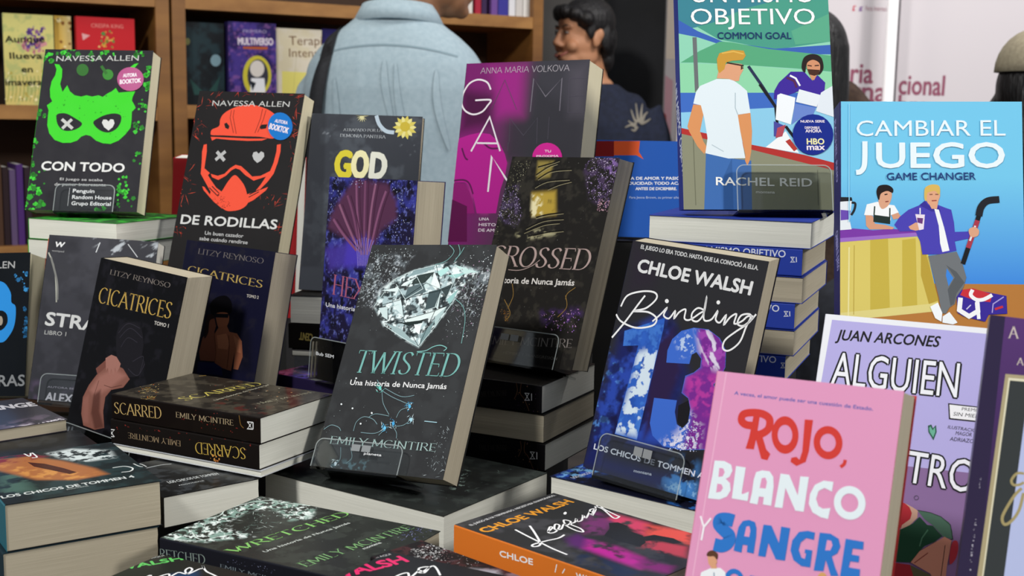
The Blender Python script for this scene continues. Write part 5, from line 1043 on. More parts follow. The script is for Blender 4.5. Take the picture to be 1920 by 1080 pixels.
ART['cic2']['lay'] = [
 ['T','#77706e','LITZY REYNOSO',[23.3,203.4],[108.4,-0.9],6.4,'serif',0,0],
 ['T','#bfa35c','CICATRICES',[10.6,178.6],[125.5,-4.3],8.79,'serif',0.02,0],
 ['T','#bdb6ae','TOMO 2',[114.3,161],[19,0.1],3.6,'sans',0.03,0],
 ['B','#0a090c',[[57.4,143.4],[65,153.9],[79.8,158.5],[90.8,153.3],[94.4,142.4],[88.9,136],[76.7,137.3],[66.1,131.6]]],
 ['B','#8a543c',[[70.1,135],[78.5,138.3],[89.2,138],[92.7,129.4],[88.5,120.3],[78.9,119],[72.9,126.2]]],
 ['P','#15161c',[[67.3,135.2],[90.8,137.7],[90.3,133],[70.3,131]]],
 ['P','#84503a',[[78.4,121.2],[90.9,123.4],[96.3,117.1],[108.8,116.8],[118.3,108.8],[123.7,91.3],[119.7,75.3],[112.4,75],[109.8,94.9],[109.1,72.2],[91.2,73.7],[80.8,76.4],[75.2,95.6],[73.7,112.5]]],
 ['P','#a0664a',[[77,110.1],[91.8,114.4],[99.1,104.7],[97.9,96],[82.4,95.2]]],
 ['P','#966046',[[103.6,113.8],[115.1,109.2],[119.8,95],[113.6,95.4]]],
 ['P','#744434',[[59.3,126.4],[68.6,129.6],[73.3,121.1],[72.2,113.8],[79,96.1],[80.1,79.2],[56.7,77.1],[52.5,86.6],[54.4,104.1],[62.6,112.4]]],
 ['B','#241614',[[55.6,128.8],[61.6,133.9],[68.6,131.3],[61.6,125.3],[62.1,110.9],[57.2,104.5]]],
 ['P','#191d44',[[53.1,75.1],[80.5,77.8],[93.1,74],[97.2,64.7],[54.4,60.9]]],
 ['L','#3a2018',0.7,[[96.1,112.8],[100.3,99.2],[102.1,74]]],
 ['L','#3a2018',0.6,[[73.2,109.6],[80.3,90.6],[80.8,77.9]]],
]
ART['cic2']['spine'] = [
]
ART['stra'] = {'board': '#232228', 'res': 1.6, 'gloss': 0.22, 'spinecol': '#232228'}
ART['stra']['base'] = [
 ['fill','#3a3a40'],
 ['fbm','#45454c',20,0.4,0.7,3,0.8,None,3,[1,0]],
 ['fbm','#6c5a78',22,0.35,0.6,5,0.9,[[-2.1,16.4],[35.6,30.6],[58.2,14.8],[52.8,-11.5],[2.4,-6.4]],8,[1,0]],
 ['spot','#2a2a30',[[1.1,202.3],[40,201.9],[39,186.8],[3.5,184.5]],8,0.7],
 ['fbm','#c4cad0',5,0.58,0.68,9,0.9,[[54.8,202.9],[141.2,202.7],[135.5,175.4],[66.3,182.7]],6,[3,0.6]],
]
ART['stra']['lay'] = [
 ['C','#b9b9ac',1.6,[[2.4,181.4],[10.3,167],[15.6,149.5],[20.3,120.2]]],
 ['C','#80807c',2.4,[[6.2,175.7],[17.4,146.6],[21.1,123.2]]],
 ['L','#dfe2e4',1.2,[[65,198.2],[61.5,185.4]]],
 ['L','#cfd2d4',1,[[100.1,198.4],[113.9,182.9]]],
 ['L','#d85a3a',1.6,[[-0.2,199.2],[-0.7,160.3]]],
 ['T','#e8e8e8','W',[8.8,189.3],[11.4,-0.1],6.3,'sans',0.05,0.2],
 ['T','#a8a8a8','wattpad',[6.1,183.1],[15.5,-0.4],2.4,'sans',0,0],
 ['T','#e4e4e2','STRANGE',[9.9,91.5],[121.6,-6.3],16.64,'sans',0.03,0],
 ['T','#c9c9c6','LIBRO 1',[10.6,79.8],[26.9,-0.5],5.29,'sans',0.01,0],
 ['T','#d9d4de','ALEX JAMES',[22.2,-0.7],[73.3,-2],10.7,'sans',0.03,0],
 ['T','#b0a8b8','AUTORA BESTSELLER',[23,15.2],[58.6,-0.5],2.3,'sans',0,0],
]
ART['stra']['spine'] = [
]
ART['blue'] = {'board': '#0f1318', 'res': 1.2, 'gloss': 0.3, 'spinecol': '#0f1318'}
ART['blue']['base'] = [
 ['fill','#11151a'],
]
ART['blue']['lay'] = [
 ['B','#2f8fdc',[[33.1,141.7],[64.4,156.2],[90.3,145.3],[103.2,140.6],[111.7,128.6],[113.2,116.7],[119.1,110.6],[118.8,89.9],[112.5,75.2],[101.9,66.5],[81.1,72.6],[61.8,78.7],[29.3,91]]],
 ['B','#11151a',[[86.2,99.2],[98.5,106.5],[107.5,101.9],[108.7,90],[99.6,81.3],[86.7,87.3]]],
 ['E','#a89c8c',[99.7,93.7],[3.0999999999999943,0],[0.29999999999999716,-5.900000000000006]],
 ['D',['#2a6a9c','#3d8ec8','#1f4a6c'],16,[[108.9,155.4],[134.2,155],[135.3,128.2],[122.3,137.3]],1,3.5,80,'leaf'],
 ['D',['#2a6a9c','#3d8ec8','#1f4a6c'],16,[[129.7,113.5],[136.6,113.4],[136.6,83.8],[129.4,83.9]],1,3.5,81,'leaf'],
 ['D',['#2a6a9c','#3d8ec8','#1f4a6c'],16,[[129.4,83.9],[138.7,86.7],[137.7,72],[131.5,72.1]],1,3.5,82,'leaf'],
 ['T','#a8a8a8','NAVESSA ALLEN',[12.9,160.1],[102.8,-0.6],9.1,'sans',0.015,0],
 ['T','#8a8c8e','A OSCURAS',[20.7,11],[114.3,1.8],14.21,'sans',0.02,0],
]
ART['blue']['spine'] = [
]
ART['hist'] = {'board': '#1f4a9c', 'res': 4, 'gloss': 0.55, 'spinecol': '#1f4a9c'}
ART['hist']['base'] = [
 ['fill','#2358b0'],
]
ART['hist']['lay'] = [
 ['P','#d8582c',[[-11.6,123.1],[63.4,124.5],[62.5,110.6],[69,100.9],[59.7,105.9],[30.7,105.3],[-10.7,102.9]]],
 ['P','#7a1a1c',[[-14.7,123],[29.9,123.9],[30.8,103.8],[-13.8,102.8]]],  # shadow over the orange corner, painted in as dark red
 ['T','#f2f2f2','UNA HISTORIA DE AMOR Y PASIÓN',[11.9,73.1],[110.1,2.7],3.8,'sans',0.03,0],
 ['T','#f2f2f2','CON FECHA DE CADUCIDAD: TODO ACABA',[-5.2,66.2],[131.4,3.3],3.8,'sans',0.03,0],
 ['T','#f2f2f2','ANTES DE DICIEMBRE.',[60.6,60.9],[52.2,1.3],3.7,'sans',0.03,0],
 ['T','#a8b8dc','Para Jenna Brown, su primer año',[53.1,49.7],[63.3,1.7],2.9,'sans',0.02,0],
]
ART['hist']['spine'] = [
]
ART['redb'] = {'board': '#a82428', 'res': 6, 'gloss': 0.55, 'spinecol': '#a82428'}
ART['redb']['base'] = [
 ['fill','#a82428'],
]
ART['redb']['lay'] = [
]
ART['redb']['spine'] = [
]
ART['tw1'] = {'board': '#2a2c2b', 'res': 1.2, 'gloss': 0.25, 'spinecol': '#2a2c2b'}
ART['tw1']['base'] = [
 ['fill','#2b2e2d'],
 ['fbm','#3c423f',14,0.45,0.7,3,0.8,None,3,[1,0]],
 ['fbm','#9ab0a6',5,0.6,0.68,4,0.9,[[67.6,164.3],[37.1,160.1],[104.1,206.9],[109.2,192.5]],4,[1,0]],
]
ART['tw1']['lay'] = [
 ['D',['#7f9088','#4d5a55'],80,[[169.1,12.8],[14,7.3],[0.5,230],[166.9,226.6]],0.3,5,91,'scratch'],
]
ART['tw1']['spine'] = [
]
ART['tw2'] = {'board': '#2a2c2b', 'res': 6, 'gloss': 0.55, 'spinecol': '#2a2c2b'}
ART['tw2']['base'] = [
 ['fill','#2b2e2d'],
]
ART['tw2']['lay'] = [
]
ART['tw2']['spine'] = [
]
ART['cr1'] = {'board': '#141315', 'res': 2, 'gloss': 0.35, 'spinecol': '#121114'}
ART['cr1']['base'] = [
 ['fill','#201e1c'],
]
ART['cr1']['lay'] = [
]
ART['cr1']['spine'] = [
 ['T','#3a3634','EMILY MCINTIRE',[54.5,9.7],[34.2,5.9],6.03,'serif',0,0],
 ['C','#6a4a34',0.8,[[99.2,30.3],[100.6,21.8],[97.1,12.7]]],
 ['C','#6a4a34',0.8,[[105.2,31],[104.2,20],[109.1,14.1],[115.2,1.9]]],
 ['D',['#6a4a6c','#a87a50'],22,[[96.8,30],[122.9,30.9],[125.9,1.1],[97.3,4]],0.2,0.7,92,'dot'],
 ['L','#e8e8e8',0.8,[[109.6,20.7],[114.9,20.9],[111.9,17.1],[115.5,13.6],[109.8,12.9],[113,17.2],[109.6,20.7]]],
 ['L','#e8e8e8',1,[[117.7,21.2],[117.9,13.5]]],
]
ART['cr2'] = {'board': '#1a1918', 'res': 8, 'gloss': 0.55, 'spinecol': '#1a1918'}
ART['cr2']['base'] = [
]
ART['cr2']['lay'] = [
]
ART['cr2']['spine'] = [
]
ART['cr3'] = {'board': '#141315', 'res': 2, 'gloss': 0.35, 'spinecol': '#121114'}
ART['cr3']['base'] = [
 ['fill','#201e1c'],
]
ART['cr3']['lay'] = [
]
ART['cr3']['spine'] = [
 ['T','#3a3634','EMILY MCINTIRE',[50.3,12],[34.4,4.4],6.15,'serif',0,0],
 ['C','#6a4a34',0.8,[[100.2,29.6],[101.5,21],[98.1,11.8]]],
 ['C','#6a4a34',0.8,[[106.1,30.5],[105.1,19.4],[110,13.5],[116.2,1.3]]],
 ['D',['#6a4a6c','#a87a50'],22,[[93,28.6],[119.2,30.1],[122.2,0],[93.4,2.3]],0.2,0.7,92,'dot'],
 ['L','#e8e8e8',0.8,[[112.3,19.3],[117.5,19.6],[114.5,15.7],[118.2,12.3],[112.5,11.4],[115.7,15.9],[112.3,19.3]]],
 ['L','#e8e8e8',1,[[120.4,20],[120.5,12.2]]],
]
ART['mi1'] = {'board': '#2b3f9c', 'res': 8, 'gloss': 0.55, 'spinecol': '#2b3f9c'}
ART['mi1']['base'] = [
]
ART['mi1']['lay'] = [
]
ART['mi1']['spine'] = [
]
ART['mi2'] = {'board': '#2c43a8', 'res': 6, 'gloss': 0.55, 'spinecol': '#2c43a8'}
ART['mi2']['base'] = [
 ['fill','#2c43a8'],
]
ART['mi2']['lay'] = [
]
ART['mi2']['spine'] = [
 ['T','#dfe4f4','UN MISMO OBJETIVO',[57.7,18.2],[93.5,0.3],7.4,'sans',0.015,0],
 ['L','#dfe4f4',0.8,[[156.3,19.1],[160.2,19.2],[157.9,16.7],[160.8,14.4],[156.6,14.1],[158.9,16.8],[156.3,19.1]]],
 ['L','#dfe4f4',1,[[162,19.5],[162.4,14.3]]],
]
ART['mi3'] = {'board': '#2b3f9c', 'res': 8, 'gloss': 0.55, 'spinecol': '#2b3f9c'}
ART['mi3']['base'] = [
]
ART['mi3']['lay'] = [
]
ART['mi3']['spine'] = [
]
ART['mi4'] = {'board': '#2c43a8', 'res': 6, 'gloss': 0.55, 'spinecol': '#2c43a8'}
ART['mi4']['base'] = [
 ['fill','#2c43a8'],
]
ART['mi4']['lay'] = [
]
ART['mi4']['spine'] = [
 ['T','#dfe4f4','UN MISMO OBJETIVO',[60,16.9],[92.4,0.6],7.1,'sans',0.015,0],
 ['L','#dfe4f4',0.8,[[157.3,18.4],[161.3,18.5],[158.9,16],[161.8,13.7],[157.6,13.3],[159.9,16.1],[157.3,18.4]]],
 ['L','#dfe4f4',1,[[163,18.8],[163.4,13.6]]],
]
ART['mi5'] = {'board': '#2b3f9c', 'res': 8, 'gloss': 0.55, 'spinecol': '#2b3f9c'}
ART['mi5']['base'] = [
]
ART['mi5']['lay'] = [
]
ART['mi5']['spine'] = [
]
ART['mi6'] = {'board': '#2c43a8', 'res': 6, 'gloss': 0.55, 'spinecol': '#2c43a8'}
ART['mi6']['base'] = [
 ['fill','#2c43a8'],
]
ART['mi6']['lay'] = [
]
ART['mi6']['spine'] = [
 ['T','#dfe4f4','UN MISMO OBJETIVO',[67.1,17.9],[91.6,1.4],7,'sans',0.015,0],
 ['L','#dfe4f4',0.8,[[163.6,19.9],[167.5,20.1],[165.1,17.5],[168.1,15.2],[163.8,14.8],[166.2,17.6],[163.6,19.9]]],
 ['L','#dfe4f4',1,[[169.3,20.4],[169.7,15.1]]],
]
ART['bi1'] = {'board': '#1b2240', 'res': 1.4, 'gloss': 0.25, 'spinecol': '#1b2240'}
ART['bi1']['base'] = [
 ['fill','#17182a'],
 ['fbm','#2c52b8',12,0.42,0.62,3,1,[[128.5,4.4],[68.7,-0.1],[82,40.1],[124.8,34.6]],5,[1,0]],
 ['fbm','#7ab4e8',5,0.5,0.62,4,0.9,[[128.5,4.4],[81.3,4.3],[86.1,26.4],[126.8,23.8]],5,[1,0]],
 ['fbm','#3a78cc',9,0.5,0.62,6,0.9,[[91.1,98.9],[79,129.3],[137.3,162.4],[132.2,131]],5,[1,0]],
]
ART['bi1']['lay'] = [
 ['T','#c4cadc','LOS CHICOS',[122.2,22.2],[-27.3,3],5.04,'sans',0.03,0],
]
ART['bi1']['spine'] = [
]
ART['bi2'] = {'board': '#1d2450', 'res': 8, 'gloss': 0.55, 'spinecol': '#1d2450'}
ART['bi2']['base'] = [
]
ART['bi2']['lay'] = [
]
ART['bi2']['spine'] = [
]
ART['keep'] = {'board': '#2b2c2e', 'res': 1.2, 'gloss': 0.3, 'spinecol': '#e07a2c'}
ART['keep']['base'] = [
 ['fill','#323334'],
 ['fbm','#4a4a4e',16,0.5,0.75,3,0.7,None,3,[1,0]],
 ['fbm','#7a3a70',10,0.2,0.5,5,0.95,[[85.8,126.1],[112.4,131.2],[105.4,107.2],[72.2,90.8],[60.7,102]],6,[1,0]],
 ['fbm','#d8486c',12,0.2,0.5,6,0.95,[[118.1,120.4],[120.9,82.2],[94.2,64.8],[97.3,90.4],[100,107.4]],6,[1,0]],
 ['fbm','#ea5a50',12,0.2,0.5,7,0.95,[[116.4,81.7],[129.8,44.4],[102.2,25],[101,48.9],[94.2,64.8]],6,[1,0]],
 ['fbm','#c44858',10,0.2,0.5,8,0.95,[[87.8,57.2],[97.1,25.5],[75.7,11.6],[70.2,38.4],[66.6,50.8]],4,[1,0]],
 ['fbm','#5a2c6c',10,0.2,0.5,9,0.95,[[42.4,105.8],[56.6,106],[53.6,85.8],[33.1,70.3],[31.7,93.6]],6,[1,0]],
 ['fbm','#c42c9c',12,0.2,0.5,10,0.95,[[52.1,91.8],[56.3,65.2],[51.5,35.2],[31,22.2],[31.3,50.7],[35.6,81]],6,[1,0]],
 ['fbm','#8a3078',12,0.2,0.5,11,0.95,[[47.7,43.2],[54,7.9],[38.4,-0.9],[31.1,30.3]],6,[1,0]],
 ['fbm','#22304c',14,0.35,0.6,12,0.8,[[26.8,85.1],[29.8,56.4],[24.9,12.3],[5.5,23.5],[5.2,63.8]],6,[1,0]],
]
ART['keep']['lay'] = [
 ['P','#2c2d2f',[[96.8,105.6],[103.7,101.4],[102.6,90.1],[93.5,84.4],[92.5,66.4],[80.9,54.7],[69.9,52],[67.3,72.5],[69.6,88.7],[86.2,96.3]]],
 ['P','#2c2d2f',[[89.8,64.4],[100.5,61.1],[105.1,44.9],[101.9,34.3],[94.4,37.1],[92.6,52.4],[83.5,56.7]]],
 ['T','#e39a34','CHLOE WALSH',[5.4,160.3],[113.2,2.3],11.52,'sans',0.035,0],
 ['T','#c9c9c9','EL JUEGO SE HA TERMINADO. NECESITABA ENAMORARLO.',[8.6,181.2],[113,5.3],3.49,'sans',0.03,0],
 ['C','#f4f4f4',1.9,[[27.7,149.2],[23.8,133.1],[19.7,114.2],[16.2,97.6],[14.3,80.8]]],
 ['C','#f4f4f4',1.9,[[43.5,147.3],[33.7,132.9],[19.7,114.2],[13,109.6],[8.6,111.6],[12.2,114.8],[25.4,113.2],[37.6,110.5],[47.5,112.4]]],
 ['C','#f4f4f4',1.7,[[42.8,126.5],[53.4,130.5],[53,133.3],[41.9,124.9],[47.3,122.1],[61.5,129.9],[61.6,134.7],[52,127],[55.8,123.4],[66.7,129.8],[67.9,126.2],[76.3,130.4],[74.8,136.8],[65.7,125.9],[62.3,112.3],[63.8,106.1],[68.7,113.2],[70.9,125.7],[77.5,126.8],[85.2,131.8],[80.5,126.3],[85.8,126.1],[96.5,133.6],[92.6,127.2],[108,135.4],[102.1,128.2],[117.4,136.9],[112.4,139],[106,132.2],[128.1,142.6],[122.6,131.8],[117.2,113.6],[116,109.6],[109.7,110.6],[121.8,132.7],[122.5,142.6]]],
 ['E','#f4f4f4',[89.5,148],[1.5999999999999943,-0.5],[-2.799999999999997,-2.4000000000000057]],
]
ART['keep']['spine'] = [
 ['T','#f4f4f4','CHLOE',[53.4,12.9],[36,2.3],5.06,'sans',0.035,0],
 ['L','#f4f4f4',0.9,[[114.2,22.4],[112.7,15.6]]],
 ['L','#f4f4f4',0.9,[[122.5,21],[120.1,16.8]]],
 ['T','#f4f4f4','WALSH',[134.1,16.5],[24.5,1.4],4.78,'sans',0.035,0],
]
ART['wret'] = {'board': '#22242a', 'res': 1.2, 'gloss': 0.25, 'spinecol': '#1b1c24'}
ART['wret']['base'] = [
 ['fill','#2e302d'],
 ['fbm','#3c403b',12,0.45,0.7,3,0.8,None,3,[1,0]],
 ['fbm','#8aa79c',5,0.5,0.58,5,0.9,[[12.9,210.7],[43.4,216.7],[73.6,195.1],[130.7,193.9],[136.6,134],[104.8,118.2],[89.4,129.6],[111,162],[92.2,178.7],[47.4,172.6],[42.8,130.5],[11.7,156.9],[-0.2,184.4]],5,[1,0]],
 ['fbm','#e2ece8',3.5,0.58,0.64,6,1,[[12.9,210.7],[43.4,216.7],[73.6,195.1],[130.7,193.9],[136.6,134],[104.8,118.2],[89.4,129.6],[111,162],[92.2,178.7],[47.4,172.6],[42.8,130.5],[11.7,156.9],[-0.2,184.4]],4,[1,0]],
]
ART['wret']['lay'] = [
 ['C','#cfe0d8',1.2,[[10.2,208.2],[36.3,210.2],[67.9,193.4],[85.2,198.6],[111.1,194.3],[127.9,181.8],[130.4,161.1],[133.4,139.5]]],
 ['C','#cfe0d8',1.2,[[4.6,196.7],[5.3,181.8],[11.4,164.3],[33.7,153.2],[45.4,140.2]]],
 ['C','#cfe0d8',1.2,[[24.4,183.6],[15.5,171],[14.3,159.2]]],
 ['C','#cfe0d8',1.2,[[111,146.2],[104.8,125.9],[111.6,121.7]]],
 ['D',['#8aa49a','#cfdcd6','#6c7c74'],130,[[52.4,208.7],[117.4,151.1],[60,121.8],[16.4,176.4]],0.3,6,93,'scratch'],
 ['D',['#6a766f','#8fa098'],60,[[22.4,112.6],[164.4,117.5],[136.3,8.7],[67.3,12.3],[-5.6,54.8]],0.2,0.8,94,'dot'],
 ['D',['#6c70a8','#9a9cc8'],40,[[129.3,33.3],[138.4,5.2],[104.8,3.7],[94.9,20.9]],0.4,4,95,'scratch'],
 ['T','#86c26a','WRETCHED',[0.8,119.4],[132.2,-26.7],12.01,'serif',0.02,0],
 ['T','#c9cfc9','Una historia de Nunca Jamás',[16.6,98.3],[95.3,-18.8],4.17,'sans',0.02,0],
 ['T','#7fae74','EMILY MCINTIRE',[6.5,49],[122.7,-25.5],11.94,'serif',0,0],
 ['T','#c9cfc9','montena',[62.8,31.3],[20.4,-3.9],4.34,'sans',0.02,0],
]
ART['wret']['spine'] = [
 ['T','#8a9a94','WRETCHED',[-12.4,9.7],[62.4,4.5],7.65,'serif',0.01,0],
 ['T','#7c8890','EMILY MCINTIRE',[65.6,14.5],[71.3,-1.6],2.81,'serif',0,0],
 ['D',['#8a90b0','#5a5f80'],30,[[73.1,24.3],[123.2,24.3],[123.1,19.6],[73,19.5]],0.2,0.6,96,'dot'],
]
ART['lip1'] = {'board': '#1c2024', 'res': 1, 'gloss': 0.22, 'spinecol': '#2c6a78'}
ART['lip1']['base'] = [
 ['fill','#20272b'],
 ['fbm','#2a3a3e',14,0.45,0.65,3,0.9,None,3,[1,0]],
 ['fbm','#4d6a60',10,0.4,0.6,4,0.9,[[18.8,107.1],[32.5,77.4],[30,28.2],[2.9,30.1]],10,[1,0]],
 ['spot','#a8683c',[[15.7,142.5],[51.4,138.4],[73.3,107.9],[92.1,68.5],[97,43.8],[68.8,39.9],[39.2,57.7],[14.3,109.8]],4,1],
 ['fbm','#d0904c',7,0.4,0.62,6,0.9,[[14.7,137.4],[52.5,86.9],[94.9,50.4],[66.6,41.2],[35.9,70.1]],4,[1,0]],
 ['fbm','#7a2434',9,0.35,0.55,7,0.9,[[20.1,151.4],[53.2,146.2],[66.6,129.3],[41,121.6],[16,130.9]],4,[1,0]],
 ['fbm','#d4dede',6,0.4,0.52,8,0.95,[[67.9,140.4],[90.9,144.9],[120.5,121],[116.7,93.4],[88.2,93.3],[75.2,115.4]],5,[1,0]],
]
ART['lip1']['lay'] = [
 ['P','#4a2018',[[45.1,119.1],[57.1,106.3],[68.3,82.8],[75,63.5],[68,61.3],[55.8,84.8],[46.8,101.3]]],
 ['C','#e8e8e8',1.6,[[28.6,155],[37.3,158.7],[47.3,155.7],[51.4,138.4],[55.6,150.8],[56.6,132.4],[52,132.3]]],
 ['C','#dfe2e0',1.6,[[106,61.2],[116.5,60.5],[121,51.1],[116.5,42.8],[108.6,43.2]]],
 ['C','#d4d8d6',1.3,[[126,64.9],[128.8,52],[135.2,50.9]]],
 ['T','#cfd4d2','LOS CHICOS DE TOMMEN 4',[2.6,18.5],[111.5,3.4],7.74,'sans',0.03,0],
 ['T','#9aa09e','montena',[54.1,14.6],[18.5,1.6],3.98,'sans',0.02,0],
]
ART['lip1']['spine'] = [
]
ART['lip2'] = {'board': '#1d3038', 'res': 8, 'gloss': 0.55, 'spinecol': '#1d3038'}
ART['lip2']['base'] = [
]
ART['lip2']['lay'] = [
]
ART['lip2']['spine'] = [
]
ART['oke'] = {'board': '#1c1d1e', 'res': 1.2, 'gloss': 0.25, 'spinecol': '#1c1d1e'}
ART['oke']['base'] = [
 ['fill','#1e1f20'],
 ['fbm','#3a3d40',9,0.5,0.65,3,0.9,None,3,[1,0]],
]
ART['oke']['lay'] = [
 ['T','#b9bdbd','LOS CHICOS DE TOMMEN',[22.8,37],[51.1,-1.3],7.47,'sans',0.02,0],
 ['T','#a8acac','montena',[27.2,23.8],[25.8,0.6],4.16,'sans',0.02,0],
 ['C','#d4d8d8',1.4,[[17.5,110.8],[27,116],[28.4,102.7]]],
 ['C','#d4d8d8',1.2,[[26.4,98.1],[40.3,99.9],[52.3,97.1]]],
]
ART['oke']['spine'] = [
]
ART['sc1'] = {'board': '#17110f', 'res': 1.2, 'gloss': 0.14, 'spinecol': '#16100e'}
ART['sc1']['base'] = [
 ['fill','#2c2823'],
 ['fbm','#4a443a',10,0.45,0.65,3,0.8,None,3,[1,0]],
 ['fbm','#5a2a24',9,0.5,0.62,9,0.7,[[30.6,88.8],[41.8,21.6],[10,3.1],[9.6,74]],6,[1,0]],
]
ART['sc1']['lay'] = [
 ['D',['#e8a83c','#f0c060','#d8702c','#f4d890'],60,[[39.1,197.7],[67.6,193.5],[9,141.3],[-9.2,145.8]],0.6,6,97,'scratch'],
 ['T','#cfc060','SCARRED',[17.3,110.3],[101.5,-18.4],16.23,'serif',0,0],
 ['T','#b9b4a0','Una historia de Nunca Jamás',[33.4,84.4],[96.8,0.5],4.38,'sans',0.02,0],
 ['T','#a8a48c','EMILY MCINTIRE',[43.9,36.5],[71.8,-14.4],6.02,'serif',0,0],
 ['D',['#b98a5c','#8a3a30','#cfc8b0'],60,[[120.6,190.2],[142.4,82.3],[112.9,20],[22.7,17.2],[14.9,65.3]],0.3,1.6,98,'dot'],
 ['C','#c8a04c',1.2,[[113.4,179.4],[123.3,171],[126,152]]],
]
ART['sc1']['spine'] = [
 ['T','#c9aa6c','SCARRED',[3.7,6.1],[65.3,2.6],11.82,'serif',0.01,0],
 ['T','#b09c7c','EMILY MCINTIRE',[88.2,12.9],[74.5,1.4],5.48,'serif',0.01,0],
 ['L','#efefef',0.9,[[180,20.3],[186.6,20.7],[182.6,17],[186.5,13.8],[179.9,13.4],[183.9,17.1],[180,20.3]]],
 ['L','#efefef',1.1,[[187.3,20.8],[187.1,13.9]]],
 ['C','#7a5a2c',1,[[170,25.4],[171.7,16.7],[175.3,13.5]]],
 ['D',['#5a1f1a','#8a3028'],30,[[95.7,23.3],[197.4,26],[193.5,7.8],[95.1,3.4]],0.3,1.2,99,'dot'],
]
ART['sc2'] = {'board': '#17110f', 'res': 4, 'gloss': 0.55, 'spinecol': '#15100e'}
ART['sc2']['base'] = [
 ['fill','#1c1614'],
]
ART['sc2']['lay'] = [
]
ART['sc2']['spine'] = [
 ['T','#c9aa50','SCARRED',[16.9,5.7],[64.5,3.1],11.41,'serif',0.01,0],
 ['T','#a08a6c','EMILY MCINTIRE',[100.2,10.3],[71.8,1.2],5.69,'serif',0.01,0],
 ['L','#efefef',0.9,[[191.3,18.6],[198.9,19.1],[194.2,15],[198.6,11.6],[191,11.2],[195.7,15.2],[191.3,18.6]]],
 ['L','#efefef',1.1,[[199.7,19.2],[199.4,11.7]]],
 ['D',['#c8783c','#e0a050'],14,[[61.7,19.7],[48.3,17.7],[50.4,24.8],[60.9,26.4]],0.4,1.6,100,'dot'],
 ['D',['#5a1f1a','#8a3028'],30,[[191.8,4.1],[3.5,-2.1],[15.5,9.1],[192.2,14.3]],0.3,1.2,101,'dot'],
]
ART['sc3'] = {'board': '#c9ccd2', 'res': 8, 'gloss': 0.55, 'spinecol': '#c9ccd2'}
ART['sc3']['base'] = [
]
ART['sc3']['lay'] = [
]
ART['sc3']['spine'] = [
]
ART['co1'] = {'board': '#2c8a30', 'res': 3, 'gloss': 0.55, 'spinecol': '#2c8a30'}
ART['co1']['base'] = [
 ['fill','#2a5a2c'],
 ['fbm','#3cb038',8,0.5,0.6,3,1,None,3,[1,0]],
]
ART['co1']['lay'] = [
]
ART['co1']['spine'] = [
]
ART['co2'] = {'board': '#2e6e2c', 'res': 8, 'gloss': 0.55, 'spinecol': '#35a832'}
ART['co2']['base'] = [
]
ART['co2']['lay'] = [
]
ART['co2']['spine'] = [
]
ART['hx1'] = {'board': '#241d3c', 'res': 1.4, 'gloss': 0.14, 'spinecol': '#241d3c'}
ART['hx1']['base'] = [
 ['fill','#2c2440'],
 ['fbm','#4a3c78',10,0.4,0.6,3,0.9,None,3,[1,0]],
 ['fbm','#a86ca0',5,0.5,0.62,4,0.9,[[-33.8,232.3],[50.6,221.8],[52,176.6],[-18.5,166.5],[-50.7,192.9]],8,[4,0.5]],
 ['fbm','#5a4aa8',8,0.4,0.6,5,0.9,[[0.1,170.5],[54.3,173.7],[24.9,140.2],[-19,141.1]],6,[1,0]],
]
ART['hx1']['lay'] = [
 ['C','#8a5c88',1.4,[[-38.5,224.4],[1.7,223.6],[31.1,202]]],
 ['C','#8a5c88',1.4,[[-31.7,221.5],[5.1,215.4],[28.9,192]]],
 ['C','#8a5c88',1.4,[[-24.8,218.6],[8.4,207.1],[26.6,182.1]]],
 ['C','#8a5c88',1.4,[[-17.9,215.6],[11.7,198.9],[24.4,172.2]]],
 ['C','#8a5c88',1.4,[[-11,212.7],[15,190.7],[22.2,162.5]]],
 ['C','#8a5c88',1.4,[[-4,209.7],[18.2,182.5],[20.1,152.9]]],
 ['C','#8a5c88',1.4,[[3,206.7],[21.5,174.4],[18,143.3]]],
]
ART['hx1']['spine'] = [
]
ART['hx2'] = {'board': '#15100e', 'res': 6, 'gloss': 0.55, 'spinecol': '#15100e'}
ART['hx2']['base'] = [
 ['fill','#171310'],
]
ART['hx2']['lay'] = [
]
ART['hx2']['spine'] = [
]
ART['hx3'] = {'board': '#1a1718', 'res': 8, 'gloss': 0.55, 'spinecol': '#1a1718'}
ART['hx3']['base'] = [
]
ART['hx3']['lay'] = [
]
ART['hx3']['spine'] = [
]
ART['walsh'] = {'board': '#1f2220', 'res': 2, 'gloss': 0.25, 'spinecol': '#1f2220'}
ART['walsh']['base'] = [
 ['fill','#222422'],
 ['spot','#1f3a5c',[[95.3,152.2],[110.1,138.2],[92.6,121.4],[82,140]],5,1],
]
ART['walsh']['lay'] = [
 ['T','#5fc060','CHLOE WALSH',[31.4,224.2],[92.5,-58.4],9.45,'sans',0.035,0],
 ['T','#b0b4b0','EL AMOR LO ERA TODO HASTA AQUI',[50,217.5],[73,-32.5],2.48,'sans',0.02,0],
 ['C','#f4f4f4',1.6,[[58.4,158.9],[75.3,163.7],[85.1,164.3],[75.8,157],[86,156.6],[94.2,154.1],[90.3,149],[100.3,149.5],[101.2,141.7],[110.2,144.1],[112.6,149.1],[106.4,147.8],[101.7,140.8],[114.1,140.3],[116.9,138.4],[121.4,143],[113.3,132.4],[109.6,120.8],[103.1,102.6]]],
]
ART['walsh']['spine'] = [
]
ART['pink'] = {'board': '#1c1b1e', 'res': 2, 'gloss': 0.25, 'spinecol': '#1c1b1e'}
ART['pink']['base'] = [
 ['fill','#242226'],
]
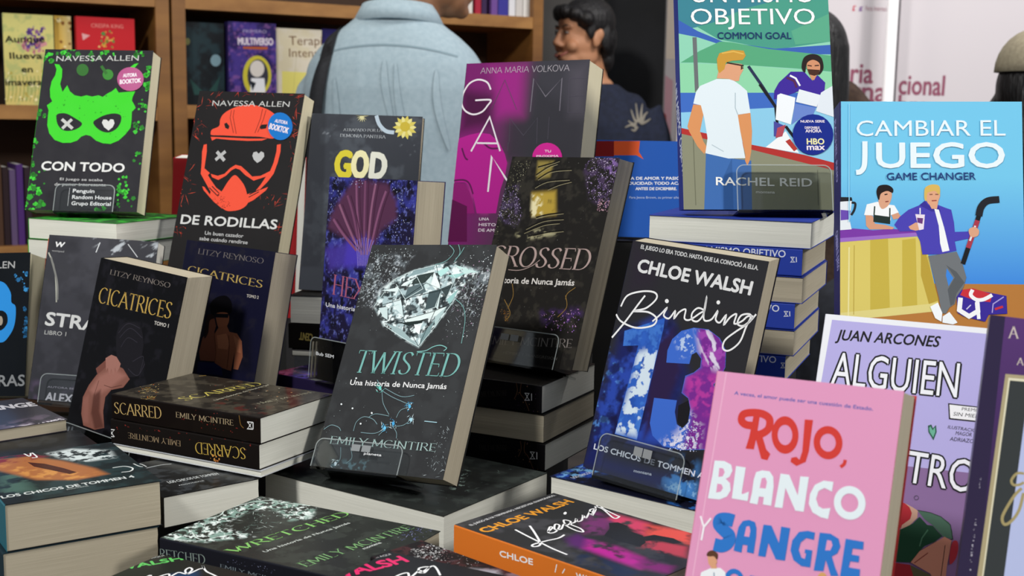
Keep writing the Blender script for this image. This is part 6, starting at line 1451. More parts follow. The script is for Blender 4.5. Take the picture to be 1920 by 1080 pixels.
ART['pink']['lay'] = [
 ['T','#e0306c','CHLOE WALSH',[-11.7,222.4],[126.6,-58.2],14.88,'sans',0.035,0],
 ['T','#b4b4b4','EL AMOR LO ERA TODO HASTA AQUI',[58,213.6],[62.2,-30],3.16,'sans',0.02,0],
 ['C','#f4f4f4',1.7,[[70.5,155.7],[86.4,155.7],[93.8,152.2],[86.7,145.7],[102.1,147.1],[99.8,141.5],[111.8,144.7],[106.3,149.6],[98.5,143.8],[115.6,142.8],[101.7,128.5]]],
]
ART['pink']['spine'] = [
]
ART['speck'] = {'board': '#1a1618', 'res': 1.2, 'gloss': 0.25, 'spinecol': '#1a1618'}
ART['speck']['base'] = [
 ['fill','#221c1e'],
 ['fbm','#4a2a2c',8,0.45,0.62,3,0.9,None,3,[1,0]],
 ['fbm','#8a7078',6,0.48,0.6,6,0.9,[[40.7,66.2],[72.7,20.6],[61,-2.2],[23,35.3]],6,[4,-0.3]],
 ['fbm','#b8b4bc',5,0.55,0.62,7,0.9,[[36.6,49.1],[51.2,27.8],[37.3,14.5],[17.1,34.4]],5,[4,-0.3]],
 ['spot','#141214',[[51.9,69.7],[61.7,45.6],[53.1,39.8],[42.9,60.6]],4,1],
]
ART['speck']['lay'] = [
 ['D',['#e8e8e8','#b9b9b9','#8a8a8a'],330,[[33.4,110.1],[67.5,107.6],[68,91.5],[28.9,77.8],[19.8,86.8]],0.3,1.1,103,'dot'],
 ['D',['#b9b4b4','#8a6a6a'],120,[[63.6,103.5],[67.8,54.1],[26.3,38.7],[25.4,74.1]],0.25,0.8,104,'dot'],
]
ART['speck']['spine'] = [
]
ART['gd1'] = {'board': '#1a1918', 'res': 8, 'gloss': 0.55, 'spinecol': '#1a1918'}
ART['gd1']['base'] = [
]
ART['gd1']['lay'] = [
]
ART['gd1']['spine'] = [
]
ART['gd2'] = {'board': '#141210', 'res': 6, 'gloss': 0.55, 'spinecol': '#141210'}
ART['gd2']['base'] = [
]
ART['gd2']['lay'] = [
]
ART['gd2']['spine'] = [
 ['T','#a09050','CENT',[117.6,12.4],[17.2,-1.6],9.82,'sans',0.03,0],
]
ART['gd3'] = {'board': '#1a1918', 'res': 8, 'gloss': 0.55, 'spinecol': '#1a1918'}
ART['gd3']['base'] = [
]
ART['gd3']['lay'] = [
]
ART['gd3']['spine'] = [
]
ART['lf1'] = {'board': '#17181a', 'res': 2, 'gloss': 0.3, 'spinecol': '#17181a'}
ART['lf1']['base'] = [
 ['fill','#1b1c1f'],
 ['fbm','#2a2c30',14,0.5,0.7,3,0.8,None,3,[1,0]],
]
ART['lf1']['lay'] = [
]
ART['lf1']['spine'] = [
]
ART['st1'] = {'board': '#4a444c', 'res': 1.6, 'gloss': 0.22, 'spinecol': '#4a444c'}
ART['st1']['base'] = [
 ['fill','#3d3b42'],
 ['fbm','#6c6070',14,0.4,0.62,3,0.8,[[74.8,18.4],[131,40.9],[140.8,7.5],[85.2,-29.2],[66.1,-6.2]],10,[1,0]],
 ['fbm','#d8d0da',8,0.4,0.55,5,0.9,[[83.4,3.6],[101.4,5.5],[92.2,-27],[80.5,-25.4]],6,[1,0]],
]
ART['st1']['lay'] = [
 ['T','#cfccd2','STRANGE',[59.5,92.9],[78.8,-11.4],21.81,'sans',0.03,0],
 ['T','#e4dfe6','ALEX JAMES',[82.6,-15.5],[55.1,15.3],9.25,'sans',0.03,0],
]
ART['st1']['spine'] = [
]
FR = {
 'contodo': {'O': [-0.64932,1.62919,-0.13405], 'u': [0.998118,-0.0613162,-0.000892], 'v': [0.0217953,0.3411161,0.9397685], 'w': 0.15143, 'h': 0.22786, 't': 0.03309, 'sh': 0.1007},
 'rodillas': {'O': [-0.45137,1.58885,-0.20507], 'u': [0.9419367,-0.3354362,-0.0154185], 'v': [0.1192986,0.2913742,0.9491411], 'w': 0.15923, 'h': 0.2438, 't': 0.02959, 'sh': 0.0212},
 'god': {'O': [-0.27572,1.56556,-0.2261], 'u': [0.9850308,-0.1717263,-0.0149802], 'v': [0.0496958,0.1996919,0.9785977], 'w': 0.14864, 'h': 0.23004, 't': 0.012, 'sh': 0},
 'hex': {'O': [-0.23083,1.42702,-0.30681], 'u': [0.7202536,-0.6935122,0.0166032], 'v': [0.0597241,0.0858366,0.9945175], 'w': 0.15561, 'h': 0.23357, 't': 0.0421, 'sh': 0.0453},
 'twisted': {'O': [-0.19771,1.19585,-0.35138], 'u': [0.8691152,-0.4902001,0.0658994], 'v': [0.1914647,0.4562848,0.8689911], 'w': 0.15552, 'h': 0.24395, 't': 0.02986, 'sh': 0.0253},
 'crossed': {'O': [-0.05332,1.39866,-0.27517], 'u': [0.7571521,-0.6527648,0.0248744], 'v': [0.2102133,0.2795292,0.9368425], 'w': 0.15718, 'h': 0.24218, 't': 0.0289, 'sh': 0.1655},
 'game': {'O': [-0.08517,1.53266,-0.19719], 'u': [0.8664704,-0.4987632,0.0215495], 'v': [0.0845824,0.1892075,0.9782875], 'w': 0.17516, 'h': 0.26744, 't': 0.03928, 'sh': -0.0506},
 'mismo': {'O': [0.17627,1.26837,-0.09341], 'u': [0.9989113,0.0456013,0.0098394], 'v': [-0.0223797,0.2833658,0.9587507], 'w': 0.16172, 'h': 0.2484, 't': 0.02632, 'sh': 0.1667},
 'cambiar': {'O': [0.29089,1.06253,-0.21967], 'u': [0.9956531,-0.0922064,0.0131505], 'v': [0.0090341,0.2361322,0.9716789], 'w': 0.15884, 'h': 0.2438, 't': 0.03313, 'sh': 0.0135},
 'binding': {'O': [0.06889,1.12096,-0.32622], 'u': [0.778129,-0.625809,-0.05365], 'v': [0.2039427,0.1709439,0.9639427], 'w': 0.14301, 'h': 0.21859, 't': 0.02145, 'sh': 0.3467},
 'rojo': {'O': [0.1088,0.77094,-0.36049], 'u': [0.8302819,-0.5566122,0.0285452], 'v': [0.1651029,0.2945507,0.9412656], 'w': 0.12854, 'h': 0.20021, 't': 0.03026, 'sh': 0.0583},
 'alguien': {'O': [0.22366,0.9409,-0.3686], 'u': [0.8708818,-0.4914776,0.0038306], 'v': [0.1670285,0.3032808,0.9381483], 'w': 0.1455, 'h': 0.2231, 't': 0.0291, 'sh': 0},
 'purple': {'O': [0.2871,0.756,-0.32537], 'u': [0.9402646,-0.3346397,-0.0625991], 'v': [0.1397142,0.2116164,0.9673151], 'w': 0.135, 'h': 0.207, 't': 0.027, 'sh': 0},
 'cic1': {'O': [-0.5245,1.3978,-0.38883], 'u': [0.819449,-0.5691797,-0.0673634], 'v': [0.1833638,0.148988,0.9716894], 'w': 0.15174, 'h': 0.22249, 't': 0.03708, 'sh': 0.1838},
 'cic2': {'O': [-0.43117,1.4622,-0.37019], 'u': [0.8425734,-0.537832,-0.0284042], 'v': [0.1402702,0.1682189,0.9757185], 'w': 0.14779, 'h': 0.2183, 't': 0.03894, 'sh': 0.0372},
 'stra': {'O': [-0.58693,1.45599,-0.34983], 'u': [0.9979969,-0.0437215,-0.0457226], 'v': [0.0564876,0.2904586,0.9552188], 'w': 0.13765, 'h': 0.20381, 't': 0.027, 'sh': 0},
 'blue': {'O': [-0.73382,1.49633,-0.35878], 'u': [0.990682,-0.1269336,0.0493666], 'v': [-0.0170543,0.2439994,0.9696254], 'w': 0.13568, 'h': 0.17898, 't': 0.04003, 'sh': -0.0571},
 'hist': {'O': [0.09468,1.57441,-0.15165], 'u': [0.9848078,-0.1736482,0], 'v': [0.0361035,0.204753,0.9781476], 'w': 0.15, 'h': 0.125, 't': 0.03, 'sh': 0},
 'redb': {'O': [-0.53692,1.89546,-0.31215], 'u': [0.9781476,-0.2079117,0], 'v': [0.0217327,0.1022443,0.9945219], 'w': 0.209, 'h': 0.24, 't': 0.03, 'sh': 0.2588},
 'tw1': {'O': [-0.15256,1.36861,-0.36665], 'u': [-0.569192,-0.8222046,0], 'v': [0.8222046,-0.569192,0], 'w': 0.17538, 'h': 0.23451, 't': 0.04, 'sh': 0},
 'tw2': {'O': [-0.15421,1.36975,-0.40725], 'u': [-0.569192,-0.8222046,0], 'v': [0.8222046,-0.569192,0], 'w': 0.17538, 'h': 0.23451, 't': 0.03, 'sh': 0},
 'cr1': {'O': [0.03356,1.27654,-0.28391], 'u': [0.4631765,0.8862661,0], 'v': [-0.8862661,0.4631765,0], 'w': 0.14, 'h': 0.13, 't': 0.031, 'sh': 0},
 'cr2': {'O': [-0.01736,1.45853,-0.31551], 'u': [-0.4476385,-0.8942146,0], 'v': [0.8942146,-0.4476385,0], 'w': 0.14, 'h': 0.13, 't': 0.031, 'sh': 0},
 'cr3': {'O': [0.03799,1.27422,-0.34711], 'u': [0.4631765,0.8862661,0], 'v': [-0.8862661,0.4631765,0], 'w': 0.14, 'h': 0.13, 't': 0.03, 'sh': 0},
 'mi1': {'O': [0.20478,1.43449,-0.10033], 'u': [-0.3785198,-0.9255932,0], 'v': [0.9255932,-0.3785198,0], 'w': 0.16626, 'h': 0.168, 't': 0.027, 'sh': 0},
 'mi2': {'O': [0.28994,1.22004,-0.12793], 'u': [0.3785198,0.9255932,0], 'v': [-0.9255932,0.3785198,0], 'w': 0.16626, 'h': 0.168, 't': 0.0275, 'sh': 0},
 'mi3': {'O': [0.19923,1.43676,-0.15603], 'u': [-0.3785198,-0.9255932,0], 'v': [0.9255932,-0.3785198,0], 'w': 0.16626, 'h': 0.168, 't': 0.027, 'sh': 0},
 'mi4': {'O': [0.28532,1.22193,-0.18363], 'u': [0.3785198,0.9255932,0], 'v': [-0.9255932,0.3785198,0], 'w': 0.16626, 'h': 0.168, 't': 0.0265, 'sh': 0},
 'mi5': {'O': [0.19368,1.43904,-0.21073], 'u': [-0.3785198,-0.9255932,0], 'v': [0.9255932,-0.3785198,0], 'w': 0.16626, 'h': 0.168, 't': 0.0265, 'sh': 0},
 'mi6': {'O': [0.27884,1.22458,-0.23783], 'u': [0.3785198,0.9255932,0], 'v': [-0.9255932,0.3785198,0], 'w': 0.16626, 'h': 0.168, 't': 0.027, 'sh': 0},
 'bi1': {'O': [0.11861,1.22805,-0.33725], 'u': [-0.6145265,-0.7888962,0], 'v': [0.7888962,-0.6145265,0], 'w': 0.13, 'h': 0.22615, 't': 0.034, 'sh': 0},
 'bi2': {'O': [0.11861,1.22805,-0.37185], 'u': [-0.6145265,-0.7888962,0], 'v': [0.7888962,-0.6145265,0], 'w': 0.13, 'h': 0.22615, 't': 0.034, 'sh': 0},
 'keep': {'O': [0.09551,0.85439,-0.33905], 'u': [0.6844779,0.7290336,0], 'v': [-0.7290336,0.6844779,0], 'w': 0.126, 'h': 0.1932, 't': 0.026, 'sh': 0},
 'wret': {'O': [-0.12053,0.91187,-0.3602], 'u': [0.4588335,0.8885222,0], 'v': [-0.8885222,0.4588335,0], 'w': 0.13398, 'h': 0.19774, 't': 0.028, 'sh': 0},
 'lip1': {'O': [-0.41411,0.97178,-0.32311], 'u': [0.8270681,0.5621017,0], 'v': [-0.5621017,0.8270681,0], 'w': 0.13052, 'h': 0.15, 't': 0.0405, 'sh': 0},
 'lip2': {'O': [-0.41659,0.97009,-0.36421], 'u': [0.8270681,0.5621017,0], 'v': [-0.5621017,0.8270681,0], 'w': 0.13052, 'h': 0.15, 't': 0.0405, 'sh': 0},
 'oke': {'O': [-0.31845,1.09243,-0.3535], 'u': [0.7660444,0.6427876,0], 'v': [-0.6427876,0.7660444,0], 'w': 0.099, 'h': 0.12, 't': 0.03, 'sh': 0},
 'sc1': {'O': [-0.241,1.15408,-0.29267], 'u': [0.4663269,0.8846124,0], 'v': [-0.8846124,0.4663269,0], 'w': 0.12, 'h': 0.196, 't': 0.0262, 'sh': 0},
 'sc2': {'O': [-0.41615,1.24642,-0.34497], 'u': [0.4663269,0.8846124,0], 'v': [0.8846124,-0.4663269,0], 'w': 0.12, 'h': 0.196, 't': 0.0255, 'sh': 0},
 'sc3': {'O': [-0.35842,1.35164,-0.34557], 'u': [-0.4663269,-0.8846124,0], 'v': [0.8846124,-0.4663269,0], 'w': 0.12, 'h': 0.196, 't': 0.0065, 'sh': 0},
 'co1': {'O': [-0.64014,1.61466,-0.1435], 'u': [0.9135455,-0.4067366,0], 'v': [0.4067366,0.9135455,0], 'w': 0.149, 'h': 0.15, 't': 0.027, 'sh': 0},
 'co2': {'O': [-0.64197,1.61548,-0.1711], 'u': [0.9135455,-0.4067366,0], 'v': [0.4067366,0.9135455,0], 'w': 0.149, 'h': 0.15, 't': 0.03, 'sh': 0},
 'hx1': {'O': [-0.1339,1.3596,-0.31621], 'u': [0.5735764,0.819152,0], 'v': [-0.819152,0.5735764,0], 'w': 0.115, 'h': 0.195, 't': 0.03, 'sh': 0},
 'hx2': {'O': [-0.1339,1.3596,-0.34681], 'u': [0.5735764,0.819152,0], 'v': [-0.819152,0.5735764,0], 'w': 0.115, 'h': 0.195, 't': 0.03, 'sh': 0},
 'hx3': {'O': [-0.22767,1.56565,-0.37741], 'u': [-0.5735764,-0.819152,0], 'v': [0.819152,-0.5735764,0], 'w': 0.115, 'h': 0.195, 't': 0.03, 'sh': 0},
 'walsh': {'O': [-0.17424,0.77737,-0.36424], 'u': [0.4539905,0.8910065,0], 'v': [-0.8910065,0.4539905,0], 'w': 0.125, 'h': 0.19, 't': 0.03, 'sh': 0},
 'pink': {'O': [0.01821,0.72737,-0.34047], 'u': [0.4539905,0.8910065,0], 'v': [-0.8910065,0.4539905,0], 'w': 0.125, 'h': 0.19, 't': 0.0088, 'sh': 0},
 'speck': {'O': [-0.02141,0.85294,-0.34878], 'u': [0.6819984,0.7313537,0], 'v': [-0.7313537,0.6819984,0], 'w': 0.055, 'h': 0.12, 't': 0.03, 'sh': 0},
 'gd1': {'O': [-0.2621,1.64333,-0.22905], 'u': [-0.1736482,-0.9848078,0], 'v': [0.9848078,-0.1736482,0], 'w': 0.11, 'h': 0.15, 't': 0.036, 'sh': 0},
 'gd2': {'O': [-0.28317,1.53535,-0.29765], 'u': [0.1736482,0.9848078,0], 'v': [0.9848078,-0.1736482,0], 'w': 0.11, 'h': 0.15, 't': 0.032, 'sh': 0},
 'gd3': {'O': [-0.26013,1.64298,-0.29825], 'u': [-0.1736482,-0.9848078,0], 'v': [0.9848078,-0.1736482,0], 'w': 0.11, 'h': 0.15, 't': 0.009, 'sh': 0},
 'lf1': {'O': [-0.5249,1.12433,-0.3485], 'u': [0.809017,0.5877853,0], 'v': [-0.5877853,0.809017,0], 'w': 0.15, 'h': 0.12, 't': 0.03, 'sh': 0},
 'st1': {'O': [-0.58624,1.20855,-0.335], 'u': [0.7431448,0.6691306,0], 'v': [-0.6691306,0.7431448,0], 'w': 0.14, 'h': 0.13, 't': 0.013, 'sh': 0},
}
ST = {
 'contodo': [{'x0': 43.4, 'x1': 123.4, 'top': 32.9, 'dep': 9, 'prints': [['T','Penguin',0.3,0.66,0.36,0.16],['T','Random House',0.3,0.4,0.66,0.16],['T','Grupo Editorial',0.3,0.14,0.66,0.16],['L',0.24,0.1,0.7]]},'clear acrylic stand holding the green mask book'],
 'twisted': [{'x0': 9.3, 'x1': 113.3, 'top': 25.4, 'dep': 12, 'prints': [['Q',0.42,0.62,0.1,0.26],['Q',0.54,0.62,0.1,0.26],['T','planeta',0.58,0.52,0.2,0.1]]},'clear acrylic stand holding the diamond book'],
 'crossed': [{'x0': 22, 'x1': 140, 'top': 35, 'dep': 9, 'prints': [['Q',0.3,0.62,0.1,0.2],['Q',0.42,0.62,0.1,0.2]]},'clear acrylic stand holding the gold band book'],
 'hex': [{'x0': 0.5, 'x1': 119.7, 'top': 44.6, 'dep': 9, 'prints': [['T','Bub SEM',0.1,0.55,0.28,0.09]]},'clear acrylic stand holding the shell book'],
 'binding': [{'x0': 20.5, 'x1': 110.8, 'top': 37, 'dep': 10, 'prints': [['Q',0.42,0.66,0.1,0.22],['Q',0.53,0.66,0.1,0.22]]},'clear acrylic stand holding the huge numerals book'],
 'mismo': [{'x0': 54, 'x1': 152.9, 'top': 44.7, 'dep': 9, 'prints': []},'clear acrylic stand holding the tall hockey book'],
 'cic1': [{'x0': 9.3, 'x1': 130.4, 'top': 28.3, 'dep': 9, 'prints': [['Q',0.62,0.3,0.1,0.3]]},'clear acrylic stand holding the bare back book'],
 'stra': [{'x0': 18.2, 'x1': 107.4, 'top': 31.5, 'dep': 9, 'prints': []},'clear acrylic stand holding the dark grey shiny book'],
 'cic2': [{'x0': 16.1, 'x1': 124.3, 'top': 31.4, 'dep': 9, 'prints': []},'clear acrylic stand holding the shirtless couple book'],
}
INFO = {
 'contodo': ['black paperback with a bright green horned eye mask on its cover','books standing in clear stands','y'],
 'rodillas': ['black paperback with a red motocross helmet on its cover','books standing in clear stands','y'],
 'god': ['grey plastic-wrapped paperback with big yellow letters and a yellow flower','books standing in clear stands','b'],
 'hex': ['violet paperback with a large scallop shell on its cover','books standing in clear stands','b'],
 'twisted': ['black paperback with a shattered diamond above pale teal letters','books standing in clear stands','b'],
 'crossed': ['black paperback with a gold band between lilac sparkles, behind the diamond book','books standing in clear stands','b'],
 'game': ['magenta and grey paperback with thin white outline capitals down its left side','books standing in clear stands','y'],
 'mismo': ['tall paperback with a blond man watching a hockey goalkeeper','books standing in clear stands','w'],
 'cambiar': ['sky blue paperback with a juice bar and a man holding a hockey stick','books standing in clear stands','w'],
 'binding': ['black paperback with huge blue and violet numerals under white handwriting','books standing in clear stands','b'],
 'rojo': ['pink paperback with red, white and blue capitals, nearest at lower right','books standing in clear stands','b'],
 'alguien': ['lilac paperback with white border and outlined white capitals, behind the pink one','books standing in clear stands','w'],
 'purple': ['dark purple book with a gold picture frame on its cover at the right edge','books standing in clear stands','b'],
 'cic1': ['black paperback with a bare back and gold letters, leaning nearest at left','books standing in clear stands','b'],
 'cic2': ['navy paperback with a shirtless couple and gold letters, behind the black one','books standing in clear stands','b'],
 'stra': ['dark grey shiny paperback with white letters and a silver fold, at left','books standing in clear stands','w'],
 'blue': ['black paperback with a bright blue mask, cut by the left edge','books standing in clear stands','y'],
 'hist': ['blue and orange book turned to its back cover text, behind the hockey pile','books standing in clear stands','w'],
 'redb': ['red book peeking out behind the helmet book','books standing in clear stands','w'],
 'tw1': ['black paperback lying topmost under the diamond book','books lying in piles','w'],
 'tw2': ['paperback lying second in the pile under the diamond book','books lying in piles','b'],
 'cr1': ['black-spined paperback topmost in the pile under the gold band book','books lying in piles','w'],
 'cr2': ['paperback turned fore-edge out between two black spines','books lying in piles','b'],
 'cr3': ['black-spined paperback lowest in the pile under the gold band book','books lying in piles','w'],
 'mi1': ['thick paperback fore-edge out, topmost under the tall hockey book','books lying in piles','w'],
 'mi2': ['blue-spined paperback with white letters, first blue spine under the hockey book','books lying in piles','b'],
 'mi3': ['paperback fore-edge out between the first and second blue spines','books lying in piles','b'],
 'mi4': ['blue-spined paperback, second blue spine under the hockey book','books lying in piles','b'],
 'mi5': ['paperback fore-edge out between the second and third blue spines','books lying in piles','b'],
 'mi6': ['blue-spined paperback, lowest blue spine under the hockey book','books lying in piles','b'],
 'bi1': ['blue-covered paperback lying under the huge numerals book','books lying in piles','w'],
 'bi2': ['lower paperback in the pile under the huge numerals book','books lying in piles','w'],
 'keep': ['orange-spined black paperback with white handwriting and a pink numeral, lying flat','books lying in piles','b'],
 'wret': ['black paperback with green capitals and white splashes, lying flat in front','books lying in piles','b'],
 'lip1': ['thick paperback with an orange mouth-like swirl on its cover, lying at lower left','books lying in piles','b'],
 'lip2': ['thick paperback under the one with the orange swirl','books lying in piles','b'],
 'oke': ['black paperback with small white letters, wedged under the brown spines','books lying in piles','w'],
 'sc1': ['brown-black paperback with upright gold spine letters, glossy cover upward','books lying in piles','w'],
 'sc2': ['brown-black paperback with upside-down gold spine letters','books lying in piles','w'],
 'sc3': ['thin white booklet under the two gold-lettered spines','books lying in piles','w'],
 'co1': ['green-covered paperback lying directly under the green mask book','books lying in piles','w'],
 'co2': ['green-spined paperback second under the green mask book','books lying in piles','w'],
 'hx1': ['violet glossy paperback lying flat under the shell book','books lying in piles','b'],
 'hx2': ['dark paperback second in the pile under the shell book','books lying in piles','b'],
 'hx3': ['paperback fore-edge out, lowest in the pile under the shell book','books lying in piles','b'],
 'walsh': ['black paperback with green capitals and white handwriting at the bottom edge','books lying in piles','b'],
 'pink': ['black paperback with hot pink capitals at the bottom edge','books lying in piles','b'],
 'speck': ['black and maroon speckled paperback in front of the orange spine','books lying in piles','b'],
 'gd1': ['paperback fore-edge out, topmost under the grey plastic-wrapped book','books lying in piles','w'],
 'gd2': ['black-spined paperback with upside-down dull gold letters beside the shell book','books lying in piles','b'],
 'gd3': ['thin paperback fore-edge out, lowest under the grey plastic-wrapped book','books lying in piles','w'],
 'lf1': ['plain black-covered paperback lying behind the orange swirl book at the left edge','books lying in piles','b'],
 'st1': ['grey paperback with white letters lying flat at the left edge','books lying in piles','b'],
}
CASE = {
 'l0': -0.4325,
 'l1': 0.3054,
 'm0': 0.3252,
 'm1': 1.491,
 'zmid': 0.0073,
 'zmid2': 0.0149,
 'zlow': -0.3543,
 'zup': 0.3082,
}
STEPS = [
 [-0.1061,1.2298,-0.6055,0.0873,0.0577,-0.4382],
 [0.0246,1.3997,-0.4816,0.035,0.03,-0.378],
 [0.2511,1.3258,-0.3882,0.054,0.0531,-0.2657],
 [0.1679,1.1073,-0.6618,0.0831,0.035,-0.4068],
 [0.0682,0.9664,-0.7539,0.0666,0.033,-0.3659],
 [-0.1776,1.0168,-0.4767,0.0689,0.037,-0.3891],
 [-0.4023,1.0705,0.5969,0.0353,0.045,-0.4056],
 [-0.2857,1.2794,-0.4851,0.05,0.02,-0.353],
 [-0.3191,1.1702,0.6981,0.0195,0.03,-0.3844],
 [-0.5416,1.6529,-0.4189,0.0445,0.045,-0.202],
 [-0.1865,1.4544,-0.6109,0.0575,0.03,-0.4083],
 [-0.2305,0.8762,-0.4712,0.065,0.0325,-0.3951],
 [-0.0381,0.8262,-0.4712,0.065,0.0325,-0.3502],
 [-0.0568,0.903,-0.7505,0.03,0.008,-0.3797],
 [-0.1943,1.5958,-0.1745,0.045,0.02,-0.3082],
 [-0.5777,1.3037,0.733,0.04,0.035,-0.3489],
 [-0.4995,1.217,0.6283,0.045,0.03,-0.3794],
 [-0.3724,1.5734,-0.3421,0.0676,0.016,-0.2177],
 [-0.0033,1.4994,-0.5223,0.0756,0.016,-0.2087],
 [0.3711,1.0672,-0.0923,0.0674,0.016,-0.2286],
 [0.1688,0.7451,-0.5906,0.0523,0.016,-0.3705],
 [0.2929,0.9156,-0.5138,0.0608,0.016,-0.3802],
 [0.3546,0.7447,-0.3419,0.0555,0.016,-0.342],
 [-0.4509,1.371,-0.6071,0.0559,0.013,-0.4088],
 [-0.3582,1.4393,-0.5681,0.0539,0.013,-0.3894],
 [-0.5177,1.465,-0.0438,0.0568,0.016,-0.372],
 [-0.6651,1.4996,-0.1274,0.0558,0.016,-0.3721],
 [0.1706,1.5732,-0.1745,0.063,0.016,-0.1594],
 [-0.4322,1.8855,-0.2094,0.0925,0.016,-0.3137],
]
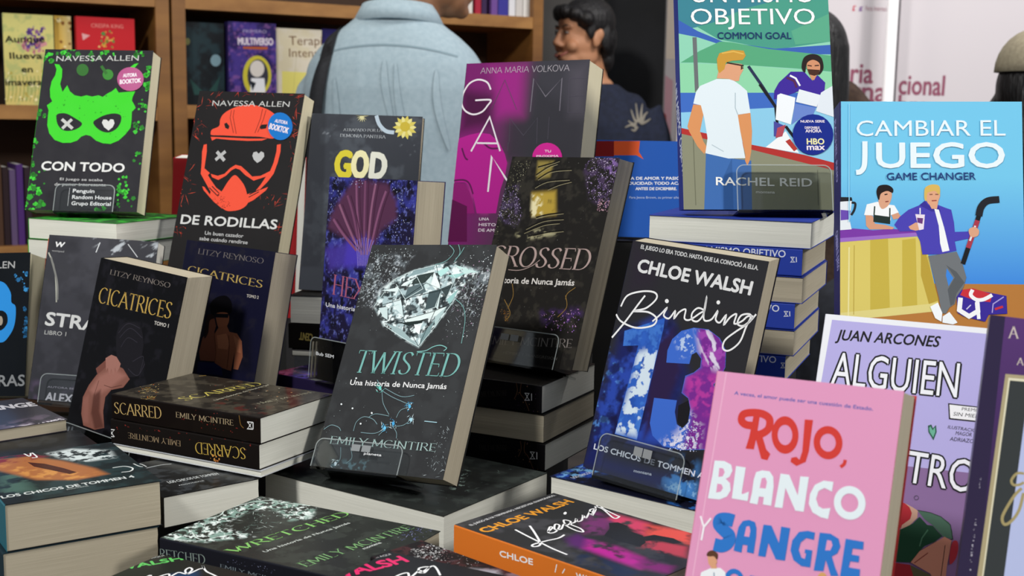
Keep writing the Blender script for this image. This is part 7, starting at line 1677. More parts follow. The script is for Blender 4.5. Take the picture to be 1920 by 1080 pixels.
SHELF = [
 {'f': {'O': [-1.30417,3.1724,0.0073], 'u': [0.85714,0.51508,0], 'v': [0,0,1], 'w': 0.1237, 'h': 0.2305, 't': 0.02}, 'art': {'board': '#333333', 'res': 3, 'gloss': 0.45, 'base': [['fill','#333333'],['grad','#cfc87c','#c9b870',[52.8,229.8],[44.4,8]],['fbm','#a8b070',16,0.5,0.7,3,0.8,None,3,[1,0]]], 'lay': [['D',['#5a3a7a','#6a4a90','#8a5a8a'],60,[[57.4,200.3],[103.6,202.6],[101.7,148.5],[49.6,146.3]],2,8,5,'leaf'],['D',['#b06a7a','#c88a90'],26,[[33.1,163.5],[102.3,166.5],[101,130.3],[37.5,127.9]],2,7,6,'leaf'],['C','#7a8a48',1.6,[[4.4,7.2],[10.1,37.3],[8.6,73.2]]],['C','#7a8a48',1.6,[[13.5,7.4],[19.2,37.5],[17.7,73.5]]],['C','#7a8a48',1.6,[[22.6,7.6],[28.3,37.8],[26.9,73.7]]],['C','#7a8a48',1.6,[[31.8,7.7],[37.5,38],[36,74]]],['C','#7a8a48',1.6,[[41,7.9],[46.7,38.2],[45.2,74.3]]],['C','#7a8a48',1.6,[[50.2,8.1],[55.9,38.4],[54.4,74.5]]],['C','#7a8a48',1.6,[[59.4,8.3],[65.2,38.6],[63.6,74.8]]],['C','#7a8a48',1.6,[[68.7,8.4],[74.5,38.9],[72.9,75.1]]],['C','#7a8a48',1.6,[[78,8.6],[83.8,39.1],[82.2,75.4]]],['C','#7a8a48',1.6,[[87.4,8.8],[93.1,39.3],[91.5,75.6]]],['C','#7a8a48',1.6,[[96.7,9],[102.5,39.5],[100.9,75.9]]],['C','#7a8a48',1.6,[[106.1,9.1],[111.9,39.8],[110.2,76.2]]],['D',['#e8dca8','#b0a050'],40,[[1.7,84.9],[117.1,88.5],[114.3,9.3],[-1.3,7.1]],2,6,7,'leaf'],['T','#1c1a14','Aunque',[5.7,157.6],[95.3,4.1],16.55,'sans',0.03,0],['T','#1c1a14','llueva',[15.4,116.4],[78.3,2.8],16.56,'sans',0.03,0],['T','#1c1a14','en',[42.7,83.2],[26.5,0.8],16.77,'sans',0.03,0],['T','#1c1a14','primavera',[-22.3,48.5],[113.5,2.9],16.68,'sans',0.03,0]], 'spine': [], 'spinecol': '#333333'}, 'label': 'pale yellow book with purple flowers and dark handwriting on the left shelf', 'group': 'books on the pine shelves'},
 {'f': {'O': [-1.20586,3.26064,0.0073], 'u': [0.85714,0.51508,0], 'v': [0,0,1], 'w': 0.0432, 'h': 0.2324, 't': 0.02}, 'art': {'board': '#333333', 'res': 3, 'gloss': 0.45, 'base': [['fill','#333333'],['grad','#cfa848','#e0d090',[8.8,229.9],[44.5,231.9]]], 'lay': [['D',['#8a5a28','#e8d8a0'],30,[[8.8,229.9],[44.5,231.9],[37.7,28.9],[1.8,28.1]],3,9,8,'leaf']], 'spine': [], 'spinecol': '#333333'}, 'label': 'golden patterned book between the yellow and the red one', 'group': 'books on the pine shelves'},
 {'f': {'O': [-1.14923,3.26551,0.0073], 'u': [0.85714,0.51508,0], 'v': [0,0,1], 'w': 0.1503, 'h': 0.2322, 't': 0.022}, 'art': {'board': '#c0242c', 'res': 3, 'gloss': 0.45, 'base': [['fill','#c0242c']], 'lay': [['T','#d88a80','CRESPA KING',[38.4,205.3],[82.5,1],10.4,'sans',0,0],['D',['#d8b048','#3c8a48','#e8d080'],26,[[65.4,197.5],[96,198.9],[107.1,156.1],[51.9,153.8]],2,6,9,'leaf'],['P','#d8a0a0',[[13.8,188.9],[34.7,183.8],[16.2,170.7]]],['T','#7a1414','ANIMAL',[20.9,128.1],[110.3,4.1],18.37,'sans',0,0]], 'spine': [], 'spinecol': '#c0242c'}, 'label': 'red book with a small green and gold emblem on the left shelf', 'group': 'books on the pine shelves'},
 {'f': {'O': [-0.91079,3.4088,0.0149], 'u': [0.85714,0.51508,0], 'v': [0,0,1], 'w': 0.1165, 'h': 0.2254, 't': 0.03}, 'art': {'board': '#14181c', 'res': 3, 'gloss': 0.45, 'base': [['fill','#14181c'],['fbm','#22343a',30,0.45,0.7,3,0.8,None,3,[1,0]]], 'lay': [['E','#6f8a94',[92.1,123.8],[14.800000000000011,0.5],[-0.29999999999999716,-16.200000000000003]],['P','#24423f',[[18.1,73],[63.5,28.9],[104.8,82],[90.3,29.5],[30.3,28.2]]],['E','#6a6a40',[13.7,172],[7.800000000000001,0.4000000000000057],[-0.29999999999999893,-9.5]]], 'spine': [], 'spinecol': '#14181c'}, 'label': 'near-black book with a pale moon, first on the middle shelf', 'group': 'books on the pine shelves'},
 {'f': {'O': [-0.79862,3.46454,0.0149], 'u': [0.85714,0.51508,0], 'v': [0,0,1], 'w': 0.1395, 'h': 0.2313, 't': 0.03}, 'art': {'board': '#2c2358', 'res': 3, 'gloss': 0.45, 'base': [['fill','#2c2358'],['fbm','#4a3a8a',22,0.4,0.65,3,0.9,None,3,[1,0]],['fbm','#8a5a9a',10,0.55,0.7,4,0.6,None,3,[1,0]]], 'lay': [['E','#c8bc40',[82.6,84.9],[41.80000000000001,1.1999999999999886],[-0.7999999999999972,-56.2]],['E','#3a3a44',[84.6,84.9],[30.700000000000003,0.8999999999999915],[-0.5999999999999943,-46.2]],['E','#d8d0c8',[82.8,104.6],[20.900000000000006,0.7000000000000028],[-0.29999999999999716,-23]],['P','#e4e4e8',[[65.2,77.8],[103.3,78.9],[106.3,39.2],[61.1,38.1]]],['P','#20242c',[[61.6,71.1],[78.8,65],[68.1,41.6]]],['T','#d8ccd8','MULTIVERSO',[28.9,169.3],[101.5,2.9],19.48,'sans',0.04,0],['P','#b05a30',[[42.4,164.6],[114.9,166.3],[113.4,158.4],[42.3,158.1]]],['T','#a89cc0','PRIMERO',[43,202.4],[68.9,1.9],9.09,'sans',0,0]], 'spine': [], 'spinecol': '#2c2358'}, 'label': 'purple book with a yellow oval portrait on the middle shelf', 'group': 'books on the pine shelves'},
 {'f': {'O': [-0.68162,3.54651,0.0149], 'u': [0.85714,0.51508,0], 'v': [0,0,1], 'w': 0.1391, 'h': 0.2214, 't': 0.025}, 'art': {'board': '#cfc6b4', 'res': 3, 'gloss': 0.45, 'base': [['fill','#cfc6b4'],['fbm','#c8bc98',30,0.4,0.7,3,0.6,None,3,[1,0]]], 'lay': [['T','#6a4a30','Terapia',[39.7,174.8],[119.6,5.1],26.57,'sans',0,0],['T','#6a4a30','Intensiva',[39.3,141.5],[130.9,3.5],25.28,'sans',0,0],['P','#d6cc70',[[17.5,100.7],[140.4,97.8],[139.8,9.1],[16.5,6.9]]],['L','#a8a060',0.8,[[60.8,142.3],[48.8,21]]]], 'spine': [], 'spinecol': '#cfc6b4'}, 'label': 'cream book with thin brown lettering beside the pale shirt', 'group': 'books on the pine shelves'},
 {'f': {'O': [-0.56454,3.6402,0.0149], 'u': [0.85714,0.51508,0], 'v': [0,0,1], 'w': 0.1453, 'h': 0.2267, 't': 0.025}, 'art': {'board': '#2a2464', 'res': 3, 'gloss': 0.45, 'base': [['fill','#2a2464']], 'lay': [], 'spine': [], 'spinecol': '#2a2464'}, 'label': 'indigo book half hidden by the black strap', 'group': 'books on the pine shelves'},
 {'f': {'O': [-0.17073,3.85352,0.3082], 'u': [-0.51508,0.85714,0], 'v': [0,0,1], 'w': 0.13, 'h': 0.2766, 't': 0.0217}, 'art': {'board': '#d8d2cc', 'res': 3, 'gloss': 0.45, 'base': [['fill','#d8d2cc']], 'lay': [], 'spine': [], 'spinecol': '#d8d2cc'}, 'label': 'white-spined book on the upper shelf, left of the red one', 'group': 'spines on the upper shelf'},
 {'f': {'O': [-0.13539,3.87476,0.3082], 'u': [-0.51508,0.85714,0], 'v': [0,0,1], 'w': 0.13, 'h': 0.2663, 't': 0.0388}, 'art': {'board': '#cfcac4', 'res': 3, 'gloss': 0.45, 'base': [['fill','#cfcac4']], 'lay': [], 'spine': [], 'spinecol': '#cfcac4'}, 'label': 'wide cream-spined book on the upper shelf, left of the red one', 'group': 'spines on the upper shelf'},
 {'f': {'O': [-0.10944,3.89036,0.3082], 'u': [-0.51508,0.85714,0], 'v': [0,0,1], 'w': 0.13, 'h': 0.2579, 't': 0.0202}, 'art': {'board': '#a02a3c', 'res': 3, 'gloss': 0.45, 'base': [['fill','#a02a3c']], 'lay': [], 'spine': [], 'spinecol': '#a02a3c'}, 'label': 'red-spined book on the upper shelf left of the smiling person', 'group': 'spines on the upper shelf'},
 {'f': {'O': [-0.09147,3.90115,0.3082], 'u': [-0.51508,0.85714,0], 'v': [0,0,1], 'w': 0.13, 'h': 0.2853, 't': 0.0185}, 'art': {'board': '#3a2a4a', 'res': 3, 'gloss': 0.45, 'base': [['fill','#3a2a4a']], 'lay': [], 'spine': [], 'spinecol': '#3a2a4a'}, 'label': 'dark plum-spined book on the upper shelf left of the smiling person', 'group': 'spines on the upper shelf'},
 {'f': {'O': [-0.05856,3.92093,0.3082], 'u': [-0.51508,0.85714,0], 'v': [0,0,1], 'w': 0.13, 'h': 0.2757, 't': 0.0225}, 'art': {'board': '#6a4a8c', 'res': 3, 'gloss': 0.45, 'base': [['fill','#6a4a8c']], 'lay': [], 'spine': [], 'spinecol': '#6a4a8c'}, 'label': 'violet-spined book on the upper shelf left of the smiling person', 'group': 'spines on the upper shelf'},
 {'f': {'O': [-0.02531,3.94091,0.3082], 'u': [-0.51508,0.85714,0], 'v': [0,0,1], 'w': 0.13, 'h': 0.2651, 't': 0.0363}, 'art': {'board': '#3c3a8c', 'res': 3, 'gloss': 0.45, 'base': [['fill','#3c3a8c']], 'lay': [], 'spine': [], 'spinecol': '#3c3a8c'}, 'label': 'blue-violet-spined book on the upper shelf left of the smiling person', 'group': 'spines on the upper shelf'},
 {'f': {'O': [-0.00352,3.95401,0.3082], 'u': [-0.51508,0.85714,0], 'v': [0,0,1], 'w': 0.13, 'h': 0.2943, 't': 0.0229}, 'art': {'board': '#d4d4d8', 'res': 3, 'gloss': 0.45, 'base': [['fill','#d4d4d8']], 'lay': [], 'spine': [], 'spinecol': '#d4d4d8'}, 'label': 'white-spined thin book on the upper shelf left of the smiling person', 'group': 'spines on the upper shelf'},
 {'f': {'O': [0.02011,3.96821,0.3082], 'u': [-0.51508,0.85714,0], 'v': [0,0,1], 'w': 0.13, 'h': 0.2837, 't': 0.025}, 'art': {'board': '#c4c0bc', 'res': 3, 'gloss': 0.45, 'base': [['fill','#c4c0bc']], 'lay': [], 'spine': [], 'spinecol': '#c4c0bc'}, 'label': 'light grey-spined book on the upper shelf left of the smiling person', 'group': 'spines on the upper shelf'},
 {'f': {'O': [0.05075,3.98662,0.3082], 'u': [-0.51508,0.85714,0], 'v': [0,0,1], 'w': 0.13, 'h': 0.2732, 't': 0.0332}, 'art': {'board': '#dcdad6', 'res': 3, 'gloss': 0.45, 'base': [['fill','#dcdad6']], 'lay': [], 'spine': [], 'spinecol': '#dcdad6'}, 'label': 'broad white-spined book on the upper shelf left of the smiling person', 'group': 'spines on the upper shelf'},
 {'f': {'O': [-1.31846,3.16381,-0.3543], 'u': [-0.51508,0.85714,0], 'v': [0,0,1], 'w': 0.13, 'h': 0.21, 't': 0.02}, 'art': {'board': '#4a3428', 'res': 3, 'gloss': 0.45, 'base': [['fill','#4a3428']], 'lay': [], 'spine': [], 'spinecol': '#4a3428'}, 'label': 'tan-spined book upright on the lowest visible shelf at left', 'group': 'spines on the lower left shelf'},
 {'f': {'O': [-1.30403,3.17248,-0.3543], 'u': [-0.51508,0.85714,0], 'v': [0,0,1], 'w': 0.13, 'h': 0.2031, 't': 0.0149}, 'art': {'board': '#2c2024', 'res': 3, 'gloss': 0.45, 'base': [['fill','#2c2024']], 'lay': [], 'spine': [], 'spinecol': '#2c2024'}, 'label': 'black-spined book upright on the lowest visible shelf at left', 'group': 'spines on the lower left shelf'},
 {'f': {'O': [-1.28952,3.1812,-0.3543], 'u': [-0.51508,0.85714,0], 'v': [0,0,1], 'w': 0.13, 'h': 0.1961, 't': 0.015}, 'art': {'board': '#5a4a6a', 'res': 3, 'gloss': 0.45, 'base': [['fill','#5a4a6a']], 'lay': [], 'spine': [], 'spinecol': '#5a4a6a'}, 'label': 'mauve-spined book upright on the lowest visible shelf at left', 'group': 'spines on the lower left shelf'},
 {'f': {'O': [-1.27381,3.19065,-0.3543], 'u': [-0.51508,0.85714,0], 'v': [0,0,1], 'w': 0.13, 'h': 0.2097, 't': 0.0164}, 'art': {'board': '#4a2c6a', 'res': 3, 'gloss': 0.45, 'base': [['fill','#4a2c6a']], 'lay': [], 'spine': [], 'spinecol': '#4a2c6a'}, 'label': 'violet-spined book upright on the lowest visible shelf at left', 'group': 'spines on the lower left shelf'},
 {'f': {'O': [-1.258,3.20015,-0.3543], 'u': [-0.51508,0.85714,0], 'v': [0,0,1], 'w': 0.13, 'h': 0.2026, 't': 0.0152}, 'art': {'board': '#30242c', 'res': 3, 'gloss': 0.45, 'base': [['fill','#30242c']], 'lay': [], 'spine': [], 'spinecol': '#30242c'}, 'label': 'brown-black-spined book upright on the lowest visible shelf at left', 'group': 'spines on the lower left shelf'},
]
# ---------------------------------------------------------------- room
def structure(name, mb, m): return tag(link(name, mb.mesh(name), m), None, None, None, 'structure')
mb = MB(); mb.box((-5, -2.5, -.05), (5, 6.2, 0)); structure('floor', mb, noise_mat('grey_carpet', '#4a4a4c', '#5c5c5e', (60, 60, 60), .9))
mb = MB(); mb.box((-5, 6.0, 0), (5, 6.1, 4.2)); structure('wall_back', mb, noise_mat('hall_wall', '#6e6a66', '#7c7874', (3, 3, 3), .9))
# ---------------------------------------------------------------- table and the tiered stand that carries the piles
WOOD_T = noise_mat('table_laminate', '#2a2624', '#38322e', (4, 30, 4), .5)
t = empty('display_table', Matrix.Translation((0, 1.3, 0))); tag(t, 'dark laminate table under all the book piles', 'table')
mb = MB(); mb.box((-1.05, -.68, .77), (.75, .62, .80)); link('tabletop', mb.mesh('tabletop'), WOOD_T, t)
for x in (-1.0, .67):
    for y in (-.64, .55): mb = MB(); mb.box((x, y, 0), (x + .05, y + .05, .77)); link('leg', mb.mesh('leg'), WOOD_T, t)
t = empty('tiered_display_stand', Matrix.Translation((0, 0, .80))); tag(t, 'black stepped display stand hidden beneath the book piles', 'display stand')
BLK = mat('black_board', '#161616', .6)
for k, (cx, cyy, yaw, hx, hy, z) in enumerate(STEPS):
    mb = MB(); mb.box((-hx, -hy, .0004), (hx, hy, z + CAMZ - .80)); o = link('step', mb.mesh('step'), BLK, t); o.location = (cx, cyy, 0); o.rotation_euler = (0, 0, yaw)
# ---------------------------------------------------------------- books of the table
PG = {'b': PAGES, 'w': PAGES_W, 'y': PAGES_Y}
for n, inf in INFO.items():
    make_book('paperback_book', FR[n], ART[n], inf[0], inf[1], PG[inf[2]])
for n, (s, lab) in ST.items(): make_stand(FR[n], s, lab)
# ---------------------------------------------------------------- bookcases behind
e = Vector((.857, .515, 0)).normalized(); nb = Vector((-e.y, e.x, 0)); P0 = Vector((-1.2, 3.2, 0))
WOOD = noise_mat('varnished_pine', '#6a4420', '#8c602e', (3, 3, 14), .5, .3, .7, 5, 0, .4)
WOODE = noise_mat('pine_board_edge', '#84592c', '#a3753f', (9, 9, 20), .55, .3, .7, 5)
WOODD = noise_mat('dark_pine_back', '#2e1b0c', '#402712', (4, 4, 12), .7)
def case(label, s0, s1, shelves, panels, top):
    M = Matrix(((e.x, nb.x, 0, P0.x + e.x * s0), (e.y, nb.y, 0, P0.y + e.y * s0), (0, 0, 1, 0), (0, 0, 0, 1)))
    root = empty('bookcase', M); tag(root, label, 'bookcase', 'pine bookcases behind the stall'); L = s1 - s0
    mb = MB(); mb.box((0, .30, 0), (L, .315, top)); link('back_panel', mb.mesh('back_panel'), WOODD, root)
    for p in panels: mb = MB(); mb.box((p - s0 - .012, .006, 0), (p - s0 + .012, .30, top)); mb.box((p - s0 - .018, -.004, 0), (p - s0 + .018, .012, top)); link('side_panel', mb.mesh('side_panel'), WOOD, root)
    for z in shelves:
        mb = MB(); mb.box((.012, .012, z - .034), (L - .012, .30, z)); o = link('shelf', mb.mesh('shelf'), WOOD, root)
        mb = MB(); mb.box((.02, -.002, z - .036), (L - .02, .012, z)); link('shelf_edge', mb.mesh('shelf_edge'), WOODE, o)
    return root
K = CASE
case('pine bookcase at left with a yellow book and a red book on its shelf', K['l0'], K['l1'], [.12, K['zlow'] + CAMZ, K['zmid'] + CAMZ, K['zup'] + CAMZ], [K['l0'] + .012, K['l1'] - .012], 2.3)
case('pine bookcase behind the man in the pale shirt', K['m0'], K['m1'], [.12, K['zlow'] + CAMZ, K['zmid2'] + CAMZ, K['zup'] + CAMZ], [K['m0'] + .012, K['m1'] - .012], 2.3)
for b in SHELF:
    f = b['f']; make_book('shelved_book', f, b['art'], b['label'], b['group'], PAGES_W)
# ---------------------------------------------------------------- black pillar and white banners
X = lambda px, y: (px - 960) / 2300 * y
mb = MB(); y = 4.75; mb.box((X(1128, y), y, 0), (X(1234, y), y + .25, 3.4)); structure('trim_1', mb, noise_mat('black_column_panel', '#1a1b1e', '#26272b', (5, 5, 5), .55))
BAN = mat('white_banner', '#d2cccf', .8)
def banner(name_lab, x0, x1, y, z0, z1, lays):
    root = empty('printed_banner', Matrix.Translation((x0, y, z0))); tag(root, name_lab, 'banner', None)
    mb = MB(); mb.box((0, 0, 0), (x1 - x0, .012, z1 - z0), '#d6cfd2'); layers(mb, lays(x0, z0), (x1 - x0) * 1000, (z1 - z0) * 1000, lambda a, b, l: (a / 1000, -.0005 - l * .00004, b / 1000)); link('banner_sheet', mb.mesh('banner_sheet'), ink(.8), root)
    for x in (0, x1 - x0 - .02): mb = MB(); mb.box((x, .012, -.0), (x + .02, .032, z1 - z0)); link('frame_post', mb.mesh('frame_post'), BAN, root)
    mb = MB(); mb.box((0, -.1, -.02), (x1 - x0, .15, 0)); link('base', mb.mesh('base'), BAN, root)
y = 4.2; zz = lambda py: CAMZ + (217 - py) / 2300 * y * 1.0
def T(t, px0, px1, py, cap, x0, z0, col='#94566a', bold=.02): return ['T', col, t, [(X(px0, y) - x0) * 1000, (zz(py) - z0) * 1000], [(X(px1, y) - X(px0, y)) * 1000, -(X(px1, y) - X(px0, y)) * 15], cap / 2300 * y * 1000, 'sans', bold, 0]
banner('white fair banner with large plum lettering, between the tall hockey book and the white pole', X(1262, y), X(1655, y), y, .02, 2.3,
       lambda x0, z0: [T('Feria', 1540, 1620, 146, 38, x0, z0), T('Interna', 1500, 1647, 178, 38, x0, z0), T('del Li', 1530, 1652, 212, 38, x0, z0), ['P', '#c8485c', [[(X(1576, y) - x0) * 1000 + a, (zz(18) - z0) * 1000 + b] for a, b in ((0, 0), (9, 3), (4, 12), (14, 20), (2, 18))]], ['P', '#8a6a9c', [[(X(1588, y) - x0) * 1000 + a, (zz(18) - z0) * 1000 + b] for a, b in ((0, 0), (12, 2), (8, 9), (14, 17), (2, 15))]], T('Feria Internacional', 1600, 1650, 16, 9, x0, z0, '#a87c88', .0)])
banner('white fair banner right of the white pole with the ending of a plum word', X(1668, y), X(2080, y), y + .02, .02, 2.3,
       lambda x0, z0: [T('cional', 1673, 1757, 166, 38, x0, z0), T('bro', 1674, 1730, 204, 38, x0, z0)])
y0 = y
banner('narrow white and pink banner edge left of the tall hockey book', X(1237, 4.7), X(1330, 4.7), 4.7, .02, 2.3,
       lambda x0, z0: [['P', '#f2e2d2', [[0, 1500], [80, 1500], [70, 2270], [0, 2270]]], ['P', '#d8a8b4', [[0, 1200], [28, 1200], [30, 1420], [0, 1440]]], ['P', '#a8403c', [[0, 900], [18, 900], [20, 1180], [8, 1290], [0, 1300]]]])
mb = MB(); mb.add([(X(1650, y - .135) + .018 * math.cos(a) , y - .135 + .018 * math.sin(a), z) for z in (0, 2.4) for a in np.linspace(0, 6.283, 17)[:-1]], [(i, (i + 1) % 16, 16 + (i + 1) % 16, 16 + i) for i in range(16)] + [tuple(range(16, 32))], '#ffffff')
root = empty('banner_pole', Matrix.Identity(4)); tag(root, 'white upright pole between the two lettered banners', 'pole')
link('pole', mb.mesh('pole', True), mat('white_pole', '#f6f4f4', .4), root)
mb = MB(); mb.add([(X(1650, y - .135) + .1 * math.cos(a), y - .16 + .03 * math.sin(a), z) for z in (0, .015) for a in np.linspace(0, 6.283, 25)[:-1]], [(i, (i + 1) % 24, 24 + (i + 1) % 24, 24 + i) for i in range(24)] + [tuple(range(24, 48))], '#ffffff'); link('foot', mb.mesh('foot'), mat('pole_foot', '#d8d8d8', .5), root)
# ---------------------------------------------------------------- people
def ellip(mb, c, r, rot=None, n=20):
    vs = []; fs = []; m = n // 2
    for i in range(m + 1):
        for j in range(n):
            a, b = math.pi * i / m, 2 * math.pi * j / n; v = Vector((r[0] * math.sin(a) * math.cos(b), r[1] * math.sin(a) * math.sin(b), r[2] * math.cos(a)))
            if rot is not None: v = rot @ v
            vs.append(v + Vector(c))
    for i in range(m):
        for j in range(n): fs.append((i * n + j, (i + 1) * n + j, (i + 1) * n + (j + 1) % n, i * n + (j + 1) % n))
    mb.add(vs, fs, '#ffffff')
def limb(mb, P, rad, n=16):
    """tapered tube through P with end caps"""
    P = [Vector(p) for p in P]; vs = []; fs = []
    for i, p in enumerate(P):
        d = (P[min(i + 1, len(P) - 1)] - P[max(i - 1, 0)]).normalized(); a = d.orthogonal().normalized(); b = d.cross(a)
        rr = rad[i] if isinstance(rad[i], tuple) else (rad[i], rad[i])
        for j in range(n): t = 2 * math.pi * j / n; vs.append(p + a * math.cos(t) * rr[0] + b * math.sin(t) * rr[1])
    for i in range(len(P) - 1):
        for j in range(n): fs.append((i * n + j, i * n + (j + 1) % n, (i + 1) * n + (j + 1) % n, (i + 1) * n + j))
    fs += [tuple(range(n))[::-1], tuple(range((len(P) - 1) * n, len(P) * n))]
    mb.add(vs, fs, '#ffffff')
    for p, r in ((P[0], rad[0]), (P[-1], rad[-1])):
        r = r if not isinstance(r, tuple) else min(r); ellip(mb, p, (r, r, r), None, 12)
def loft(mb, rings, n=28):
    """stacked ellipses (z, cx, cy, rx, ry)"""
    vs = []; fs = []
    for z, cx, cyy, rx, ry in rings:
        for j in range(n): t = 2 * math.pi * j / n; vs.append((cx + rx * math.copysign(abs(math.cos(t)) ** .85, math.cos(t)), cyy + ry * math.copysign(abs(math.sin(t)) ** .85, math.sin(t)), z))
    for i in range(len(rings) - 1):
        for j in range(n): fs.append((i * n + j, i * n + (j + 1) % n, (i + 1) * n + (j + 1) % n, (i + 1) * n + j))
    fs += [tuple(range(n))[::-1], tuple(range((len(rings) - 1) * n, len(rings) * n))]; mb.add(vs, fs, '#ffffff')
def soft(name, mb, m, parent, vox, smooth=6, fac=.5):
    o = link(name, mb.mesh(name), m, parent); r = o.modifiers.new('remesh', 'REMESH'); r.mode = 'VOXEL'; r.voxel_size = vox; r.use_smooth_shade = True
    if smooth: s = o.modifiers.new('smooth', 'SMOOTH'); s.iterations = smooth; s.factor = fac
    return o
def head_part(mb, H, yaw, face=True):
    """skull, jaw, nose, brow, cheeks, lips, chin, ears; H = head centre, face along local -Y turned by yaw"""
    Q = Matrix.Rotation(yaw, 3, 'Z'); q = lambda x, y, z: Vector(H) + Q @ Vector((x, y, z))
    ellip(mb, q(0, .012, .03), (.074, .094, .088), Q, 28); ellip(mb, q(0, -.012, -.02), (.062, .076, .085), Q, 28); ellip(mb, q(0, -.040, .045), (.058, .047, .050), Q)
    ellip(mb, q(0, -.040, -.075), (.046, .046, .042), Q); ellip(mb, q(0, -.070, -.100), (.022, .020, .018), Q)
    for s in (-1, 1):
        ellip(mb, q(s * .040, -.005, -.062), (.018, .045, .034), Q); ellip(mb, q(s * .037, -.064, -.034), (.025, .021, .022), Q)
        ellip(mb, q(s * .030, -.079, .028), (.024, .009, .006), Q)
        ellip(mb, q(s * .076, .012, -.008), (.008, .018, .030), Q @ Matrix.Rotation(-.25, 3, 'X')); ellip(mb, q(s * .079, .022, .006), (.010, .013, .020), Q)
        ellip(mb, q(s * .074, .006, -.030), (.006, .008, .010), Q)
        ellip(mb, q(s * .011, -.094, -.032), (.009, .011, .008), Q)
    limb(mb, [q(0, -.084, .020), q(0, -.094, -.004), q(0, -.105, -.024)], [.009, .0105, .0120])
    ellip(mb, q(0, -.088, -.062), (.026, .012, .007), Q); ellip(mb, q(0, -.085, -.074), (.021, .012, .008), Q)
    return q, Q
SKIN = noise_mat('warm_skin', '#b07a58', '#c08a68', (20, 20, 20), .55)
SKIN2 = noise_mat('tan_skin', '#7c543a', '#8f6446', (20, 20, 20), .55)
HAIR = noise_mat('black_hair', '#0c0b0c', '#1c191a', (160, 160, 12), .45, .3, .7, 3, .6)
TROUS = noise_mat('dark_trousers', '#1d1f26', '#272a33', (40, 40, 40), .85)
def lower_body(mb_body, mb_tr, hip, yaw=0):
    for s in (-1, 1):
        x = .09 * s; limb(mb_body, [(x, 0, hip), (x * 1.15, -.01, hip * .52), (x * 1.2, .015, .09)], [.085, .058, .040]); limb(mb_body, [(x * 1.2, .02, .05), (x * 1.35, -.14, .035)], [.042, .034])
        limb(mb_tr, [(x, 0, hip + .02), (x * 1.15, -.01, hip * .52), (x * 1.2, .015, .07)], [.105, .078, .065])
# man in the pale shirt, back to the camera
def rootp(label, x, y, yaw): r = empty('person', Matrix.Translation((x, y, 0)) @ Matrix.Rotation(yaw, 4, 'Z')); tag(r, label, 'person', 'people behind the stall'); return r
PX1, PY1 = X(742, 2.9), 2.9
r = rootp('person in a pale blue collared shirt, back turned, dark strap over one shoulder', PX1, PY1, R(172))  # local -Y faces away
b = MB(); loft(b, [(.84, 0, 0, .165, .115), (1.00, 0, .0, .155, .105), (1.22, 0, -.005, .180, .110), (1.36, 0, 0, .165, .095), (1.44, 0, .005, .10, .07)])
limb(b, [(0, .005, 1.40), (-.03, -.005, 1.50), (-.055, -.02, 1.57)], [.060, .055, .055]); hq, HQ = head_part(b, (-.075, -.035, 1.640), R(-62))
for s in (-1, 1): limb(b, [(s * .170, 0, 1.37), (s * .222, .01, 1.12), (s * .21, -.10, .91)], [.045, .040, .03]); ellip(b, (s * .205, -.13, .86), (.022, .045, .05))
tr = MB(); lower_body(b, tr, .86); loft(tr, [(.82, 0, 0, .175, .125), (.93, 0, 0, .172, .122), (.98, 0, 0, .168, .118)])
body = soft('body', b, SKIN2, r, .006, 5); soft('trousers', tr, TROUS, r, .012)
SHIRT = noise_mat('pale_blue_cotton', '#96a9b3', '#a2b4bd', (90, 90, 90), .85, .3, .7, 3, .55, .2, (11, 5, 1.6))
sh = MB(); loft(sh, [(.88, 0, 0, .205, .150), (1.0, 0, 0, .200, .150), (1.15, 0, .008, .205, .150), (1.28, 0, .012, .215, .150), (1.36, 0, .014, .215, .142), (1.41, 0, .014, .205, .130), (1.445, 0, .014, .182, .116), (1.475, 0, .014, .150, .102), (1.50, 0, .012, .115, .088), (1.525, 0, .010, .085, .076)])
for s in (-1, 1): limb(sh, [(s * .150, .008, 1.39), (s * .185, .006, 1.345), (s * .208, .012, 1.24), (s * .225, .018, 1.06)], [.048, .056, .062, .066])
shirt = soft('shirt', sh, SHIRT, r, .009, 8)
cl = MB(); n = 40; vs = []; fs = []
for i in range(n + 1):
    a = R(-70 + 320 * i / n); fr = .5 + .5 * math.sin(a); top = 1.552 - .020 * (1 - fr)
    for rr, z in ((.070, top - .03), (.072, top), (.077, top + .003), (.099, top - .038 - .012 * (1 - fr)), (.095, top - .041 - .012 * (1 - fr))): vs.append((rr * 1.10 * math.cos(a) - .004, rr * math.sin(a) + .006, z))
for i in range(n):
    for k in range(4): fs.append((i * 5 + k, i * 5 + k + 1, i * 5 + k + 6, i * 5 + k + 5))
cl.add(vs, fs, '#ffffff'); o = link('collar', cl.mesh('collar', True), SHIRT, r); o.modifiers.new('thick', 'SOLIDIFY').thickness = .003
ym = MB()
v, f = ribbon([(x, 0) for x in np.linspace(-.16, .16, 24)], lambda i, d: .004)
ym.add([(x, .20, 1.452 + z - .9 * x * x) for x, z in v], f, '#ffffff'); o = link('yoke_seam', ym.mesh('yoke_seam'), mat('shirt_seam', '#7f939d', .9), r)
swm = o.modifiers.new('wrap', 'SHRINKWRAP'); swm.target = shirt; swm.offset = .0015; swm.wrap_method = 'PROJECT'; swm.use_project_y = True; swm.use_project_z = False; swm.use_negative_direction = True; swm.use_positive_direction = False
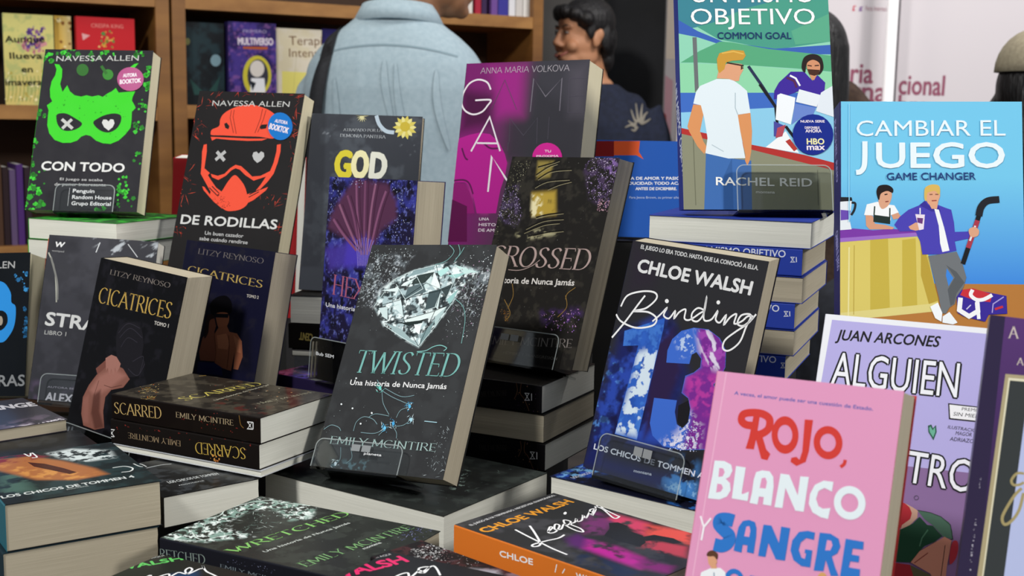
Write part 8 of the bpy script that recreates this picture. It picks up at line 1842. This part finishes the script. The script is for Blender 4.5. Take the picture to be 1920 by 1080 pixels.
for k, P in enumerate((((-.03, 1.415), (-.04, 1.33), (-.06, 1.22), (-.065, 1.10)), ((-.005, 1.42), (-.01, 1.36), (-.03, 1.27)), ((.11, 1.38), (.10, 1.25), (.115, 1.12)), ((-.12, 1.40), (-.125, 1.32), (-.15, 1.22)))):
    fm = MB(); Q3 = catmull(P, 8); v, f = ribbon(Q3, lambda i, d: .014 * math.sin(math.pi * min(1, (i + 1) / (len(Q3) + 1))) + .002); n3 = len(v)
    fm.add([(x, .20, z) for x, z in v], f, '#ffffff'); o = link('fold', fm.mesh('fold', True), SHIRT, r)
    m1 = o.modifiers.new('sub', 'SUBSURF'); m1.levels = m1.render_levels = 1
    w1 = o.modifiers.new('wrap', 'SHRINKWRAP'); w1.target = shirt; w1.offset = .003; w1.wrap_method = 'PROJECT'; w1.use_project_y = True; w1.use_project_z = False; w1.use_negative_direction = True; w1.use_positive_direction = False
hm = MB(); ellip(hm, hq(0, .020, .045), (.080, .092, .088), HQ, 28); ellip(hm, hq(0, .060, -.01), (.066, .052, .062), HQ)
soft('hair', hm, HAIR, r, .006, 3)
rb = empty('shoulder_bag', Matrix.Translation((PX1, PY1, 0)) @ Matrix.Rotation(R(172), 4, 'Z')); tag(rb, 'black bag with a wide black strap over the pale blue shirt', 'bag')
st = MB(); P = [(.125, -.05, 1.452), (.125, .0, 1.475), (.127, .05, 1.473), (.134, .100, 1.435), (.148, .138, 1.36), (.158, .152, 1.24), (.166, .156, 1.05), (.17, .158, .93)]; C3 = catmull([p for p in P], 6); vs = []; fs = []
for p in C3: vs += [(p[0] - .017, p[1], p[2] + .004), (p[0] + .017, p[1], p[2] - .010), (p[0] + .017, p[1] + .005, p[2] - .006), (p[0] - .017, p[1] + .005, p[2] + .008)]
for i in range(len(C3) - 1):
    for k in range(4): fs.append((4 * i + k, 4 * i + (k + 1) % 4, 4 * i + 4 + (k + 1) % 4, 4 * i + 4 + k))
BAG = noise_mat('black_webbing', '#101216', '#1a1c22', (200, 200, 200), .8)
st.add(vs, fs, '#ffffff'); so = link('strap', st.mesh('strap', True), BAG, rb); w1 = so.modifiers.new('wrap', 'SHRINKWRAP'); w1.target = shirt; w1.wrap_mode = 'OUTSIDE'; w1.offset = .004
bg = MB(); loft(bg, [(.60, .15, .245, .15, .05), (.64, .15, .245, .165, .06), (.86, .15, .24, .165, .058), (.93, .15, .235, .15, .05)]); soft('bag_body', bg, BAG, rb, .01, 4)
# smiling young man, three-quarter profile
y2 = 4.25; PX2 = X(1083, y2); ez = lambda py, yy: CAMZ + (217 - py) / 2300 * yy
hz = ez(72, y2)
r = rootp('person with short black hair smiling in profile, navy t-shirt with a pale print', PX2, y2, 0)
HC = (0, 0, hz); fy = R(-62)
b = MB(); d = hz - 1.56
hq, HQ = head_part(b, HC, fy)
limb(b, [(.045, .045, hz - .20), (.03, .035, hz - .13), (.01, .02, hz - .06)], [.066, .058, .056])
cx = .055
loft(b, [(.80, cx, .05, .15, .11), (1.0, cx, .05, .145, .10), (hz - .36, cx, .05, .165, .105), (hz - .24, cx + .005, .05, .15, .095), (hz - .18, .045, .045, .085, .07), (hz - .14, .035, .04, .066, .062)])
arm = lambda s: [(cx + s * .145, .05, hz - .265), (cx + s * .195, .04, hz - .48), (cx + s * .17, -.10, hz - .66)]
for s in (-1, 1): limb(b, arm(s), [.040, .038, .03]); ellip(b, (cx + s * .16, -.14, hz - .70), (.024, .045, .05))
tr = MB(); l1 = MB(); lower_body(l1, tr, .82)
b.add([(v[0] + cx, v[1] + .05, v[2]) for v in l1.v], l1.f, '#ffffff'); tr.v = [(v[0] + cx, v[1] + .05, v[2]) for v in tr.v]
soft('body', b, SKIN, r, .004, 9, .5); soft('trousers', tr, TROUS, r, .012)
TEE = noise_mat('navy_jersey', '#141a2c', '#1b2238', (60, 60, 60), .85)
tee = MB(); loft(tee, [(.76, cx, .05, .18, .135), (1.0, cx, .05, .175, .13), (hz - .38, cx, .05, .190, .130), (hz - .29, cx, .05, .180, .122), (hz - .235, cx + .004, .05, .150, .105), (hz - .19, cx, .048, .118, .090), (hz - .155, .045, .046, .082, .076)])
for s in (-1, 1): limb(tee, [(cx + s * .115, .05, hz - .245), (cx + s * .158, .05, hz - .262), (cx + s * .180, .046, hz - .34), (cx + s * .200, .042, hz - .44)], [.064, .080, .082, .080])
tee_o = soft('t_shirt', tee, TEE, r, .008, 6)
pr = MB()   # pale starburst print on the shoulder side
for k, (a, L) in enumerate(((150, .045), (118, .062), (98, .075), (80, .078), (62, .062), (175, .05), (40, .05), (200, .03))):
    v, f = ribbon(catmull([(math.cos(R(a)) * q * L, math.sin(R(a)) * q * L + .006 * math.sin(q * 6 + k)) for q in (.25, .6, 1)], 5), lambda i, d: .011 * (1 - i / 14))
    pr.add([(.197 + x, -.16, hz - .300 + z) for x, z in v], f, '#8a8478')
o = link('shirt_print', pr.mesh('shirt_print'), ink(.8), r); swm = o.modifiers.new('wrap', 'SHRINKWRAP'); swm.target = tee_o; swm.offset = .002; swm.wrap_method = 'PROJECT'; swm.use_project_y = True; swm.use_project_z = False; swm.use_positive_direction = True; o['label'] = 'pale starburst print'
hm = MB()
ellip(hm, hq(0, .020, .052), (.086, .098, .086), HQ, 28); ellip(hm, hq(0, .078, -.005), (.066, .045, .075), HQ); ellip(hm, hq(0, .088, -.07), (.045, .03, .05), HQ)
for x, yy, z, a in ((-.05, -.062, .075, 0), (-.02, -.080, .080, 0), (.015, -.082, .080, 0), (.048, -.062, .072, 0), (.070, -.030, .055, 0), (-.070, -.030, .055, 0)): ellip(hm, hq(x, yy, z), (.030, .024, .026), HQ)
for s in (-1, 1): ellip(hm, hq(s * .074, -.012, .018), (.010, .016, .030), HQ); ellip(hm, hq(s * .075, .048, -.005), (.012, .022, .045), HQ)
soft('hair', hm, HAIR, r, .0045, 3, .4)
EYEW = mat('eye_white', '#8f8680', .35); IRIS = mat('dark_iris', '#1c1210', .2)
LIP = mat('lip_skin', '#9c5a50', .5); BROW = mat('brow_hair', '#1a1412', .8)
for s in (-1, 1):
    m_ = MB(); ellip(m_, hq(s * .031, -.0815, .010), (.0115, .0060, .0042), HQ); e_ = link('eye', m_.mesh('eye', True), EYEW, r)
    m_ = MB(); ellip(m_, hq(s * .031 - .003, -.0862, .010), (.0058, .0024, .0044), HQ); link('iris', m_.mesh('iris', True), IRIS, e_)
    m_ = MB(); P = [hq(s * .014, -.0885, .030), hq(s * .030, -.0885, .035), hq(s * .050, -.077, .030)]; limb(m_, P, [.0022, .0030, .0014], 8); link('eyebrow', m_.mesh('eyebrow', True), BROW, r)
    m_ = MB(); P = [hq(s * .016, -.0865, .013), hq(s * .031, -.0895, .0175), hq(s * .045, -.0815, .012)]; limb(m_, P, [.0014, .0018, .0012], 8); link('eyelid', m_.mesh('eyelid', True), BROW, r)
m_ = MB(); P = [hq(-.036, -.080, -.054), hq(-.018, -.0955, -.065), hq(0, -.0985, -.068), hq(.018, -.0955, -.065), hq(.036, -.080, -.054)]; limb(m_, P, [.002, .0048, .0055, .0048, .002], 8); link('mouth', m_.mesh('mouth', True), LIP, r)
# woman seen from behind, half hidden by the tall hockey book
y3 = 3.0; PX3 = X(1500, y3); hz = ez(112, y3)
r = rootp('person with long dark hair and a brown top, half hidden by the tall hockey book', PX3, y3, 0)
b = MB(); hq, HQ = head_part(b, (0, 0, hz), R(175)); limb(b, [(0, .05, hz - .17), (0, .02, hz - .04)], [.055, .05])
loft(b, [(.8, 0, .05, .16, .11), (1.0, 0, .05, .13, .09), (hz - .3, 0, .05, .15, .10), (hz - .15, 0, .05, .125, .08), (hz - .1, 0, .05, .07, .06)])
for s in (-1, 1): limb(b, [(s * .125, .05, hz - .16), (s * .15, .05, hz - .42), (s * .14, .15, hz - .58)], [.042, .036, .026]); ellip(b, (s * .13, .19, hz - .62), (.02, .04, .045))
tr = MB(); lower_body(b, tr, .82); soft('body', b, SKIN, r, .007); soft('trousers', tr, TROUS, r, .012)
BR = noise_mat('brown_knit', '#3a2a22', '#4a382c', (80, 80, 80), .9)
tp = MB(); loft(tp, [(.78, 0, .05, .175, .125), (1.0, 0, .05, .15, .11), (hz - .3, 0, .05, .165, .12), (hz - .16, 0, .05, .150, .105), (hz - .09, 0, .05, .10, .085), (hz - .05, 0, .05, .075, .07)])
for s in (-1, 1): limb(tp, [(s * .10, .05, hz - .085), (s * .130, .05, hz - .12), (s * .155, .05, hz - .42)], [.050, .058, .058])
soft('top', tp, BR, r, .009)
hm = MB(); ellip(hm, (0, -.012, hz + .03), (.088, .112, .100), None, 28); loft(hm, [(hz - .30, .0, -.085, .060, .03), (hz - .18, .0, -.080, .078, .050), (hz - .06, 0, -.035, .088, .092), (hz + .04, 0, -.010, .088, .112)]); soft('hair', hm, HAIR, r, .007)
# person in a beige cap at the right edge
y4 = 2.5; PX4 = X(1958, y4); hz = ez(150, y4)
r = rootp('person in a beige cap with dark hair at the right edge, looking down', PX4, y4, 0)
b = MB(); hq, HQ = head_part(b, (0, 0, hz), R(62)); limb(b, [(-.02, .02, hz - .22), (0, .01, hz - .06)], [.055, .05])
loft(b, [(.8, -.02, .02, .16, .11), (1.0, -.02, .02, .13, .09), (hz - .4, -.02, .02, .16, .10), (hz - .27, -.02, .02, .145, .09), (hz - .2, -.02, .02, .07, .06)])
for s in (-1, 1): limb(b, [(s * .15, .02, hz - .27), (s * .19, .02, hz - .52), (s * .17, -.1, hz - .68)], [.042, .036, .026]); ellip(b, (s * .16, -.14, hz - .72), (.02, .04, .045))
tr = MB(); lower_body(b, tr, .82); soft('body', b, SKIN2, r, .007); soft('trousers', tr, TROUS, r, .012)
tp = MB(); loft(tp, [(.78, -.02, .02, .175, .125), (1.0, -.02, .02, .15, .11), (hz - .4, -.02, .02, .175, .12), (hz - .28, -.02, .02, .165, .105), (hz - .215, -.02, .02, .09, .07)])
for s in (-1, 1): limb(tp, [(s * .13, .02, hz - .27), (s * .175, .02, hz - .34), (s * .205, .02, hz - .52)], [.052, .058, .056])
soft('top', tp, noise_mat('black_top', '#131316', '#1c1c20', (60, 60, 60), .9), r, .009)
hm = MB(); ellip(hm, hq(0, .025, .0), (.083, .088, .09), HQ, 28); limb(hm, [hq(.02, .05, -.01), hq(.035, .085, -.08), hq(.055, .125, -.18), hq(.06, .13, -.26)], [(.06, .055), (.075, .06), (.085, .07), (.06, .05)]); limb(hm, [hq(-.055, .03, -.02), hq(-.07, .04, -.12), hq(-.07, .03, -.24)], [.035, .035, .02]); soft('hair', hm, HAIR, r, .007)
CAPM = noise_mat('beige_twill', '#8f8570', '#a0967f', (120, 120, 120), .9)
cp = MB(); vs = []; fs = []; n = 28
for i in range(9):
    a = math.pi / 2 * i / 8
    for j in range(n): t_ = 2 * math.pi * j / n; vs.append(hq(.092 * math.cos(a) ** .8 * math.cos(t_), .012 + .106 * math.cos(a) ** .8 * math.sin(t_), (.030 + .092 * math.sin(a))))
for i in range(8):
    for j in range(n): fs.append((i * n + j, i * n + (j + 1) % n, (i + 1) * n + (j + 1) % n, (i + 1) * n + j))
cp.add(vs, fs, '#ffffff'); o = link('cap', cp.mesh('cap', True), CAPM, r); o.modifiers.new('thick', 'SOLIDIFY').thickness = .003
bm_ = MB(); vs = []; fs = []
for i in range(13):
    t_ = R(200 + 140 * i / 12); c_, s_ = math.cos(t_), math.sin(t_); vs += [hq(.090 * c_, .012 + .106 * s_, .037), hq(.092 * c_, .012 + .106 * s_ - .07 * max(0, -s_ - .3), .030 - .01 * abs(c_))]
for i in range(12): fs.append((2 * i, 2 * i + 1, 2 * i + 3, 2 * i + 2))
bm_.add(vs, fs, '#ffffff'); o2 = link('brim', bm_.mesh('brim', True), CAPM, o); o2.modifiers.new('thick', 'SOLIDIFY').thickness = .003
bt = MB(); ellip(bt, hq(0, .012, .123), (.008, .008, .004), HQ, 12); link('button', bt.mesh('button', True), CAPM, o)
